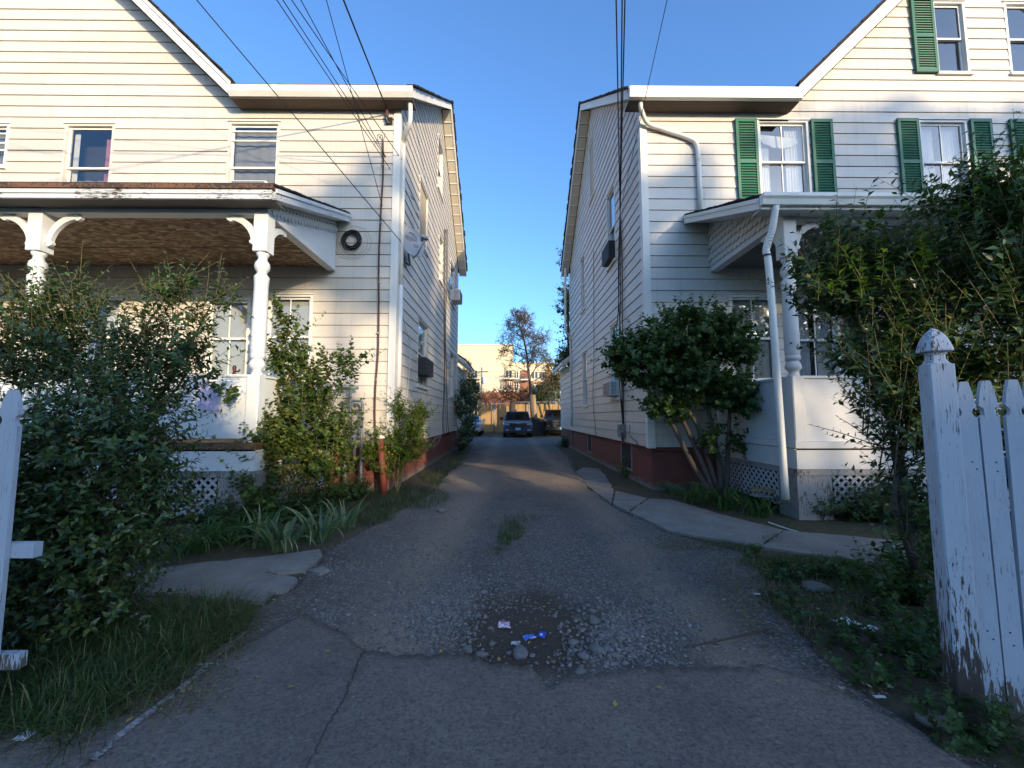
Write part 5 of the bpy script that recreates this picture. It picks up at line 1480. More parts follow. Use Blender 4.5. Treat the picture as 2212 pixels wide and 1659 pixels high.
weeds('weeds', 'tangle of dark weeds against the lattice of the right porch', [(1850,1120,.32,.22),(1950,1130,.35,.26),(1790,1120,.22,.14),(2050,1150,.3,.3)], 420, 0.34, 0.05, 0.028, nl=14)
weeds('weeds', 'broad-leaved weeds and sprigs on the grass by the walk', [(1690,1250,.14,.08),(1760,1240,.14,.08),(1620,1200,.1,.05),(1700,1300,.12,.06),(1830,1250,.16,.1)], 110, 0.10, 0.04, 0.024)
weeds('weeds', 'low dark weeds under the sunlit bush and gas pipes', [(640,1120,.35,.16),(760,1075,.3,.16),(560,1130,.25,.14),(470,1135,.3,.16),(700,1090,.3,.2)], 520, 0.24, 0.06, 0.036, nl=10, shape=LEAF_LOBED)
weeds('weeds', 'pale sprig of weeds against the right house foundation', [(1330,1005,.10,.18),(1350,1030,.16,.08),(1395,1045,.1,.06)], 60, 0.34, 0.05, 0.035, mat=G_LIME)
weeds('weeds', 'ferny ground plants at the far corner of the right house', [(1228,965,.35,.22),(1240,955,.3,.3)], 170, 0.4, 0.09, 0.05)
# dark vine-like shrub at the far end of the left house
b7 = [B(1003,880,16.5,.32,.5,.8), B(1012,930,16.0,.30,.5,.5), B(1002,950,15.0,.25,.5,.4), B(1015,840,18.5,.35,.5,.7)]
bush('shrub', 'dark tall shrub against the far corner of the left house', Vector((-1.95, 16.2, 0)), b7, 320, 14, 0.5, 0.10, 0.06, G_PRIVET, M['darktwig'], [at(1003,880,16.5), at(1012,930,16)], 0.02, upb=0.8)
# ================================================================== picket fences
M['picket'] = peeling('blue_white_fence_paint', (0.40,0.455,0.515), wood=(0.15,0.13,0.11), amount=0.620, stretch=(11,11,1.6), foot=0.38, crack=True)
M['postpaint'] = peeling('cracked_post_paint', (0.42,0.475,0.535), wood=(0.085,0.07,0.06), amount=0.598, stretch=(12,12,1.3), foot=0.68, crack=True)
def picket_poly(h, w, round_top=False):
    hw = w/2 - 0.0025; p = [(-hw, 0), (hw, 0)]
    hc = h - 0.150; r = 0.017
    right = [(hw, hc-0.026)]
    for k in range(1, 8):
        a = -math.pi/2 + math.pi*k/8
        right.append((hw - r*math.cos(a), hc + 0.024*math.sin(a)))
    right += [(hw, hc+0.030), (hw-0.003, h-0.100), (hw-0.009, h-0.060), (0.017, h-0.004), (0.012, h)]
    return [(-hw, 0)] + [(hw, 0)] + right + [(-x, z) for x, z in right[::-1]]
def picket_mesh(h, w):
    mb = MB(); mb.prism([(x, 0, z) for x, z in picket_poly(h, w)], (0, 0.021, 0))
    me = bpy.data.meshes.new('picket'); me.from_pydata(mb.v, [], mb.f); me.materials.append(M['picket']); return me
FYR = 1.97
PC = Vector((2.097, 1.95, 0))           # front left edge of the gate post; the fence runs off at an angle from it
pz = at(2140, 824, 1.95).z
pm_r = [picket_mesh(pz-0.03+random.uniform(-.006,.006), 0.0775) for _ in range(5)]
fr_ = thing('picket_fence', PC, 'bluish white picket fence with spear tops ending at a tall domed post', 'fence')
i = 0; x = PC.x + 0.10 + 0.012 + 0.038
while x < 6.9:
    place('picket', pm_r[i % 5], fr_, (x, PC.y+0.028, 0.03 + random.uniform(-.008,.008)), (R(random.uniform(-.4,.4)), R(random.uniform(-.4,.4)), R(random.uniform(-1.5,1.5)))); x += 0.0775; i += 1
for zc in (0.38, 1.16):
    MB().box((PC.x+0.101, PC.y+0.052, zc-0.045), (6.9, PC.y+0.090, zc+0.045)).build('rail', M['picket'], fr_)
# nail heads
for k in range(14):
    for zc in (0.36, 0.40, 1.14, 1.18):
        xx = PC.x + 0.15 + 0.0775*k + random.uniform(-.012,.012); p = (xx, PC.y+0.0265, zc+random.uniform(-.01,.01))
        MB().prism([(p[0]+0.004*math.cos(q), p[1], p[2]+0.004*math.sin(q)) for q in np.linspace(0, 2*math.pi, 7)[:-1]], (0,0.004,0)).build('nail_head', M['black'], fr_)
# the post: square shaft, necked, with a domed cap
hw = 0.050; cx = PC.x + hw; cy = PC.y + hw
def sqrings(mb, rings, cx, cy):
    o = len(mb.v); n = 16
    for h, z, e in rings:
        for k in range(n):
            a = 2*math.pi*(k+0.5)/n; c, s = math.cos(a), math.sin(a)
            p = e; q = (abs(c)**p + abs(s)**p)**(-1/p)
            mb.v.append((cx + h*q*c, cy + h*q*s, z))
    for i in range(len(rings)-1):
        for k in range(n):
            k2 = (k+1) % n; mb.f.append((o+i*n+k, o+i*n+k2, o+(i+1)*n+k2, o+(i+1)*n+k))
    mb.f.append(tuple(o+k for k in range(n))[::-1]); mb.f.append(tuple(o+(len(rings)-1)*n+k for k in range(n)))
    return mb
zc = at(2067, 787, 1.95).z; zt = at(2050, 712, 2.0).z; q_ = (zt-zc)/0.19
sh = MB().cbox((cx-hw, cy-hw, -0.1), (cx+hw, cy+hw, zc), 0.006)
post = sh.build('gate_post', M['postpaint'], fr_)
sqrings(MB(), [(hw*f, zc + (zt-zc)*h + 0.0005, e) for f, h, e in ((.98,0,9),(.80,.05,7),(.64,.14,6),(.62,.24,6),(.72,.31,7),(1.02,.345,10),(1.12,.36,12),(1.12,.41,12),(1.05,.50,9),(.93,.64,7),(.72,.79,5),(.45,.91,3.5),(.2,.98,2.5),(.07,1.0,2))], cx, cy).build('post_cap', M['postpaint'], fr_)
fr_.rotation_euler = (0, 0, R(-20))
# left fence: two pickets in view, broken rail ends
xl = at(56, 900, FYR).x - 0.03
pzl = at(50, 842, FYR).z
pm_l = [picket_mesh(pzl-0.03+d, 0.098) for d in (0, -0.012, 0.008)]
fl_ = thing('picket_fence', (xl, FYR, 0), 'weathered white picket fence with cut rail ends, swallowed by the dark privet', 'fence')
x = xl - 0.052; i = 0
while x > -5.0:
    place('picket', pm_l[i % 3], fl_, (x, FYR, 0.03), (0, R(random.uniform(-.8,.8)), 0)); x -= 0.112; i += 1
for py, xe in ((1189, 76), (1429, 42)):
    z = at(40, py, FYR+0.03).z; xr_ = at(xe, py, FYR+0.03).x
    MB().box((-5.0, FYR+0.023, z-0.034), (xr_, FYR+0.062, z+0.034)).build('rail', M['picket'], fl_)

# ================================================================== on the left house
# satellite dish
dm = at(889, 522, 8.05)
dish = thing('satellite_dish', (XL+0.04, 8.25, dm.z-0.30), 'grey oval satellite dish on an arm at the left house corner', 'satellite dish')
nv = Vector((0.66, -0.68, 0.32)).normalized(); rv_ = nv.cross(Vector((0,0,1))).normalized()*-1; uv_ = rv_.cross(nv)*-1
if uv_.z < 0: uv_ = -uv_
rv_ = uv_.cross(nv)
def dp(a, b, off=0.0): return dm + rv_*a + uv_*b + nv*(0.32*(a*a + b*b*0.7) - 0.02 + off)
mb = MB(); rings = 8; seg = 36; wA, hA = 0.30, 0.385
mb.v.append(tuple(dp(0,0)))
for i in range(1, rings+1):
    for k in range(seg):
        t = 2*math.pi*k/seg; mb.v.append(tuple(dp(wA*i/rings*math.cos(t), hA*i/rings*math.sin(t))))
for k in range(seg): mb.f.append((0, 1+k, 1+(k+1)%seg))
for i in range(rings-1):
    for k in range(seg): mb.f.append((1+i*seg+k, 1+(i+1)*seg+k, 1+(i+1)*seg+(k+1)%seg, 1+i*seg+(k+1)%seg))
o = mb.build('reflector', M['dishgrey'], dish, smooth=True)
so = o.modifiers.new('thick', 'SOLIDIFY'); so.thickness = 0.008
rim_ = [dp(wA*math.cos(t), hA*math.sin(t)) for t in np.linspace(0, 2*math.pi, 41)]
MB().tube(rim_, 0.007, 6, caps=False).build('rim', M['dishgrey'], dish, smooth=True)
# printed mark: the word and its double swoosh
def text_mesh(body, size):
    cu = bpy.data.curves.new('lettering', 'FONT'); cu.body = body; cu.size = size; cu.align_x = 'CENTER'
    ob = bpy.data.objects.new('lettering', cu); COL.objects.link(ob)
    bpy.context.view_layer.update()
    me = bpy.data.meshes.new_from_object(ob.evaluated_get(bpy.context.evaluated_depsgraph_get()))
    bpy.data.objects.remove(ob); return me
def lettering(body, size, fn, mat, parent, name='lettering'):
    me = text_mesh(body, size)
    V = [tuple(Vector(fn(v.co.x, v.co.y)) - wloc(parent)) for v in me.vertices]; Fc = [tuple(p.vertices) for p in me.polygons]
    m2 = bpy.data.meshes.new(name); m2.from_pydata(V, [], Fc); m2.materials.append(mat)
    ob = bpy.data.objects.new(name, m2); COL.objects.link(ob); ob.parent = parent; return ob
lettering('dish', 0.155, lambda a, b: dp(a*0.9-0.02, b+0.06, 0.010), M['dishink'], dish)
lettering('NETWORK', 0.035, lambda a, b: dp(a-0.02, b+0.025, 0.010), M['dishink'], dish)
for r1, off in ((0.105, 0.0), (0.125, 0.01)):
    arc = [dp(r1*math.cos(t)+0.01+off, 0.13+r1*0.9*math.sin(t), 0.010) for t in np.linspace(-0.9, 1.9, 14)]
    MB().tube(arc, 0.004, 4).build('swoosh', M['dishink'], dish)
q = [(0.05,-0.10),(0.15,-0.10),(0.15,-0.03),(0.05,-0.03)]
MB().tube([dp(a, b, 0.010) for a, b in q+[q[0]]], 0.0035, 4).build('logo_box', M['dishink'], dish)
lettering('HD', 0.05, lambda a, b: dp(a+0.10, b-0.083, 0.010), M['dishink'], dish)
lnb = dp(0.02, -0.20) + nv*0.42
MB().tube([dp(0, -hA, -0.01) - nv*0.03, dp(0, -hA*1.05) + nv*0.1, lnb - uv_*0.05], 0.017, 8).build('arm', M['galv'], dish, smooth=True)
bx_ = MB(); bx_.bar(lnb - rv_*0.075, lnb + rv_*0.075, 0.07, 0.09, nv); bx_.build('receiver', M['dishgrey'], dish, bevel=0.01)
MB().tube([lnb - nv*0.09, lnb - nv*0.02], [0.035, 0.04], 12).build('feed_horn', M['dishgrey'], dish, smooth=True)
MB().tube(curve([dp(0,-0.1) - nv*0.05, dp(0,-0.1) - nv*0.16 - uv_*0.1, Vector((XL+0.12, 8.25, dm.z-0.42)), Vector((XL+0.03, 8.25, dm.z-0.36))], 5), 0.022, 8).build('mast', M['galv'], dish, smooth=True)
MB().box((XL+0.031, 8.17, dm.z-0.46), (XL+0.045, 8.33, dm.z-0.26)).build('wall_plate', M['galv'], dish)

# air conditioners
def aircon(label, P, u0, u1, z0, z1, d, body, grill, name='air_conditioner'):
    c = Vector(P((u0+u1)/2, z0, 0.02)); t = thing(name, c, label, 'air conditioner')
    b = MB(); pbox(b, P, u0, u1, z0, z1, -0.05, d-0.012); b.build('case', body, t, bevel=0.012)
    n = 9
    for i in range(n):
        zz = z0 + (z1-z0)*(0.12 + 0.76*i/(n-1))
        g = MB(); pbox(g, P, u0+0.03, u1-0.03, zz-0.008, zz+0.008, d-0.011, d); g.build('grille_bar', grill, t)
        g = MB(); pbox(g, P, u0-0.006, u0, zz-0.008, zz+0.008, d*0.35, d*0.85); g.build('side_louvre', grill, t)
    return t
aircon('black window air conditioner sticking out of the left house side wall', QL, 9.65, 10.55, 2.42, 2.84, 0.24, M['black'], M['black'])
aircon('white window air conditioner high on the far end of the left house', QL, 14.8, 15.5, 5.80, 6.22, 0.40, M['acwhite'], M['galv'])
aircon('black air conditioner in an upstairs window of the right house', QR, 9.72, 10.42, 5.40, 5.84, 0.20, M['black'], M['black'])
aircon('white air conditioner in the downstairs side window behind the round tree', QR, 9.62, 10.32, 1.90, 2.26, 0.26, M['acwhite'], M['galv'])
aircon('small white air conditioner in the upstairs window over the rusty porch', PF, -5.50, -4.80, 5.76, 6.06, 0.10, M['acwhite'], M['galv'])

# coil of black cable hung on the wall
c = at(759, 517, FY-0.08)
coil = thing('cable_coil', (c.x, FY-0.04, c.z+0.16), 'coil of black cable hanging beside the left porch roof', 'cable')
for i in range(13):
    r = 0.155 + random.uniform(-0.035, 0.035); ox, oz = random.uniform(-.02,.02), random.uniform(-.03,.02); ph = random.random()*6
    pts = [(c.x+ox+r*math.cos(t), FY-0.05-0.010*random.random()-0.03*abs(math.sin(i)), c.z+oz+r*1.08*math.sin(t)+0.006*math.sin(3*t+ph)) for t in np.linspace(0, 2*math.pi, 30)]
    MB().tube(pts, 0.008, 6, caps=False).build('loop', M['wire'], coil, smooth=True)
for i in range(4):
    r = 0.24 + 0.04*i; ph = random.random()*6
    pts = [(c.x+random.uniform(-.01,.01)+r*(0.75+0.1*i)*math.cos(t), FY-0.04, c.z-0.05+r*0.95*math.sin(t)) for t in np.linspace(0.4+i, 5.0+i, 26)]
    MB().tube(pts, 0.0025, 5).build('loose_strand', M['wire'], coil)

# service conduit, insulator and red protective pipe
ct = at(827, 305, FY-0.07); cbm = at(822, 950, FY-0.18)
cond = thing('service_conduit', (cbm.x, FY-0.1, cbm.z), 'thin brown conduit running down the left house front to the red pipe', 'conduit')
kz = [ct.z, 6.2, 5.4, 4.4, 3.4, 2.6, 1.9, cbm.z+0.25, cbm.z]
pts = [Vector((ct.x + 0.02*math.sin(i*1.7), FY-0.060, z)) for i, z in enumerate(kz)]; pts[-2].x = ct.x; pts[-1] = cbm
MB().tube(curve(pts, 4), 0.017, 8).build('pipe', M['conduit'], cond, smooth=True)
for z in (6.4, 5.2, 4.0, 3.0, 2.1):
    MB().lathe([(0.024,-0.012),(0.024,0.012)], (ct.x, FY-0.060, z), 8).build('strap', M['galv'], cond)
for i in range(5):
    e = ct + Vector((random.uniform(-.13,.06), -0.05, random.uniform(-.05,.22)))
    MB().tube(curve([ct, ct + Vector((random.uniform(-.1,.1), -0.10, 0.06)), e], 5), 0.005, 5).build('lead', M['wire'], cond)
ins = at(836, 245, FY-0.12)
isl = thing('insulator', (ins.x, FY-0.03, ins.z-0.1), 'brown spool insulator with hook under the left eave corner', 'insulator')
MB().lathe([(0.018,-0.075),(0.034,-0.06),(0.026,-0.03),(0.038,-0.01),(0.026,0.02),(0.036,0.045),(0.015,0.07)], ins, 12).build('spool', M['conduit'], isl, smooth=True)
MB().tube(curve([ins+Vector((0,0,-0.07)), ins+Vector((0.0,-0.02,-0.13)), ins+Vector((0.02,0.03,-0.16)), Vector((ins.x+0.02, FY-0.028, ins.z-0.12))], 5), 0.009, 7).build('hook', M['galv'], isl, smooth=True)
MB().box((ins.x-0.05, FY-0.045, ins.z-0.17), (ins.x+0.09, FY-0.028, ins.z-0.02)).build('wall_plate', M['black'], isl)
g0 = Vector((at(831,1050,FY-0.26).x, FY-0.26, -0.1)); g1 = at(822, 947, FY-0.20)
rp = thing('pipe_bollard', (g0.x, g0.y, 0), 'thick rusty red pipe standing at the left house corner', 'pipe')
MB().tube([g0, g1], 0.062, 16).build('shaft', M['redpipe'], rp, smooth=True)
MB().lathe([(0.07,0.0),(0.085,0.015),(0.05,0.05),(0.02,0.06)], g1, 14).build('weather_cap', M['trim'], rp, smooth=True)

# gas meter and its pipes
gm = Vector((at(750, 900, FY-0.25).x, FY-0.25, 0))
gas = thing('gas_meter', gm, 'grey gas meter with looping pipes half hidden by the sunlit bush', 'gas meter')
gp = lambda x, y, d=0.22: at(x, y, FY-d)
def gpipe(pts, r=0.024): MB().tube(pts, r, 10).build('pipe', M['galv'], gas, smooth=True)
gpipe([gp(730,839), gp(774,838)], 0.03); gpipe([gp(757,838), gp(757,866)], 0.026)
gpipe(curve([gp(745,867), gp(770,866), gp(781,868), gp(783,880), gp(782,905)], 5), 0.026); gpipe([gp(782,900), gp(780,992)], 0.026)
gpipe([gp(757,866), gp(756,930)], 0.034); gpipe([gp(745,935), gp(745,990)], 0.03); gpipe([gp(765,935), gp(765,990)], 0.03); gpipe([gp(742,945), gp(770,943)], 0.03)
gpipe([gp(780,990), gp(779,1060)], 0.028); gpipe([gp(745,990), gp(745,1060)], 0.03)
for q in ((757,838),(757,866),(745,945)):
    MB().lathe([(0.03,-0.03),(0.043,-0.02),(0.043,0.02),(0.03,0.03)], gp(*q), 12).build('union', M['galv'], gas, smooth=True)
p = gp(738, 900, 0.30)
MB().box((p.x-0.13, p.y-0.06, p.z-0.16), (p.x+0.13, p.y+0.07, p.z+0.17)).build('meter_body', M['galv'], gas, bevel=0.03)
p2 = gp(736, 882, 0.37)
MB().box((p2.x-0.075, p2.y-0.005, p2.z-0.06), (p2.x+0.075, p2.y+0.005, p2.z+0.05)).build('index_plate', M['meterwhite'], gas)
for k in range(4):
    xx = p2.x - 0.045 + 0.03*k
    MB().box((xx-0.010, p2.y-0.008, p2.z-0.012), (xx+0.010, p2.y-0.006, p2.z+0.018)).build('dial', M['black'], gas)

# cables down the side walls
def cable(name, label, pts, r, mat, n=6, sub=6, cat='cable', group=None):
    pts = [Vector(p) for p in pts]
    o = MB().tube(curve(pts, sub) if sub > 1 else pts, r, n).build(name, mat, None, smooth=True)
    return tag(o, label, cat, group)
L_ = lambda x, y, d=0.05: atx(x, y, XL+d)
R_ = lambda x, y, d=0.05: atx(x, y, XR-d)
for i in range(4):
    w = i*2.0 - 2 + random.uniform(-.5,.5)
    cable('wall_cable', 'bundle of black cables dropping down the side wall of the left house', [L_(962+w, 495), L_(961+w*1.2, 600), L_(960+w*.6, 700), L_(961+w, 830), L_(959+w*1.8, 905), L_(961+w*2, 940)], 0.009, M['wire'], group='black cables down the left side wall')
cable('wall_cable', 'white cable drooping in a loop near the left downspout', [L_(866,660), L_(874,700), L_(886,750), L_(884,800), L_(878,870)], 0.007, M['whitewire'])
cable('wall_cable', 'thin cable hanging off the left side wall foundation', [L_(956,930), L_(945,960,0.08), L_(938,950,0.1), L_(950,942,0.06)], 0.006, M['whitewire'])
for i, (a, b) in enumerate(((1338,1340),(1341,1343),(1344,1345),(1336,1341))):
    cable('wall_cable', 'bundle of slack black cables dropping down the side wall of the right house', [R_(1339.5,458), R_(a,560), R_(a-2+i,660), R_(a-8+5*i,745,0.10), R_(b-4+3*i,800,0.08), R_(b+2,880), R_(1345+i,916)], 0.011, M['wire'], group='black cables down the right side wall')
cable('wall_cable', 'thin black wire tacked to the right side wall near its far end', [R_(1282,540), R_(1283,760), R_(1281,860), R_(1288,943)], 0.008, M['wire'])
cable('wall_cable', 'thin wire curling round the bottom corner of the right house', [R_(1361,918), R_(1360,940), R_(1375,955), R_(1382,975), R_(1405,983,0.05), Vector((XR+0.05, FY-0.03, 0.74)), Vector((XR+0.8, FY-0.0, 0.70))], 0.007, M['wire'])
bx = R_(1345, 930)
ub = thing('utility_box', (XR-0.05, bx.y, bx.z), 'small grey utility box low on the right house side wall', 'utility box')
MB().box((XR-0.14, bx.y-0.15, bx.z-0.16), (XR-0.031, bx.y+0.12, bx.z+0.15)).build('case', M['galv'], ub, bevel=0.015)
MB().box((XR-0.152, bx.y-0.12, bx.z-0.12), (XR-0.141, bx.y+0.09, bx.z+0.12)).build('lid', M['galv'], ub)
MB().tube(curve([(XR-0.1, bx.y-0.16, bx.z-0.05), (XR-0.1, bx.y-0.2, bx.z-0.2), (XR-0.08, bx.y-0.08, bx.z-0.24), (XR-0.08, bx.y, bx.z-0.16)], 5), 0.014, 6).build('drip_loop', M['wire'], ub, smooth=True)

# overhead service wires, from the house walls back over the camera to the pole across the street
POLE = Vector((1.2, -15.0, 0))
def wire(label, A, b_px, YB, r, end, group=None):
    """straight from the wall through the sight line and on, out over the street, sagging a little"""
    A = Vector(A); Bp = at(b_px, 0, YB); d = (Bp - A)/(A.y - Bp.y)
    pts = []
    for i in range(25):
        t = (i/24)*(A.y + 16); pts.append(A + d*t + Vector((0, 0, 0.0012*t*(t-(A.y-Bp.y)))))
    o = MB().tube(pts, r, 6).build('overhead_wire', M['wire'], None, smooth=True)
    return tag(o, label, 'wire', group)
top = POLE + Vector((-0.8, 0, 9.6))
wire('thick twisted service wire coming down to the insulator at the left eave', ins + Vector((0,-0.02,0.08)), 742, 5.6, 0.014, top)
wire('thin wire beside the service drop of the left house', at(826,445,FY-0.06), 705, 5.0, 0.006, top)
gl = 'thin black wires fanning to the corner of the left house'
for a, b in (((880,420),598),((893,432),611),((868,345),630),((905,470),650)):
    wire('thin black overhead wire fanning to the corner of the left house', L_(*a), b, 5.2, 0.0075, top, gl)
wire('lone black wire slanting across the left gable to the dish', at(866,522,FY-0.07), 425, 4.6, 0.0075, top + Vector((-0.3,0,0.2)))
gr = 'straight black wires dropping to the right house wall'
topr = POLE + Vector((0.8, 0, 9.6))
for b in (1331, 1344, 1350):
    wire('straight black overhead wire dropping to the bracket on the right house wall', R_(1339.5, 457), b, 6.0, 0.012, topr, gr)
wire('thin overhead wire slanting to the bracket on the right house wall', R_(1340, 452), 1441, 5.6, 0.006, topr + Vector((0.4,0,0.2)))
# lavender notice sheet on the left parapet; small ornament on its cap
nt = NT('lavender_paper'); nt.base((0.46,0.44,0.62)).set(0.6, 0.3)
a = at(430, 832, 5.435); b = at(472, 887, 5.435)
mb = MB(); n = 6
for i in range(n+1):
    for k, z in enumerate((b.z, a.z)):
        mb.v.append((a.x+(b.x-a.x)*i/n, 5.440 - 0.006*math.sin(i*1.3), z))
for i in range(n): mb.f.append((2*i, 2*i+2, 2*i+3, 2*i+1))
tag(mb.build('notice_sheet', nt.m), 'lavender paper notice stuck to the left porch parapet', 'notice')
og = at(507, 811, 5.48)
orn = thing('ornament', (og.x, 5.48, 1.970), 'small dark red ornament on the left parapet cap', 'ornament')
M['darkred'] = plain('dark_red', (0.10,0.02,0.02), 0.5)
MB().lathe([(0.02,0),(0.024,0.01),(0.015,0.04),(0.022,0.07),(0.026,0.10),(0.016,0.125),(0.004,0.13)], (og.x-0.01, 5.48, 1.970), 12).build('body', M['darkred'], orn, smooth=True)
MB().tube(curve([(og.x, 5.48, 2.02), (og.x+0.05, 5.47, 2.01), (og.x+0.075, 5.47, 2.04)], 4), [0.012]*9, 8).build('handle', M['darkred'], orn, smooth=True)

# ------------------------------------------------------------------ litter
def crumple(name, label, px, py, w, h, stops, seed, z=0.0, cat='litter', ang=0.0):
    g = gnd(px, py); rs = random.Random(seed); n = 7; V = []; Fc = []
    zz = float(drive_z(np.array([g.x]), np.array([g.y]))[0]) if z is None else z
    for i in range(n):
        for j in range(n):
            u = (i/(n-1)-0.5)*w + rs.uniform(-1,1)*w*0.05; v = (j/(n-1)-0.5)*h + rs.uniform(-1,1)*h*0.05
            x = u*math.cos(ang)-v*math.sin(ang); y = u*math.sin(ang)+v*math.cos(ang)
            V.append((g.x+x, g.y+y, zz + 0.006 + rs.uniform(0, 0.16)*min(w, h)))
    for i in range(n-1):
        for j in range(n-1): Fc.append((i*n+j, (i+1)*n+j, (i+1)*n+j+1, i*n+j+1))
    m = NT('wrapper'); f = m.noise(stops[0], 3, 0.5)
    m.base(m.ramp(f, stops[1])).set(0.35, 0.5)
    return tag(MB().add(V, Fc).build(name, m.m), label, cat)
crumple('wrapper', 'pink and white printed wrapper lying in the muddy pothole', 1089, 1338, 0.085, 0.080, (45,[(0.40,(0.62,0.62,0.64)),(0.52,(0.55,0.35,0.42)),(0.60,(0.50,0.10,0.22)),(0.7,(0.6,0.6,0.62))]), 1, None, ang=0.1)
crumple('wrapper', 'torn blue and white wrapper beside the pothole centre', 1143, 1361, 0.080, 0.055, (40,[(0.45,(0.03,0.12,0.55)),(0.55,(0.08,0.25,0.7)),(0.62,(0.62,0.65,0.7))]), 2, None, ang=0.4)
crumple('wrapper', 'deep blue folded wrapper corner next to the torn one', 1171, 1356, 0.05, 0.06, (30,[(0.5,(0.015,0.06,0.5)),(0.6,(0.02,0.10,0.6)),(0.66,(0.6,0.62,0.66))]), 3, None, ang=-0.4)
crumple('wrapper', 'small crumpled clear white wrapper in the pothole mud', 1114, 1374, 0.06, 0.04, (40,[(0.4,(0.5,0.5,0.5)),(0.6,(0.2,0.19,0.18))]), 4, None)
crumple('rag', 'white rag caught in the weeds by the right fence', 1830, 1355, 0.13, 0.10, (20,[(0.4,(0.68,0.68,0.70)),(0.7,(0.5,0.5,0.52))]), 5, 0.02, ang=0.3)
crumple('rag', 'white plastic scrap under the weeds near the gate post', 1878, 1368, 0.10, 0.07, (20,[(0.4,(0.68,0.68,0.70)),(0.7,(0.5,0.5,0.52))]), 6, 0.02, ang=0.6)
crumple('paper_scrap', 'white paper scrap on the pavement by the gate post weeds', 1902, 1522, 0.055, 0.02, (30,[(0.4,(0.6,0.6,0.6)),(0.7,(0.4,0.4,0.4))]), 7, 0.03)
crumple('paper_scrap', 'crumpled white paper in the grass of the left verge', 52, 1610, 0.06, 0.05, (30,[(0.4,(0.55,0.58,0.62)),(0.7,(0.4,0.42,0.45))]), 8, 0.03)
crumple('paper_scrap', 'white paper scrap beside the low green grass patch', 1635, 1288, 0.05, 0.03, (30,[(0.4,(0.62,0.62,0.62)),(0.7,(0.5,0.5,0.5))]), 9, 0.01)
fm = leafmat('fallen_leaf', [(0.0,(0.36,0.26,0.05)),(0.6,(0.42,0.30,0.07)),(1.0,(0.25,0.14,0.06))], trans=0.1, rough=0.6)
for i, (px, py) in enumerate(((270,1580),(415,1497),(560,1478),(240,1625),(1674,1483),(1718,1310),(1195,1425),(1145,1372),(950,1425),(1080,1425),(1330,1545),(620,1500),(1500,1330),(700,1420),(1180,1310),(1430,1500))):
    g = gnd(px, py); nn = 1
    pos = np.array([[g.x, g.y, 0.036 if g.y < np.interp(g.x, xs_, ye) else float(drive_z(np.array([g.x]), np.array([g.y]))[0])+0.012]])
    d = rand_dirs(1)*np.array([1,1,0.1])
    V, Fc, T = leaves(pos, d, np.array([[0.1*random.random(),0.1,1.0]]), np.array([0.035*random.uniform(.7,1.3)]), np.array([0.024*random.uniform(.7,1.2)]), LEAF_OVAL, None, -0.2)
    tag(mesh_np('fallen_leaf', V, Fc, fm, None, col=T), 'small fallen yellow leaf on the pavement', 'leaf', 'fallen leaves on the drive and pavement')
# boards and stick by the right porch
M['yellowboard'] = plain('yellow_board', (0.34,0.25,0.09), 0.7)
a = gnd(1618, 1100, 0.30); b = gnd(1688, 1098, 0.30)
o = MB(); o.bar(Vector((at(1622,1057,6.1).x, 6.1, at(1622,1057,6.1).z)), at(1680,1060,6.0), 0.05, 0.035); tag(o.build('plank', M['yellowboard']), 'yellow board lying on the lilies beside the porch lattice', 'board')
o = MB(); o.bar(at(1625,1068,6.0), at(1700,1078,5.9), 0.06, 0.025); tag(o.build('plank', M['greywood']), 'grey broken board under the yellow one by the porch', 'board')
o = MB(); o.tube(curve([gnd(1660,1128), gnd(1700,1142), gnd(1750,1156)], 5), 0.008, 6); tag(o.build('stick', M['trim']), 'pale peeled stick lying along the edge of the walk', 'stick')
o = MB(); o.tube(curve([gnd(1480,1398,0.03), gnd(1560,1382,0.03), gnd(1670,1357,0.03)], 5), 0.006, 6); tag(o.build('stick', M['darktwig']), 'thin brown stick at the drive edge by the weeds', 'stick')

# windblown litter of small dead leaves and bits along the edges
lp = px_area([(600,1310,120,40,120),(380,1480,140,90,160),(760,1180,120,50,90),(1700,1320,150,90,260),(1560,1200,160,40,160),(1850,1450,130,80,160),(1480,1130,120,30,60),(900,1080,110,40,90),(1100,1390,140,60,40),(450,1250,160,40,40),(1650,1150,160,30,50)])
lp[:,2] = 0.022 + rng.uniform(0, 0.01, len(lp)); k_ = (lp[:,0] > ledge(lp[:,1])) & (lp[:,0] < redge(lp[:,1])); lp[k_,2] = drive_z(lp[k_,0], lp[k_,1]) + 0.010
ap_ = lp[:,1] < np.interp(lp[:,0], xs_, ye); lp[ap_,2] = 0.036
litm = leafmat('dead_leaf_bits', [(0.0,(0.10,0.065,0.035)),(0.5,(0.20,0.14,0.075)),(0.85,(0.30,0.23,0.12)),(1.0,(0.40,0.34,0.22))], trans=0.05, rough=0.8)
V, Fc, T = leaves(lp, rand_dirs(len(lp))*np.array([1,1,0.15]), np.array([[0,0,1.0]]) + 0.35*rand_dirs(len(lp)), 0.026*rng.uniform(.4,1.4,len(lp)), 0.013*rng.uniform(.4,1.3,len(lp)), LEAF_OVAL, None, -0.2)
tag(mesh_np('leaf_litter', V, Fc, litm, None, col=T, kind='stuff'), 'scattered dead leaf bits along the edges of the drive', 'leaf litter')
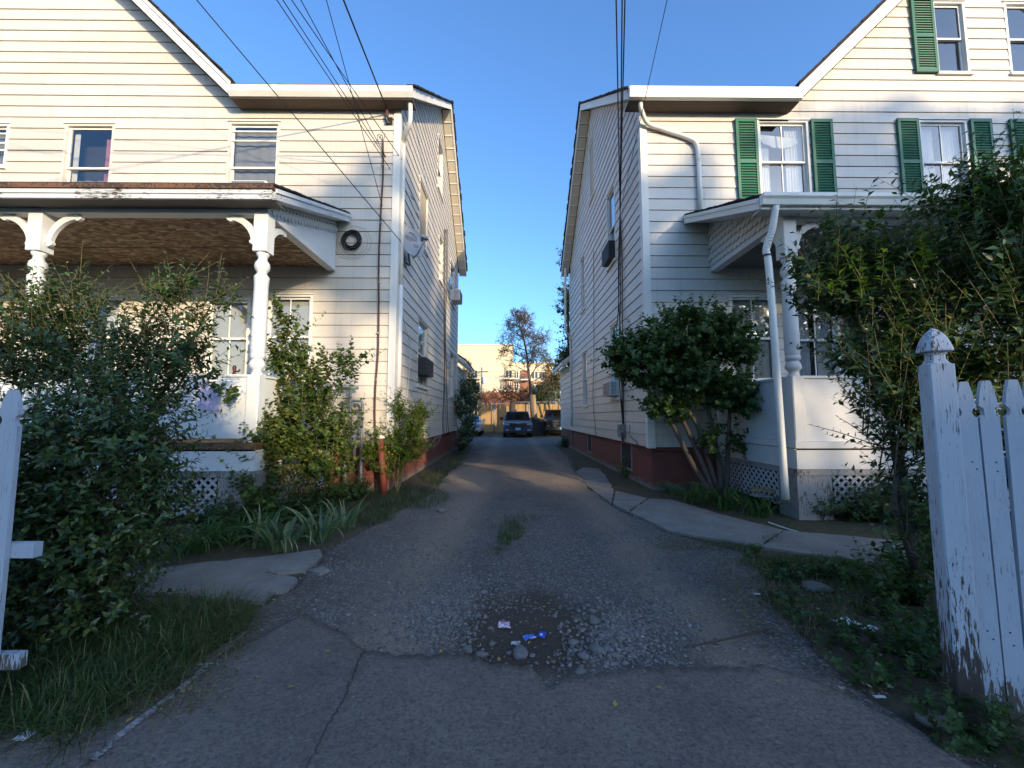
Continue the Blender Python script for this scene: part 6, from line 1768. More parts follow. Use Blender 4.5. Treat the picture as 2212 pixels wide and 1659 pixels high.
# ================================================================== parked vehicles
def paintmat(name, c):
    m = NT(name); m.base(c).set(0.32, 0.5); m.b.inputs['Coat Weight'].default_value = 0.6; m.b.inputs['Coat Roughness'].default_value = 0.12
    return m.m
M['tyre'] = plain('tyre', (0.018,0.018,0.018), 0.9, 0.2)
M['chrome'] = plain('chrome', (0.55,0.56,0.58), 0.25, 0.5, 1.0, amt=0.1)
M['lens'] = plain('headlight_lens', (0.30,0.32,0.35), 0.15, 0.6, amt=0.2)
M['amber'] = plain('amber_lens', (0.5,0.16,0.03), 0.3, 0.5)
M['plate'] = plain('licence_plate_blue', (0.28,0.45,0.62), 0.5)
M['seat'] = plain('seat_fabric', (0.10,0.10,0.095), 0.9)
def section(y, hw, zb, zt, rb=0.10, rt=0.10, crown=0.02):
    h = [(hw-rb, zb), (hw-rb*0.3, zb+rb*0.3), (hw, zb+rb), (hw, zt-rt), (hw-rt*0.3, zt-rt*0.3), (hw-rt, zt), (hw*0.5, zt+crown), (0, zt+crown*1.2)]
    return [(x, y, z) for x, z in h] + [(-x, y, z) for x, z in h[-2::-1]]
def loft(mb, secs, cap=True):
    n = len(secs[0]); o = len(mb.v)
    for s in secs: mb.v += [tuple(p) for p in s]
    for i in range(len(secs)-1):
        for k in range(n):
            k2 = (k+1) % n; mb.f.append((o+i*n+k, o+i*n+k2, o+(i+1)*n+k2, o+(i+1)*n+k))
    if cap:
        mb.f.append(tuple(o+k for k in range(n))[::-1]); mb.f.append(tuple(o+(len(secs)-1)*n+k for k in range(n)))
    return mb
def vehicle(label, cat, loc, paint, hw, hood, roof, L, kind, name):
    """front faces the street (-Y). hood, roof: heights"""
    t = thing(name, loc, label, cat); ox, oy, oz = loc
    T_ = lambda p: (p[0]+ox, p[1]+oy, p[2]+oz)
    def bld(mb, nm, mat, par=None, **k):
        mb.v = [T_(p) for p in mb.v]; return mb.build(nm, mat, par or t, **k)
    f = 0.0
    secs = [section(0.0, hw*0.90, 0.42, hood-0.22, .06, .08), section(0.06, hw*0.95, 0.34, hood-0.12, .08, .12), section(0.22, hw*0.985, 0.30, hood-0.05, .1, .14), section(0.7, hw, 0.30, hood, .1, .15), section(1.25, hw, 0.30, hood+0.05, .1, .13), section(1.5, hw, 0.30, hood+0.06, .1, .10),
            section(L-0.3, hw, 0.32, hood+0.07, .1, .08), section(L, hw*0.96, 0.42, hood+0.03, .1, .08)]
    body = bld(loft(MB(), secs), 'body', paint, smooth=False)
    yb = 1.15; yr = yb+0.85; ye = (3.5 if kind == 'pickup' else L-0.9); zb_ = hood+0.03
    def gsec(y, hwb, hwt, zt): return [(hwb, y, zb_), (hwt+0.03, y, zt-0.10), (hwt-0.06, y, zt-0.01), (0, y, zt), (-hwt+0.06, y, zt-0.01), (-hwt-0.03, y, zt-0.10), (-hwb, y, zb_)]
    # roof shell and pillars
    rs = MB()
    loft(rs, [gsec(yr, hw*0.88, hw*0.74, roof-0.02), gsec(yr+0.5, hw*0.90, hw*0.75, roof), gsec(ye-0.3, hw*0.90, hw*0.75, roof-0.01), gsec(ye, hw*0.88, hw*0.70, roof-0.06)])
    bld(rs, 'cabin', paint)
    for s in (-1, 1):
        p = MB(); p.bar((s*hw*0.88, yb+0.02, zb_), (s*(hw*0.745), yr+0.02, roof-0.06), 0.085, 0.06, (0,-1,0.6)); bld(p, 'pillar', paint)
    hd = MB(); hd.bar((-hw*0.74, yr-0.0, roof-0.045), (hw*0.74, yr-0.0, roof-0.045), 0.10, 0.05, (0,-0.7,0.7)); bld(hd, 'roof_header', paint)
    ws = MB(); e = 0.012
    ws.add([(-hw*0.86, yb+0.0, zb_+0.01), (hw*0.86, yb+0.0, zb_+0.01), (hw*0.73, yr-0.02, roof-0.06), (-hw*0.73, yr-0.02, roof-0.06)], [(0,1,2,3)])
    bld(ws, 'windscreen', M['carglass'])
    # dashboard and seats glimpsed through it
    d = MB(); d.box((-hw*0.8, yb+0.25, zb_-0.05), (hw*0.8, yb+0.6, zb_+0.08)); bld(d, 'dashboard', M['seat'])
    for s in (-0.4, 0.4):
        q = MB(); q.box((s*hw-0.22, yr-0.05, zb_-0.1), (s*hw+0.22, yr-0.03, zb_+0.36)); bld(q, 'seat', M['seat'], bevel=0.01)
    for s in (-1, 1):
        m_ = MB(); m_.box((s*(hw+0.02), yb+0.15, zb_+0.05), (s*(hw+0.24), yb+0.29, zb_+0.24)); bld(m_, 'mirror', M['black'] if kind == 'pickup' else paint, bevel=0.03)
        a = MB(); a.bar((s*(hw-0.03), yb+0.22, zb_+0.06), (s*(hw+0.06), yb+0.22, zb_+0.10), 0.05, 0.04); bld(a, 'mirror_arm', M['black'])
        for yy in (0.95, L-1.05):
            wx = s*(hw-0.12)
            w = MB(); n = 22; prof = [(-0.11, .27), (-0.12, .34), (-0.10, .375), (0.10, .375), (0.12, .34), (0.11, .27)]
            o_ = len(w.v)
            for dx, r in prof:
                for k in range(n): w.v.append((wx+dx, yy+r*math.cos(2*math.pi*k/n), 0.375+r*math.sin(2*math.pi*k/n)))
            for i in range(len(prof)-1):
                for k in range(n): w.f.append((o_+i*n+k, o_+i*n+(k+1)%n, o_+(i+1)*n+(k+1)%n, o_+(i+1)*n+k))
            wh = bld(w, 'wheel', M['tyre'])
            rr_ = MB(); rr_.tube([(wx-0.085, yy, 0.375), (wx+0.085, yy, 0.375)], 0.27, 18); bld(rr_, 'rim', M['galv'], wh)
        sg = MB(); sg.add([(s*hw*0.905, yr+0.10, zb_+0.04), (s*hw*0.905, ye-0.25, zb_+0.04), (s*hw*0.80, ye-0.32, roof-0.12), (s*hw*0.80, yr+0.15, roof-0.12)], [(0,1,2,3)]); bld(sg, 'side_window', M['carglass'])
    return t, bld
def rect(x0, x1, y, z0, z1, th=0.03):
    return MB().box((x0, y-th, z0), (x1, y+0.02, z1))
BLUE = paintmat('blue_car_paint', (0.024,0.038,0.095)); BLACK = paintmat('black_car_paint', (0.012,0.012,0.016)); WHITE = paintmat('white_car_paint', (0.62,0.63,0.64))
cp = gnd(1119, 946)
tb, bb = vehicle('blue pickup truck parked facing the drive, chrome bar across its grille', 'truck', (cp.x, cp.y, 0), BLUE, 0.97, 1.07, 1.73, 5.2, 'pickup', 'pickup_truck')
bb(MB().prism([(-0.56,-0.035,0.92),(0.56,-0.035,0.92),(0.48,-0.035,0.68),(0.40,-0.035,0.63),(-0.40,-0.035,0.63),(-0.48,-0.035,0.68)], (0,0.06,0)), 'grille', M['black'])
bb(MB().prism([(-0.84,-0.02,0.99),(-0.55,-0.055,0.97),(-0.15,-0.055,0.93),(0.15,-0.055,0.93),(0.55,-0.055,0.97),(0.84,-0.02,0.99),(0.84,-0.02,1.03),(0.5,-0.055,1.03),(-0.5,-0.055,1.03),(-0.84,-0.02,1.03)], (0,0.05,0)), 'chrome_bar', M['chrome'])
for s in (-1, 1):
    bb(MB().prism([(s*0.54,-0.03,0.95),(s*0.88,0.02,0.98),(s*0.90,0.03,0.86),(s*0.80,0.0,0.80),(s*0.58,-0.03,0.83)], (0,0.06,0)), 'headlight', M['lens'])
    bb(rect(s*0.60, s*0.80, 0.015, 0.46, 0.55), 'fog_lamp', M['lens'])
bb(rect(-0.165, 0.165, -0.02, 0.50, 0.66, 0.02), 'licence_plate', M['plate'])
bb(rect(-0.82, 0.82, -0.0, 0.34, 0.43, 0.04), 'lower_bumper', M['black'])
# emblem: a slant-sided H in a rounded frame
for a, b in (((-0.075,0.90),(-0.055,1.02)), ((0.075,0.90),(0.055,1.02))):
    q = MB(); q.bar((a[0], -0.075, a[1]-0.03), (b[0], -0.075, b[1]-0.03), 0.022, 0.022, (0,1,0)); bb(q, 'emblem_bar', M['chrome'])
q = MB(); q.bar((-0.06, -0.075, 0.93), (0.06, -0.075, 0.93), 0.022, 0.022, (0,1,0)); bb(q, 'emblem_bar', M['chrome'])
# sunlit stickers and lit view through its cab
kp = at(1208, 942, 27.4)
tk, bk = vehicle('black pickup truck with amber lamps half hidden by the right house', 'truck', (kp.x+0.05, 27.4, 0), BLACK, 1.0, 1.22, 1.88, 5.6, 'pickup', 'pickup_truck')
bk(rect(-0.62, 0.62, -0.01, 0.80, 1.12, 0.04), 'grille', M['black'])
bk(rect(-0.03, 0.03, -0.06, 0.78, 1.14, 0.03), 'grille_bar', BLACK); bk(rect(-0.64, 0.64, -0.06, 0.95, 0.99, 0.02), 'grille_bar', BLACK)
bk(rect(-1.0, 1.0, -0.06, 0.46, 0.68, 0.08), 'bumper', M['black'])
for s in (-1, 1):
    bk(rect(s*0.66, s*0.93, 0.0, 0.84, 1.06, 0.04), 'headlight', M['black']); bk(rect(s*0.68, s*0.88, -0.03, 0.71, 0.78, 0.04), 'turn_lamp', M['amber'])
    bk(rect(s*0.30, s*0.44, -0.13, 0.71, 0.76, 0.03), 'fog_lamp', M['lens'])
bk(rect(-0.02, 0.32, -0.15, 0.50, 0.66, 0.01), 'licence_plate', M['plate'])
q = MB(); q.lathe([(0.0,-0.04),(0.04,0.0),(0.0,0.04)], (0.0, -0.02, 1.13), 8); bk(q, 'hood_badge', M['chrome'])
for s in (-0.5, -0.25, 0, 0.25, 0.5): bk(MB().box((s-0.05, 2.02, 1.875), (s+0.05, 2.12, 1.91)), 'roof_lamp', M['amber'])
wp = at(1026, 935, 27.0)
tw, bw_ = vehicle('white car showing through the dark shrub at the back of the left house', 'car', (wp.x-0.55, 27.5, 0), WHITE, 0.88, 0.92, 1.45, 4.5, 'car', 'parked_car')
for s in (-1, 1): bw_(rect(s*0.5, s*0.82, 0.02, 0.62, 0.76, 0.03), 'headlight', M['lens'])
bw_(rect(-0.45, 0.45, -0.01, 0.48, 0.62, 0.03), 'grille', M['black'])

# ------------------------------------------------------------------ back of the lot
def z7(zx, zy, Y): return at((1300+zx/3.686)/1.3887, (900+zy/3.686)/1.3887, Y)
BY = 33.0
ftop = z7(700, 1140, BY).z
M['cedar'] = peeling('golden_fence_boards', (0.42,0.26,0.10), wood=(0.22,0.13,0.06), amount=0.60, stretch=(7,7,1.0))
bf = thing('board_fence', (0, BY, 0), 'golden wooden stockade fence across the back of the lot', 'fence')
pl = []
for k in range(5):
    h = ftop + random.uniform(-.03,.03); mb = MB(); mb.prism([(-0.066,0,0),(0.066,0,0),(0.066,0,h-0.08),(0.0,0,h),(-0.066,0,h-0.08)], (0,0.02,0))
    me = bpy.data.meshes.new('plank'); me.from_pydata(mb.v, [], mb.f); me.materials.append(M['cedar']); pl.append(me)
x = -9.0
while x < 11: place('plank', random.choice(pl), bf, (x, BY, -0.03), (0, R(random.uniform(-.5,.5)), 0)); x += 0.145
for zz in (0.5, ftop*0.75): MB().box((-9, BY+0.022, zz-0.05), (11, BY+0.06, zz+0.05)).build('rail', M['cedar'], bf)
cf = thing('pipe_fence', (0, BY-0.35, 0), 'galvanised pipe fence posts and top rail in front of the board fence', 'fence')
zt_ = z7(700, 1128, BY-0.35).z
for zx in (100, 420, 672, 1055, 1420, 1700):
    p = z7(zx, 1300, BY-0.35); MB().tube([(p.x, BY-0.35, -0.1), (p.x, BY-0.35, zt_)], 0.045, 10).build('post', M['galv'], cf, smooth=True)
MB().tube([(-9, BY-0.35, zt_), (11, BY-0.35, zt_)], 0.03, 8).build('top_rail', M['galv'], cf, smooth=True)
# pale trunk and dark stump, bins
M['paletrunk'] = plain('pale_trunk', (0.34,0.26,0.16), 0.9, 0.1, nscale=6, amt=0.5)
p = z7(1115, 1450, 30.5); pt = z7(1112, 1045, 30.5)
tk_ = thing('topped_tree', (p.x, 30.5, 0), 'tall pale topped trunk standing behind the blue pickup', 'tree')
MB().tube(curve([(p.x+0.1,30.5,-0.1),(p.x+0.08,30.5,1.2),(p.x,30.5,pt.z-0.8),(p.x-0.05,30.5,pt.z)], 4), [0.22,0.21,0.2,0.19,0.19,0.18,0.18,0.17,0.17,0.17,0.16,0.16,0.15], 12).build('trunk', M['paletrunk'], tk_, smooth=True)
MB().tube([(p.x-0.05,30.5,pt.z-0.5),(p.x+0.12,30.45,pt.z-0.1)], [0.06,0.04], 8).build('branch_stub', M['paletrunk'], tk_, smooth=True)
p = z7(882, 1300, 31.5); pt = z7(880, 1118, 31.5)
st_ = thing('dead_tree', (p.x, 31.5, 0), 'short dark dead trunk in front of the board fence', 'tree')
MB().tube([(p.x,31.5,-0.1),(p.x-0.03,31.5,1.2),(p.x-0.05,31.5,pt.z)], [0.26,0.23,0.21], 12).build('trunk', M['darktwig'], st_, smooth=True)
MB().tube([(p.x,31.4,1.6),(p.x+0.25,31.3,1.9)], [0.08,0.05], 8).build('branch_stub', M['darktwig'], st_, smooth=True)
for zx, lab, h in ((1128, 'dark wheeled bin just right of the blue pickup', 1.15), (1178, 'second dark wheeled bin beside the black pickup', 1.0)):
    p = z7(zx, 1480, 28.2); bn = thing('wheelie_bin', (p.x, 28.2, 0), lab, 'bin')
    MB().prism([(p.x-0.22,27.95,0.05),(p.x+0.22,27.95,0.05),(p.x+0.28,27.88,h),(p.x-0.28,27.88,h)], (0,0.55,0)).build('body', M['black'], bn)
    MB().prism([(p.x-0.30,27.84,h+0.002),(p.x+0.30,27.84,h+0.002),(p.x+0.27,27.9,h+0.07),(p.x-0.27,27.9,h+0.07)], (0,0.62,0)).build('lid', M['black'], bn)
    for s in (-1,1): MB().tube([(p.x+s*0.2,28.45,0.1),(p.x+s*0.26,28.45,0.1)], 0.1, 10).build('wheel', M['tyre'], bn)
# ------------------------------------------------------------------ apartment building beyond
M['stucco'] = plain('beige_stucco', (0.66,0.55,0.36), 0.85, 0.2, nscale=0.3, amt=0.15)
M['stuccow'] = plain('pale_stucco', (0.70,0.64,0.52), 0.85, 0.2, nscale=0.3, amt=0.15)
m = NT('red_brick'); bt = m.n.new('ShaderNodeTexBrick'); bt.inputs['Scale'].default_value = 3.0
bt.inputs['Color1'].default_value = (0.30,0.11,0.06,1); bt.inputs['Color2'].default_value = (0.24,0.08,0.045,1); bt.inputs['Mortar'].default_value = (0.33,0.25,0.18,1)
mp = m.n.new('ShaderNodeMapping'); mp.inputs['Rotation'].default_value = (R(90),0,0); m.l.new(m.co(), mp.inputs[0]); m.l.new(mp.outputs[0], bt.inputs[0])
m.base(bt.outputs[0]).set(0.85, 0.2); M['brick'] = m.m
M['winglass'] = plain('far_window_glass', (0.035,0.04,0.05), 0.12, 0.6)
AYB = 85.0
ap = thing('apartment_building', (0, AYB, 0), 'beige and brick apartment block with balconies beyond the back fence', 'building')
def zq(zx, zy): q = z7(zx, zy, AYB); return q.x, q.z
def wallblk(zx0, zx1, ztop, zbot, mat, nm, dy=0.0, depth=14.0):
    x0, z1 = zq(zx0, ztop); x1, z0 = zq(zx1, zbot); z0 = max(z0, -0.1) if zbot < 1190 else -0.1
    MB().box((x0, AYB+dy, z0), (x1, AYB+dy+depth, z1)).build(nm, M[mat], ap)
wallblk(-900, 880, 497, 1300, 'stucco', 'wall')
MB().box((zq(-905,0)[0], AYB-0.25, zq(0,497)[1]), (zq(884,0)[0], AYB+14.2, zq(0,490)[1])).build('parapet_coping', M['stuccow'], ap)
wallblk(881, 1332, 693, 1300, 'stucco', 'wall', 0.6)
MB().box((zq(881,0)[0], AYB+0.4, zq(0,693)[1]), (zq(1338,0)[0], AYB+14.2, zq(0,686)[1])).build('parapet_coping', M['stuccow'], ap)
for a, b, t_, bo, dy in ((530,958,1022,1300,-0.25),(968,1062,775,1300,0.30),(1248,1300,775,1300,0.3),(1085,1235,905,1300,0.3),(790,876,870,1022,-0.15)):
    wallblk(a, b, t_, bo, 'brick', 'brick_panel', dy, 0.4)
def awin(zx0, zx1, zy0, zy1, dy):
    x0, z1 = zq(zx0, zy0); x1, z0 = zq(zx1, zy1)
    w = MB().box((x0, AYB+dy-0.12, z0), (x1, AYB+dy+0.05, z1)).build('window', M['stuccow'], ap)
    n = 2; g = 0.10
    for i in range(n):
        a = x0 + (x1-x0)*i/n + g; b = x0 + (x1-x0)*(i+1)/n - g
        MB().box((a, AYB+dy-0.16, z0+g), (b, AYB+dy-0.125, z1-g)).build('pane', M['winglass'], w)
for q in ((415,490,775,868,0),(440,520,905,1000,0),(738,782,895,980,0),(795,872,775,865,-0.15),(895,940,775,865,0.6),(895,945,900,990,0.6),(1085,1160,785,870,0.6),(1175,1235,785,870,0.6),(1100,1150,930,1010,0.3),(820,865,900,985,-0.15),(685,717,843,873,0),(685,717,975,1000,0),(560,580,858,905,0),(200,300,775,868,0),(220,310,905,1000,0),(1310,1326,930,1110,0.6),(362,398,555,575,0),(636,664,558,575,0)): awin(*q)
for zx0, zx1, zy in ((395,525,868),(395,525,1000),(780,945,868),(965,1065,880),(780,945,1000)):
    x0, z = zq(zx0, zy); x1, _z = zq(zx1, zy)
    bl = MB().box((x0, AYB-1.6, z-0.25), (x1, AYB-0.26, z)).build('balcony', M['stuccow'], ap)
    MB().box((x0, AYB-1.6, z+0.95), (x1, AYB-1.52, z+1.05)).build('handrail', M['black'], bl)
    n = 14
    for i in range(n+1):
        xx = x0 + (x1-x0)*i/n; MB().box((xx-0.03, AYB-1.59, z), (xx+0.03, AYB-1.53, z+0.95)).build('baluster', M['black'], bl)
# grey row of houses at the right
rw = thing('row_house', (z7(1440,1100,70).x, 70, 0), 'grey terraced row with white window frames beyond the fence at the right', 'building')
M['greywall'] = plain('grey_clapboard', (0.16,0.16,0.175), 0.8)
a = z7(1345, 985, 70); b = z7(1900, 860, 76)
MB().prism([(a.x,70,-0.1),(b.x+6,76,-0.1),(b.x+6,90,-0.1),(a.x,90,-0.1)], (0,0,a.z-0.4)).build('wall', M['greywall'], rw)
MB().prism([(a.x-0.4,69.6,a.z-0.4),(b.x+6,75.6,a.z-0.4),(b.x+6,90,a.z+2.6),(a.x-0.4,90,a.z+2.6)], (0,0,0.4)).build('roof', M['roof'], rw)
for i in range(9):
    x = a.x + 0.6 + i*1.35; y = 70 + (x-a.x)*6/(b.x+6-a.x)
    for z in (1.6, 4.3):
        w = MB().box((x-0.38, y-0.12, z), (x+0.38, y+0.3, z+1.7)).build('window', M['stuccow'], rw)
        MB().box((x-0.28, y-0.16, z+0.1), (x+0.28, y-0.121, z+1.6)).build('pane', M['winglass'], w)
# pole with transformer and lines behind the fence
p = z7(533, 1100, 55); pt = z7(533, 745, 55)
up_ = thing('utility_pole', (p.x, 55, 0), 'thin utility pole with a grey transformer in front of the beige wall', 'utility pole')
MB().tube([(p.x,55,-0.2),(p.x,55,pt.z)], [0.16,0.11], 10).build('pole', M['galv'], up_, smooth=True)
MB().box((p.x-0.9,54.9,pt.z-0.7),(p.x+0.9,55.0,pt.z-0.58)).build('crossarm', M['darktwig'], up_)
q = z7(565, 890, 55); MB().lathe([(0.25,-0.5),(0.28,-0.4),(0.28,0.4),(0.2,0.5)], (q.x,54.8,q.z), 12).build('transformer', M['meterwhite'], up_, smooth=True)
for dz, s in ((0.0,0.3),(-0.6,0.5)):
    for nm, e in (('line to the left', (-30, 62, pt.z+0.5+dz)), ('line to the right', (22, 52, pt.z+0.3+dz))):
        a_ = Vector((p.x,55,pt.z-0.55+dz)); e = Vector(e); pts = [a_.lerp(e, k/10)+Vector((0,0,-s*4*(k/10)*(1-k/10))) for k in range(11)]
        tag(MB().tube(pts, 0.018, 5).build('utility_line', M['wire']), 'far utility ' + nm + ' of the transformer pole, %s strand' % ('upper' if dz == 0 else 'lower'), 'wire')

# ------------------------------------------------------------------ trees and shrubs at the back
def branching(mb, p, d, L, r, lvl, tips, spread=0.6, seg=4, up=0.15, minr=0.006):
    pts = [p]; q = p; dd = d.copy()
    for i in range(seg):
        dd = (dd + Vector((random.gauss(0,.16), random.gauss(0,.16), random.gauss(0,.10)+up*0.25))).normalized(); q = q + dd*(L/seg); pts.append(q)
    mb.tube(pts, [max(minr, r*(1-0.55*i/seg)) for i in range(seg+1)], 6 if r > 0.04 else 4, caps=False)
    if lvl == 0: tips.append((q, dd)); return
    nb = random.randint(3, 5)
    for i in range(nb):
        k = random.randint(max(1, seg//2), seg); a = random.uniform(0, 2*math.pi)
        side = dd.orthogonal().normalized(); side.rotate(Matrix.Rotation(a, 3, dd))
        nd = (dd*(1-spread*0.5) + side*spread*random.uniform(0.7,1.3) + Vector((0,0,up))).normalized()
        branching(mb, pts[k], nd, L*random.uniform(0.55,0.8), r*0.5, lvl-1, tips, spread, seg, up, minr)
    tips.append((q, dd))
def tip_leaves(tips, per, rad, ll, lw):
    P_ = np.array([t[0][:] for t in tips]); n = len(P_)
    pos = np.repeat(P_, per, 0) + rng.normal(size=(n*per,3))*rad
    return leaves(pos, rand_dirs(n*per), rand_dirs(n*per), ll*rng.uniform(.6,1.3,n*per), lw*rng.uniform(.6,1.3,n*per))
L_BROWN = leafmat('autumn_leaf', [(0.0,(0.13,0.08,0.035)),(0.5,(0.18,0.13,0.04)),(1.0,(0.12,0.13,0.03))], trans=0.3)
L_RED = leafmat('red_shrub_leaf', [(0.0,(0.22,0.06,0.03)),(0.6,(0.30,0.11,0.05)),(1.0,(0.28,0.17,0.07))], trans=0.3)
L_GREEN = leafmat('tree_leaf', [(0.0,(0.035,0.06,0.018)),(0.6,(0.07,0.10,0.025)),(1.0,(0.17,0.16,0.035))], trans=0.35)
p0 = z7(1108, 1400, 30); p0.z = -0.1
bt_ = thing('bare_tree', (p0.x, 30, 0), 'nearly leafless spreading tree behind the pickups, twigs lit by the sun', 'tree')
mb = MB(); tips = []
path = [p0, z7(1085,1150,30), z7(1072,960,30), z7(1050,760,30), z7(1025,560,30), z7(985,380,30), z7(950,260,30)]
tp = curve(path, 4); mb.tube(tp, [0.15*(1-0.75*i/(len(tp)-1)) for i in range(len(tp))], 9)
mb.build('trunk', M['bark'], bt_, smooth=True)
mb = MB(); random.seed(21)
for k, a, L in ((9,(1,0,0.5),1.5),(10,(0.9,-0.3,0.9),1.5),(11,(-0.9,0.2,0.5),1.3),(12,(0.5,0.4,0.6),1.2),(14,(-1,-0.2,0.35),1.5),(15,(1,0.2,0.45),1.5),(16,(-0.8,0.5,0.7),1.3),(17,(0.9,-0.3,0.6),1.3),(19,(-0.9,0.0,0.6),1.2),(20,(0.8,0.3,0.7),1.2),(21,(-0.5,-0.6,0.7),1.0),(22,(0.5,0.5,0.9),1.0),(24,(-0.3,0,1),0.8),(24,(0.5,-0.2,1),0.9),(13,(0.2,-1,0.5),1.2),(18,(0.1,0.9,0.5),1.1)):
    branching(mb, Vector(tp[k]), Vector(a).normalized(), L*0.88, 0.05, 4, tips, 0.80, 3, 0.10, 0.009)
mb.build('branches', M['bark'], bt_)
V, Fc, T = tip_leaves(random.sample(tips, min(1500, len(tips))), 1, 0.06, 0.085, 0.06)
mesh_np('leaves', V, Fc, L_BROWN, bt_, col=T, kind='stuff')
def crown_tree(name, label, base, blobs, n, leaf, ll, lw, tl, nl=12, r0=0.12, cat='tree', group=None, trunk_targets=None):
    t = thing(name, base, label, cat, group)
    (V, Fc, T), (TV, TF) = twig_foliage(blobs, n, nl, tl, ll, lw, upb=0.3, shell=0.35)
    mesh_np('crown', V, Fc, leaf, t, col=T, kind='stuff'); mesh_np('twigs', TV, TF, M['darktwig'], t, kind='stuff')
    limbs(t, base, [Vector(b[:3]) for b in blobs], r0, M['bark'], 'trunk', 0.3)
    return t
Z = lambda zx, zy, Y, rx, ry, rz, w=1.0: (*z7(zx, zy, Y), rx, ry, rz, w)
crown_tree('leafy_tree', 'green tree peeping out behind the far end of the right house', Vector((3.6, 23.5, 0)), [Z(1540,110,23.5,.9,1,.7), Z(1600,-100,23.5,1.2,1,1.0), Z(1560,560,23.5,1.0,1,.8), Z(1500,640,23.5,.7,.8,.5), Z(1620,300,23.5,1,1,1), Z(1480,540,24,.4,.5,.4,.5), Z(1560,-480,23.5,.9,.9,1.0,.5)], 460, L_GREEN, 0.15, 0.10, 0.6)
crown_tree('leafy_tree', 'yellowing tree spreading over the black pickup', Vector((4.6, 31, 0)), [Z(1400,800,31,1.3,1,.8), Z(1300,870,31,.8,.8,.6,.7), Z(1470,880,31,1.2,1,.9), Z(1350,690,31,.8,.8,.5,.5)], 330, L_BROWN, 0.13, 0.09, 0.6)
crown_tree('leafy_tree', 'small olive-green tree right behind the board fence near the pale trunk', Vector((4.2, 36, 0)), [Z(1190,1020,36,1.1,.8,1.0), Z(1270,980,36,.9,.8,.8), Z(1150,1080,36,.7,.7,.5)], 240, L_GREEN, 0.14, 0.10, 0.6)
crown_tree('shrub', 'yellow-green shrub above the fence in front of the grey terrace', Vector((z7(1460,1150,37).x, 37, 0)), [Z(1460,1090,37,.95,.6,.5)], 130, G_LIME, 0.14, 0.10, 0.5, cat='shrub', r0=0.05)
crown_tree('shrub', 'red-leaved bare shrub mass behind the back fence', Vector((z7(700,1100,37).x, 37, 0)), [Z(600,1075,37,1.2,.8,.6), Z(760,1060,37,1.3,.8,.75), Z(900,1040,37,1.3,.8,.8), Z(1010,1060,37,1.0,.8,.7), Z(840,930,37,.7,.6,.7,.5), Z(560,1095,37,.6,.6,.35)], 620, L_RED, 0.10, 0.06, 0.7, nl=10, cat='shrub', r0=0.05)
# dark upright evergreen at the back corner of the left house
eb = z7(420, 1300, 22.5); eb.z = 0
bush('evergreen', 'dark ragged evergreen at the back of the left house', eb, [Z(385,900,22.5,.35,.4,1.1), Z(400,1050,22.5,.5,.5,.9), Z(450,1060,22.5,.35,.4,.7), Z(480,1090,22.5,.3,.4,.6), Z(370,780,22.5,.2,.3,.7), Z(430,1250,22.5,.5,.5,.6)], 420, 16, 0.5, 0.09, 0.035, G_PRIVET, M['darktwig'], [z7(400,1000,22.5), z7(450,1060,22.5)], 0.05, cat='tree', upb=1.3)
# scrub and low growth at the foot of the back fence
tag(grass('grass', np.stack([rng.uniform(-8,9,1500), rng.uniform(31,33,1500), np.full(1500,-0.02)], -1), 0.25, 0.02, 0.6), 'rough grass along the foot of the back fence', 'grass')

# ================================================================== across the street, behind the camera
# two houses and a row of tall street trees; the low sun comes through between and over them
ST = -35.0
def far_house(label, x0, x1, zr, zeave, name='house_across'):
    h = thing('house', ((x0+x1)/2, ST, 0), label, 'house', 'houses across the street')
    MB().box((x0, ST-5, -0.1), (x1, ST, zeave)).build('wall', M['siding'], h)
    ym = ST-2.5
    for a in (ST+0.4, ST-5.4):
        MB().prism([(x0-0.4, a, zeave-0.25), (x0-0.4, ym, zr-0.12), (x0-0.4, ym, zr), (x0-0.4, a, zeave-0.1)], (x1-x0+0.8, 0, 0)).build('roof', M['roof'], h)
    for e in (x0, x1-0.1): MB().prism([(e, ST, zeave), (e, ST-5, zeave), (e, ym, zr-0.13)], (0.1, 0, 0)).build('gable', M['siding'], h)
    n = max(2, int((x1-x0)/3.2))
    for i in range(n):
        x = x0 + (x1-x0)*(i+0.5)/n
        for z in (1.2, 4.2, 7.2):
            w = MB().box((x-0.55, ST, z), (x+0.55, ST+0.06, z+1.6)).build('window', M['frames'], h)
            MB().box((x-0.45, ST+0.061, z+0.1), (x+0.45, ST+0.07, z+1.5)).build('pane', M['winglass'], w)
far_house('tall cream house across the street behind the camera', -6.0, 24.6, 12.8, 10.6)
far_house('lower long house across the street behind the camera', 25.1, 72.0, 11.84, 9.6)
TU = [24.0,24.8,25.6,26.6,28.0,30.0,31.5,32.5,33.7,35.3,37.5,41,43.2,50,56]
TV_ = [15.6,16.8,17.5,17.8,18.0,17.9,17.4,17.7,18.2,18.5,18.9,18.6,18.2,18.0,18.1]
BU = [24.0,26.5,27.0,27.6,28.7,28.95,31.0,31.3,32.3,32.6,34,56]
BV = [15.1,14.7,14.0,13.2,13.1,12.55,12.50,12.6,12.5,11.2,10.9,10.9]
N = 21000
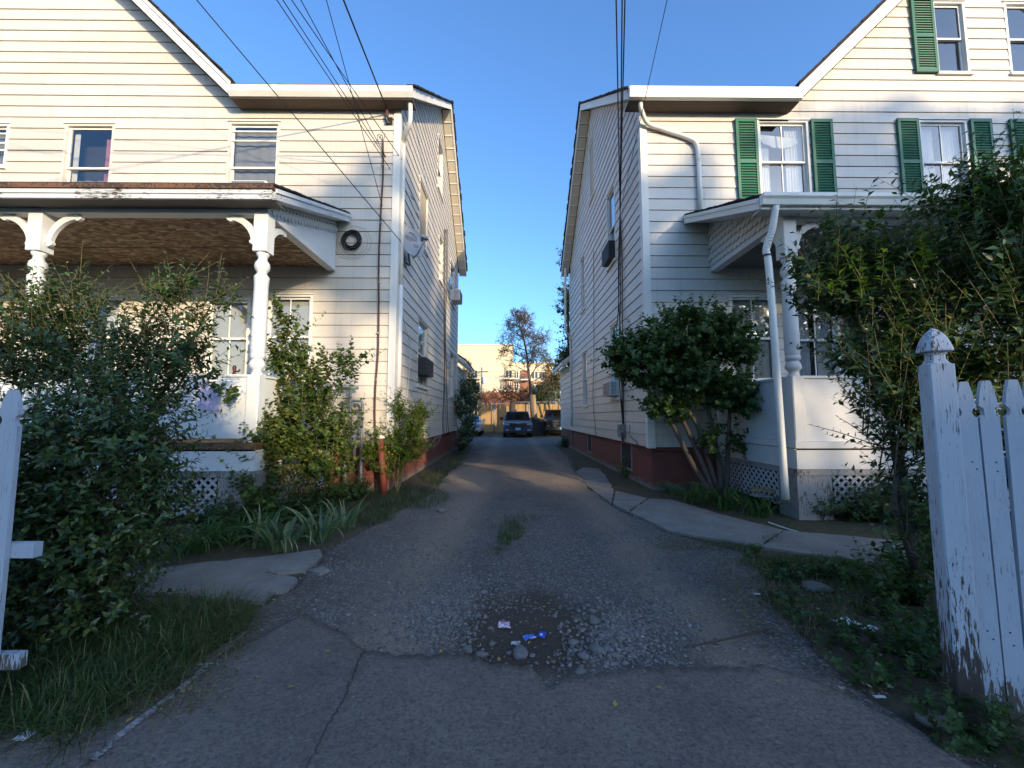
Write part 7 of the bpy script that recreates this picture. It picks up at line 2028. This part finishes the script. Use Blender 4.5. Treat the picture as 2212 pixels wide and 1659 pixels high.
U = rng.uniform(23.9, 56, N); Vv = rng.uniform(10.6, 19.4, N)
tp_ = np.interp(U, TU, TV_) + 0.7*(fbm(U*0.9, U*0+3, 71)-0.5) + rng.normal(size=N)*0.12
bt2 = np.interp(U, BU, BV) + rng.normal(size=N)*0.04
den = fbm(U*0.75, Vv*0.75, 73)
ok = (Vv < tp_) & (Vv > bt2) & ((den > 0.36) | (Vv < tp_-2.2))
# openings in the leaf cover
for hu, hv, hr, hs in ((30.7,17.0,0.4,0.8),(34.1,16.0,0.42,0.42),(36.2,15.4,0.30,0.3),(32.0,15.9,0.3,0.4),(29.0,15.4,0.35,0.8)):
    ok &= ~((((U-hu)/hr)**2 + ((Vv-hv)/hs)**2 < 1) & (rng.uniform(0,1,N) < 0.85))
U = U[ok]; Vv = Vv[ok]
groups = ((23.9,29,26.8),(29,34.5,33.4),(34.5,40.5,37.0),(40.5,48,44),(48,56.1,52))
kindl = ('first', 'second', 'third', 'fourth', 'fifth')
for gi, (a, b, c) in enumerate(groups):
    k = (U >= a) & (U < b); n = int(k.sum())
    pos = np.stack([U[k], ST + 1.5 + rng.uniform(-0.9, 0.9, n), Vv[k]], -1)
    # keep each leaf on its own sight line to the sun
    dyy = pos[:,1]-ST
    pos[:,0] -= dyy*math.tan(SUN_AZ); pos[:,2] -= dyy*math.tan(SUN_EL)/math.cos(SUN_AZ)
    t = thing('street_tree', (c, ST+1.5, 0), 'tall street tree across the road, %s in the row counted from the tall cream house' % kindl[gi], 'tree', 'street trees across the road')
    V, Fc, T = leaves(pos, rand_dirs(n), np.array([[0.3,-0.9,0.2]]) + 0.6*rand_dirs(n), 0.42*rng.uniform(.7,1.3,n), 0.30*rng.uniform(.7,1.3,n))
    mesh_np('crown', V, Fc, L_GREEN, t, col=T, kind='stuff')
    tops = [Vector((pos[i][0], pos[i][1], pos[i][2])) for i in rng.choice(n, 9, replace=False)]
    limbs(t, Vector((c, ST+1.5, 0)), tops, 0.16, M['bark'], 'trunk', 0.4)
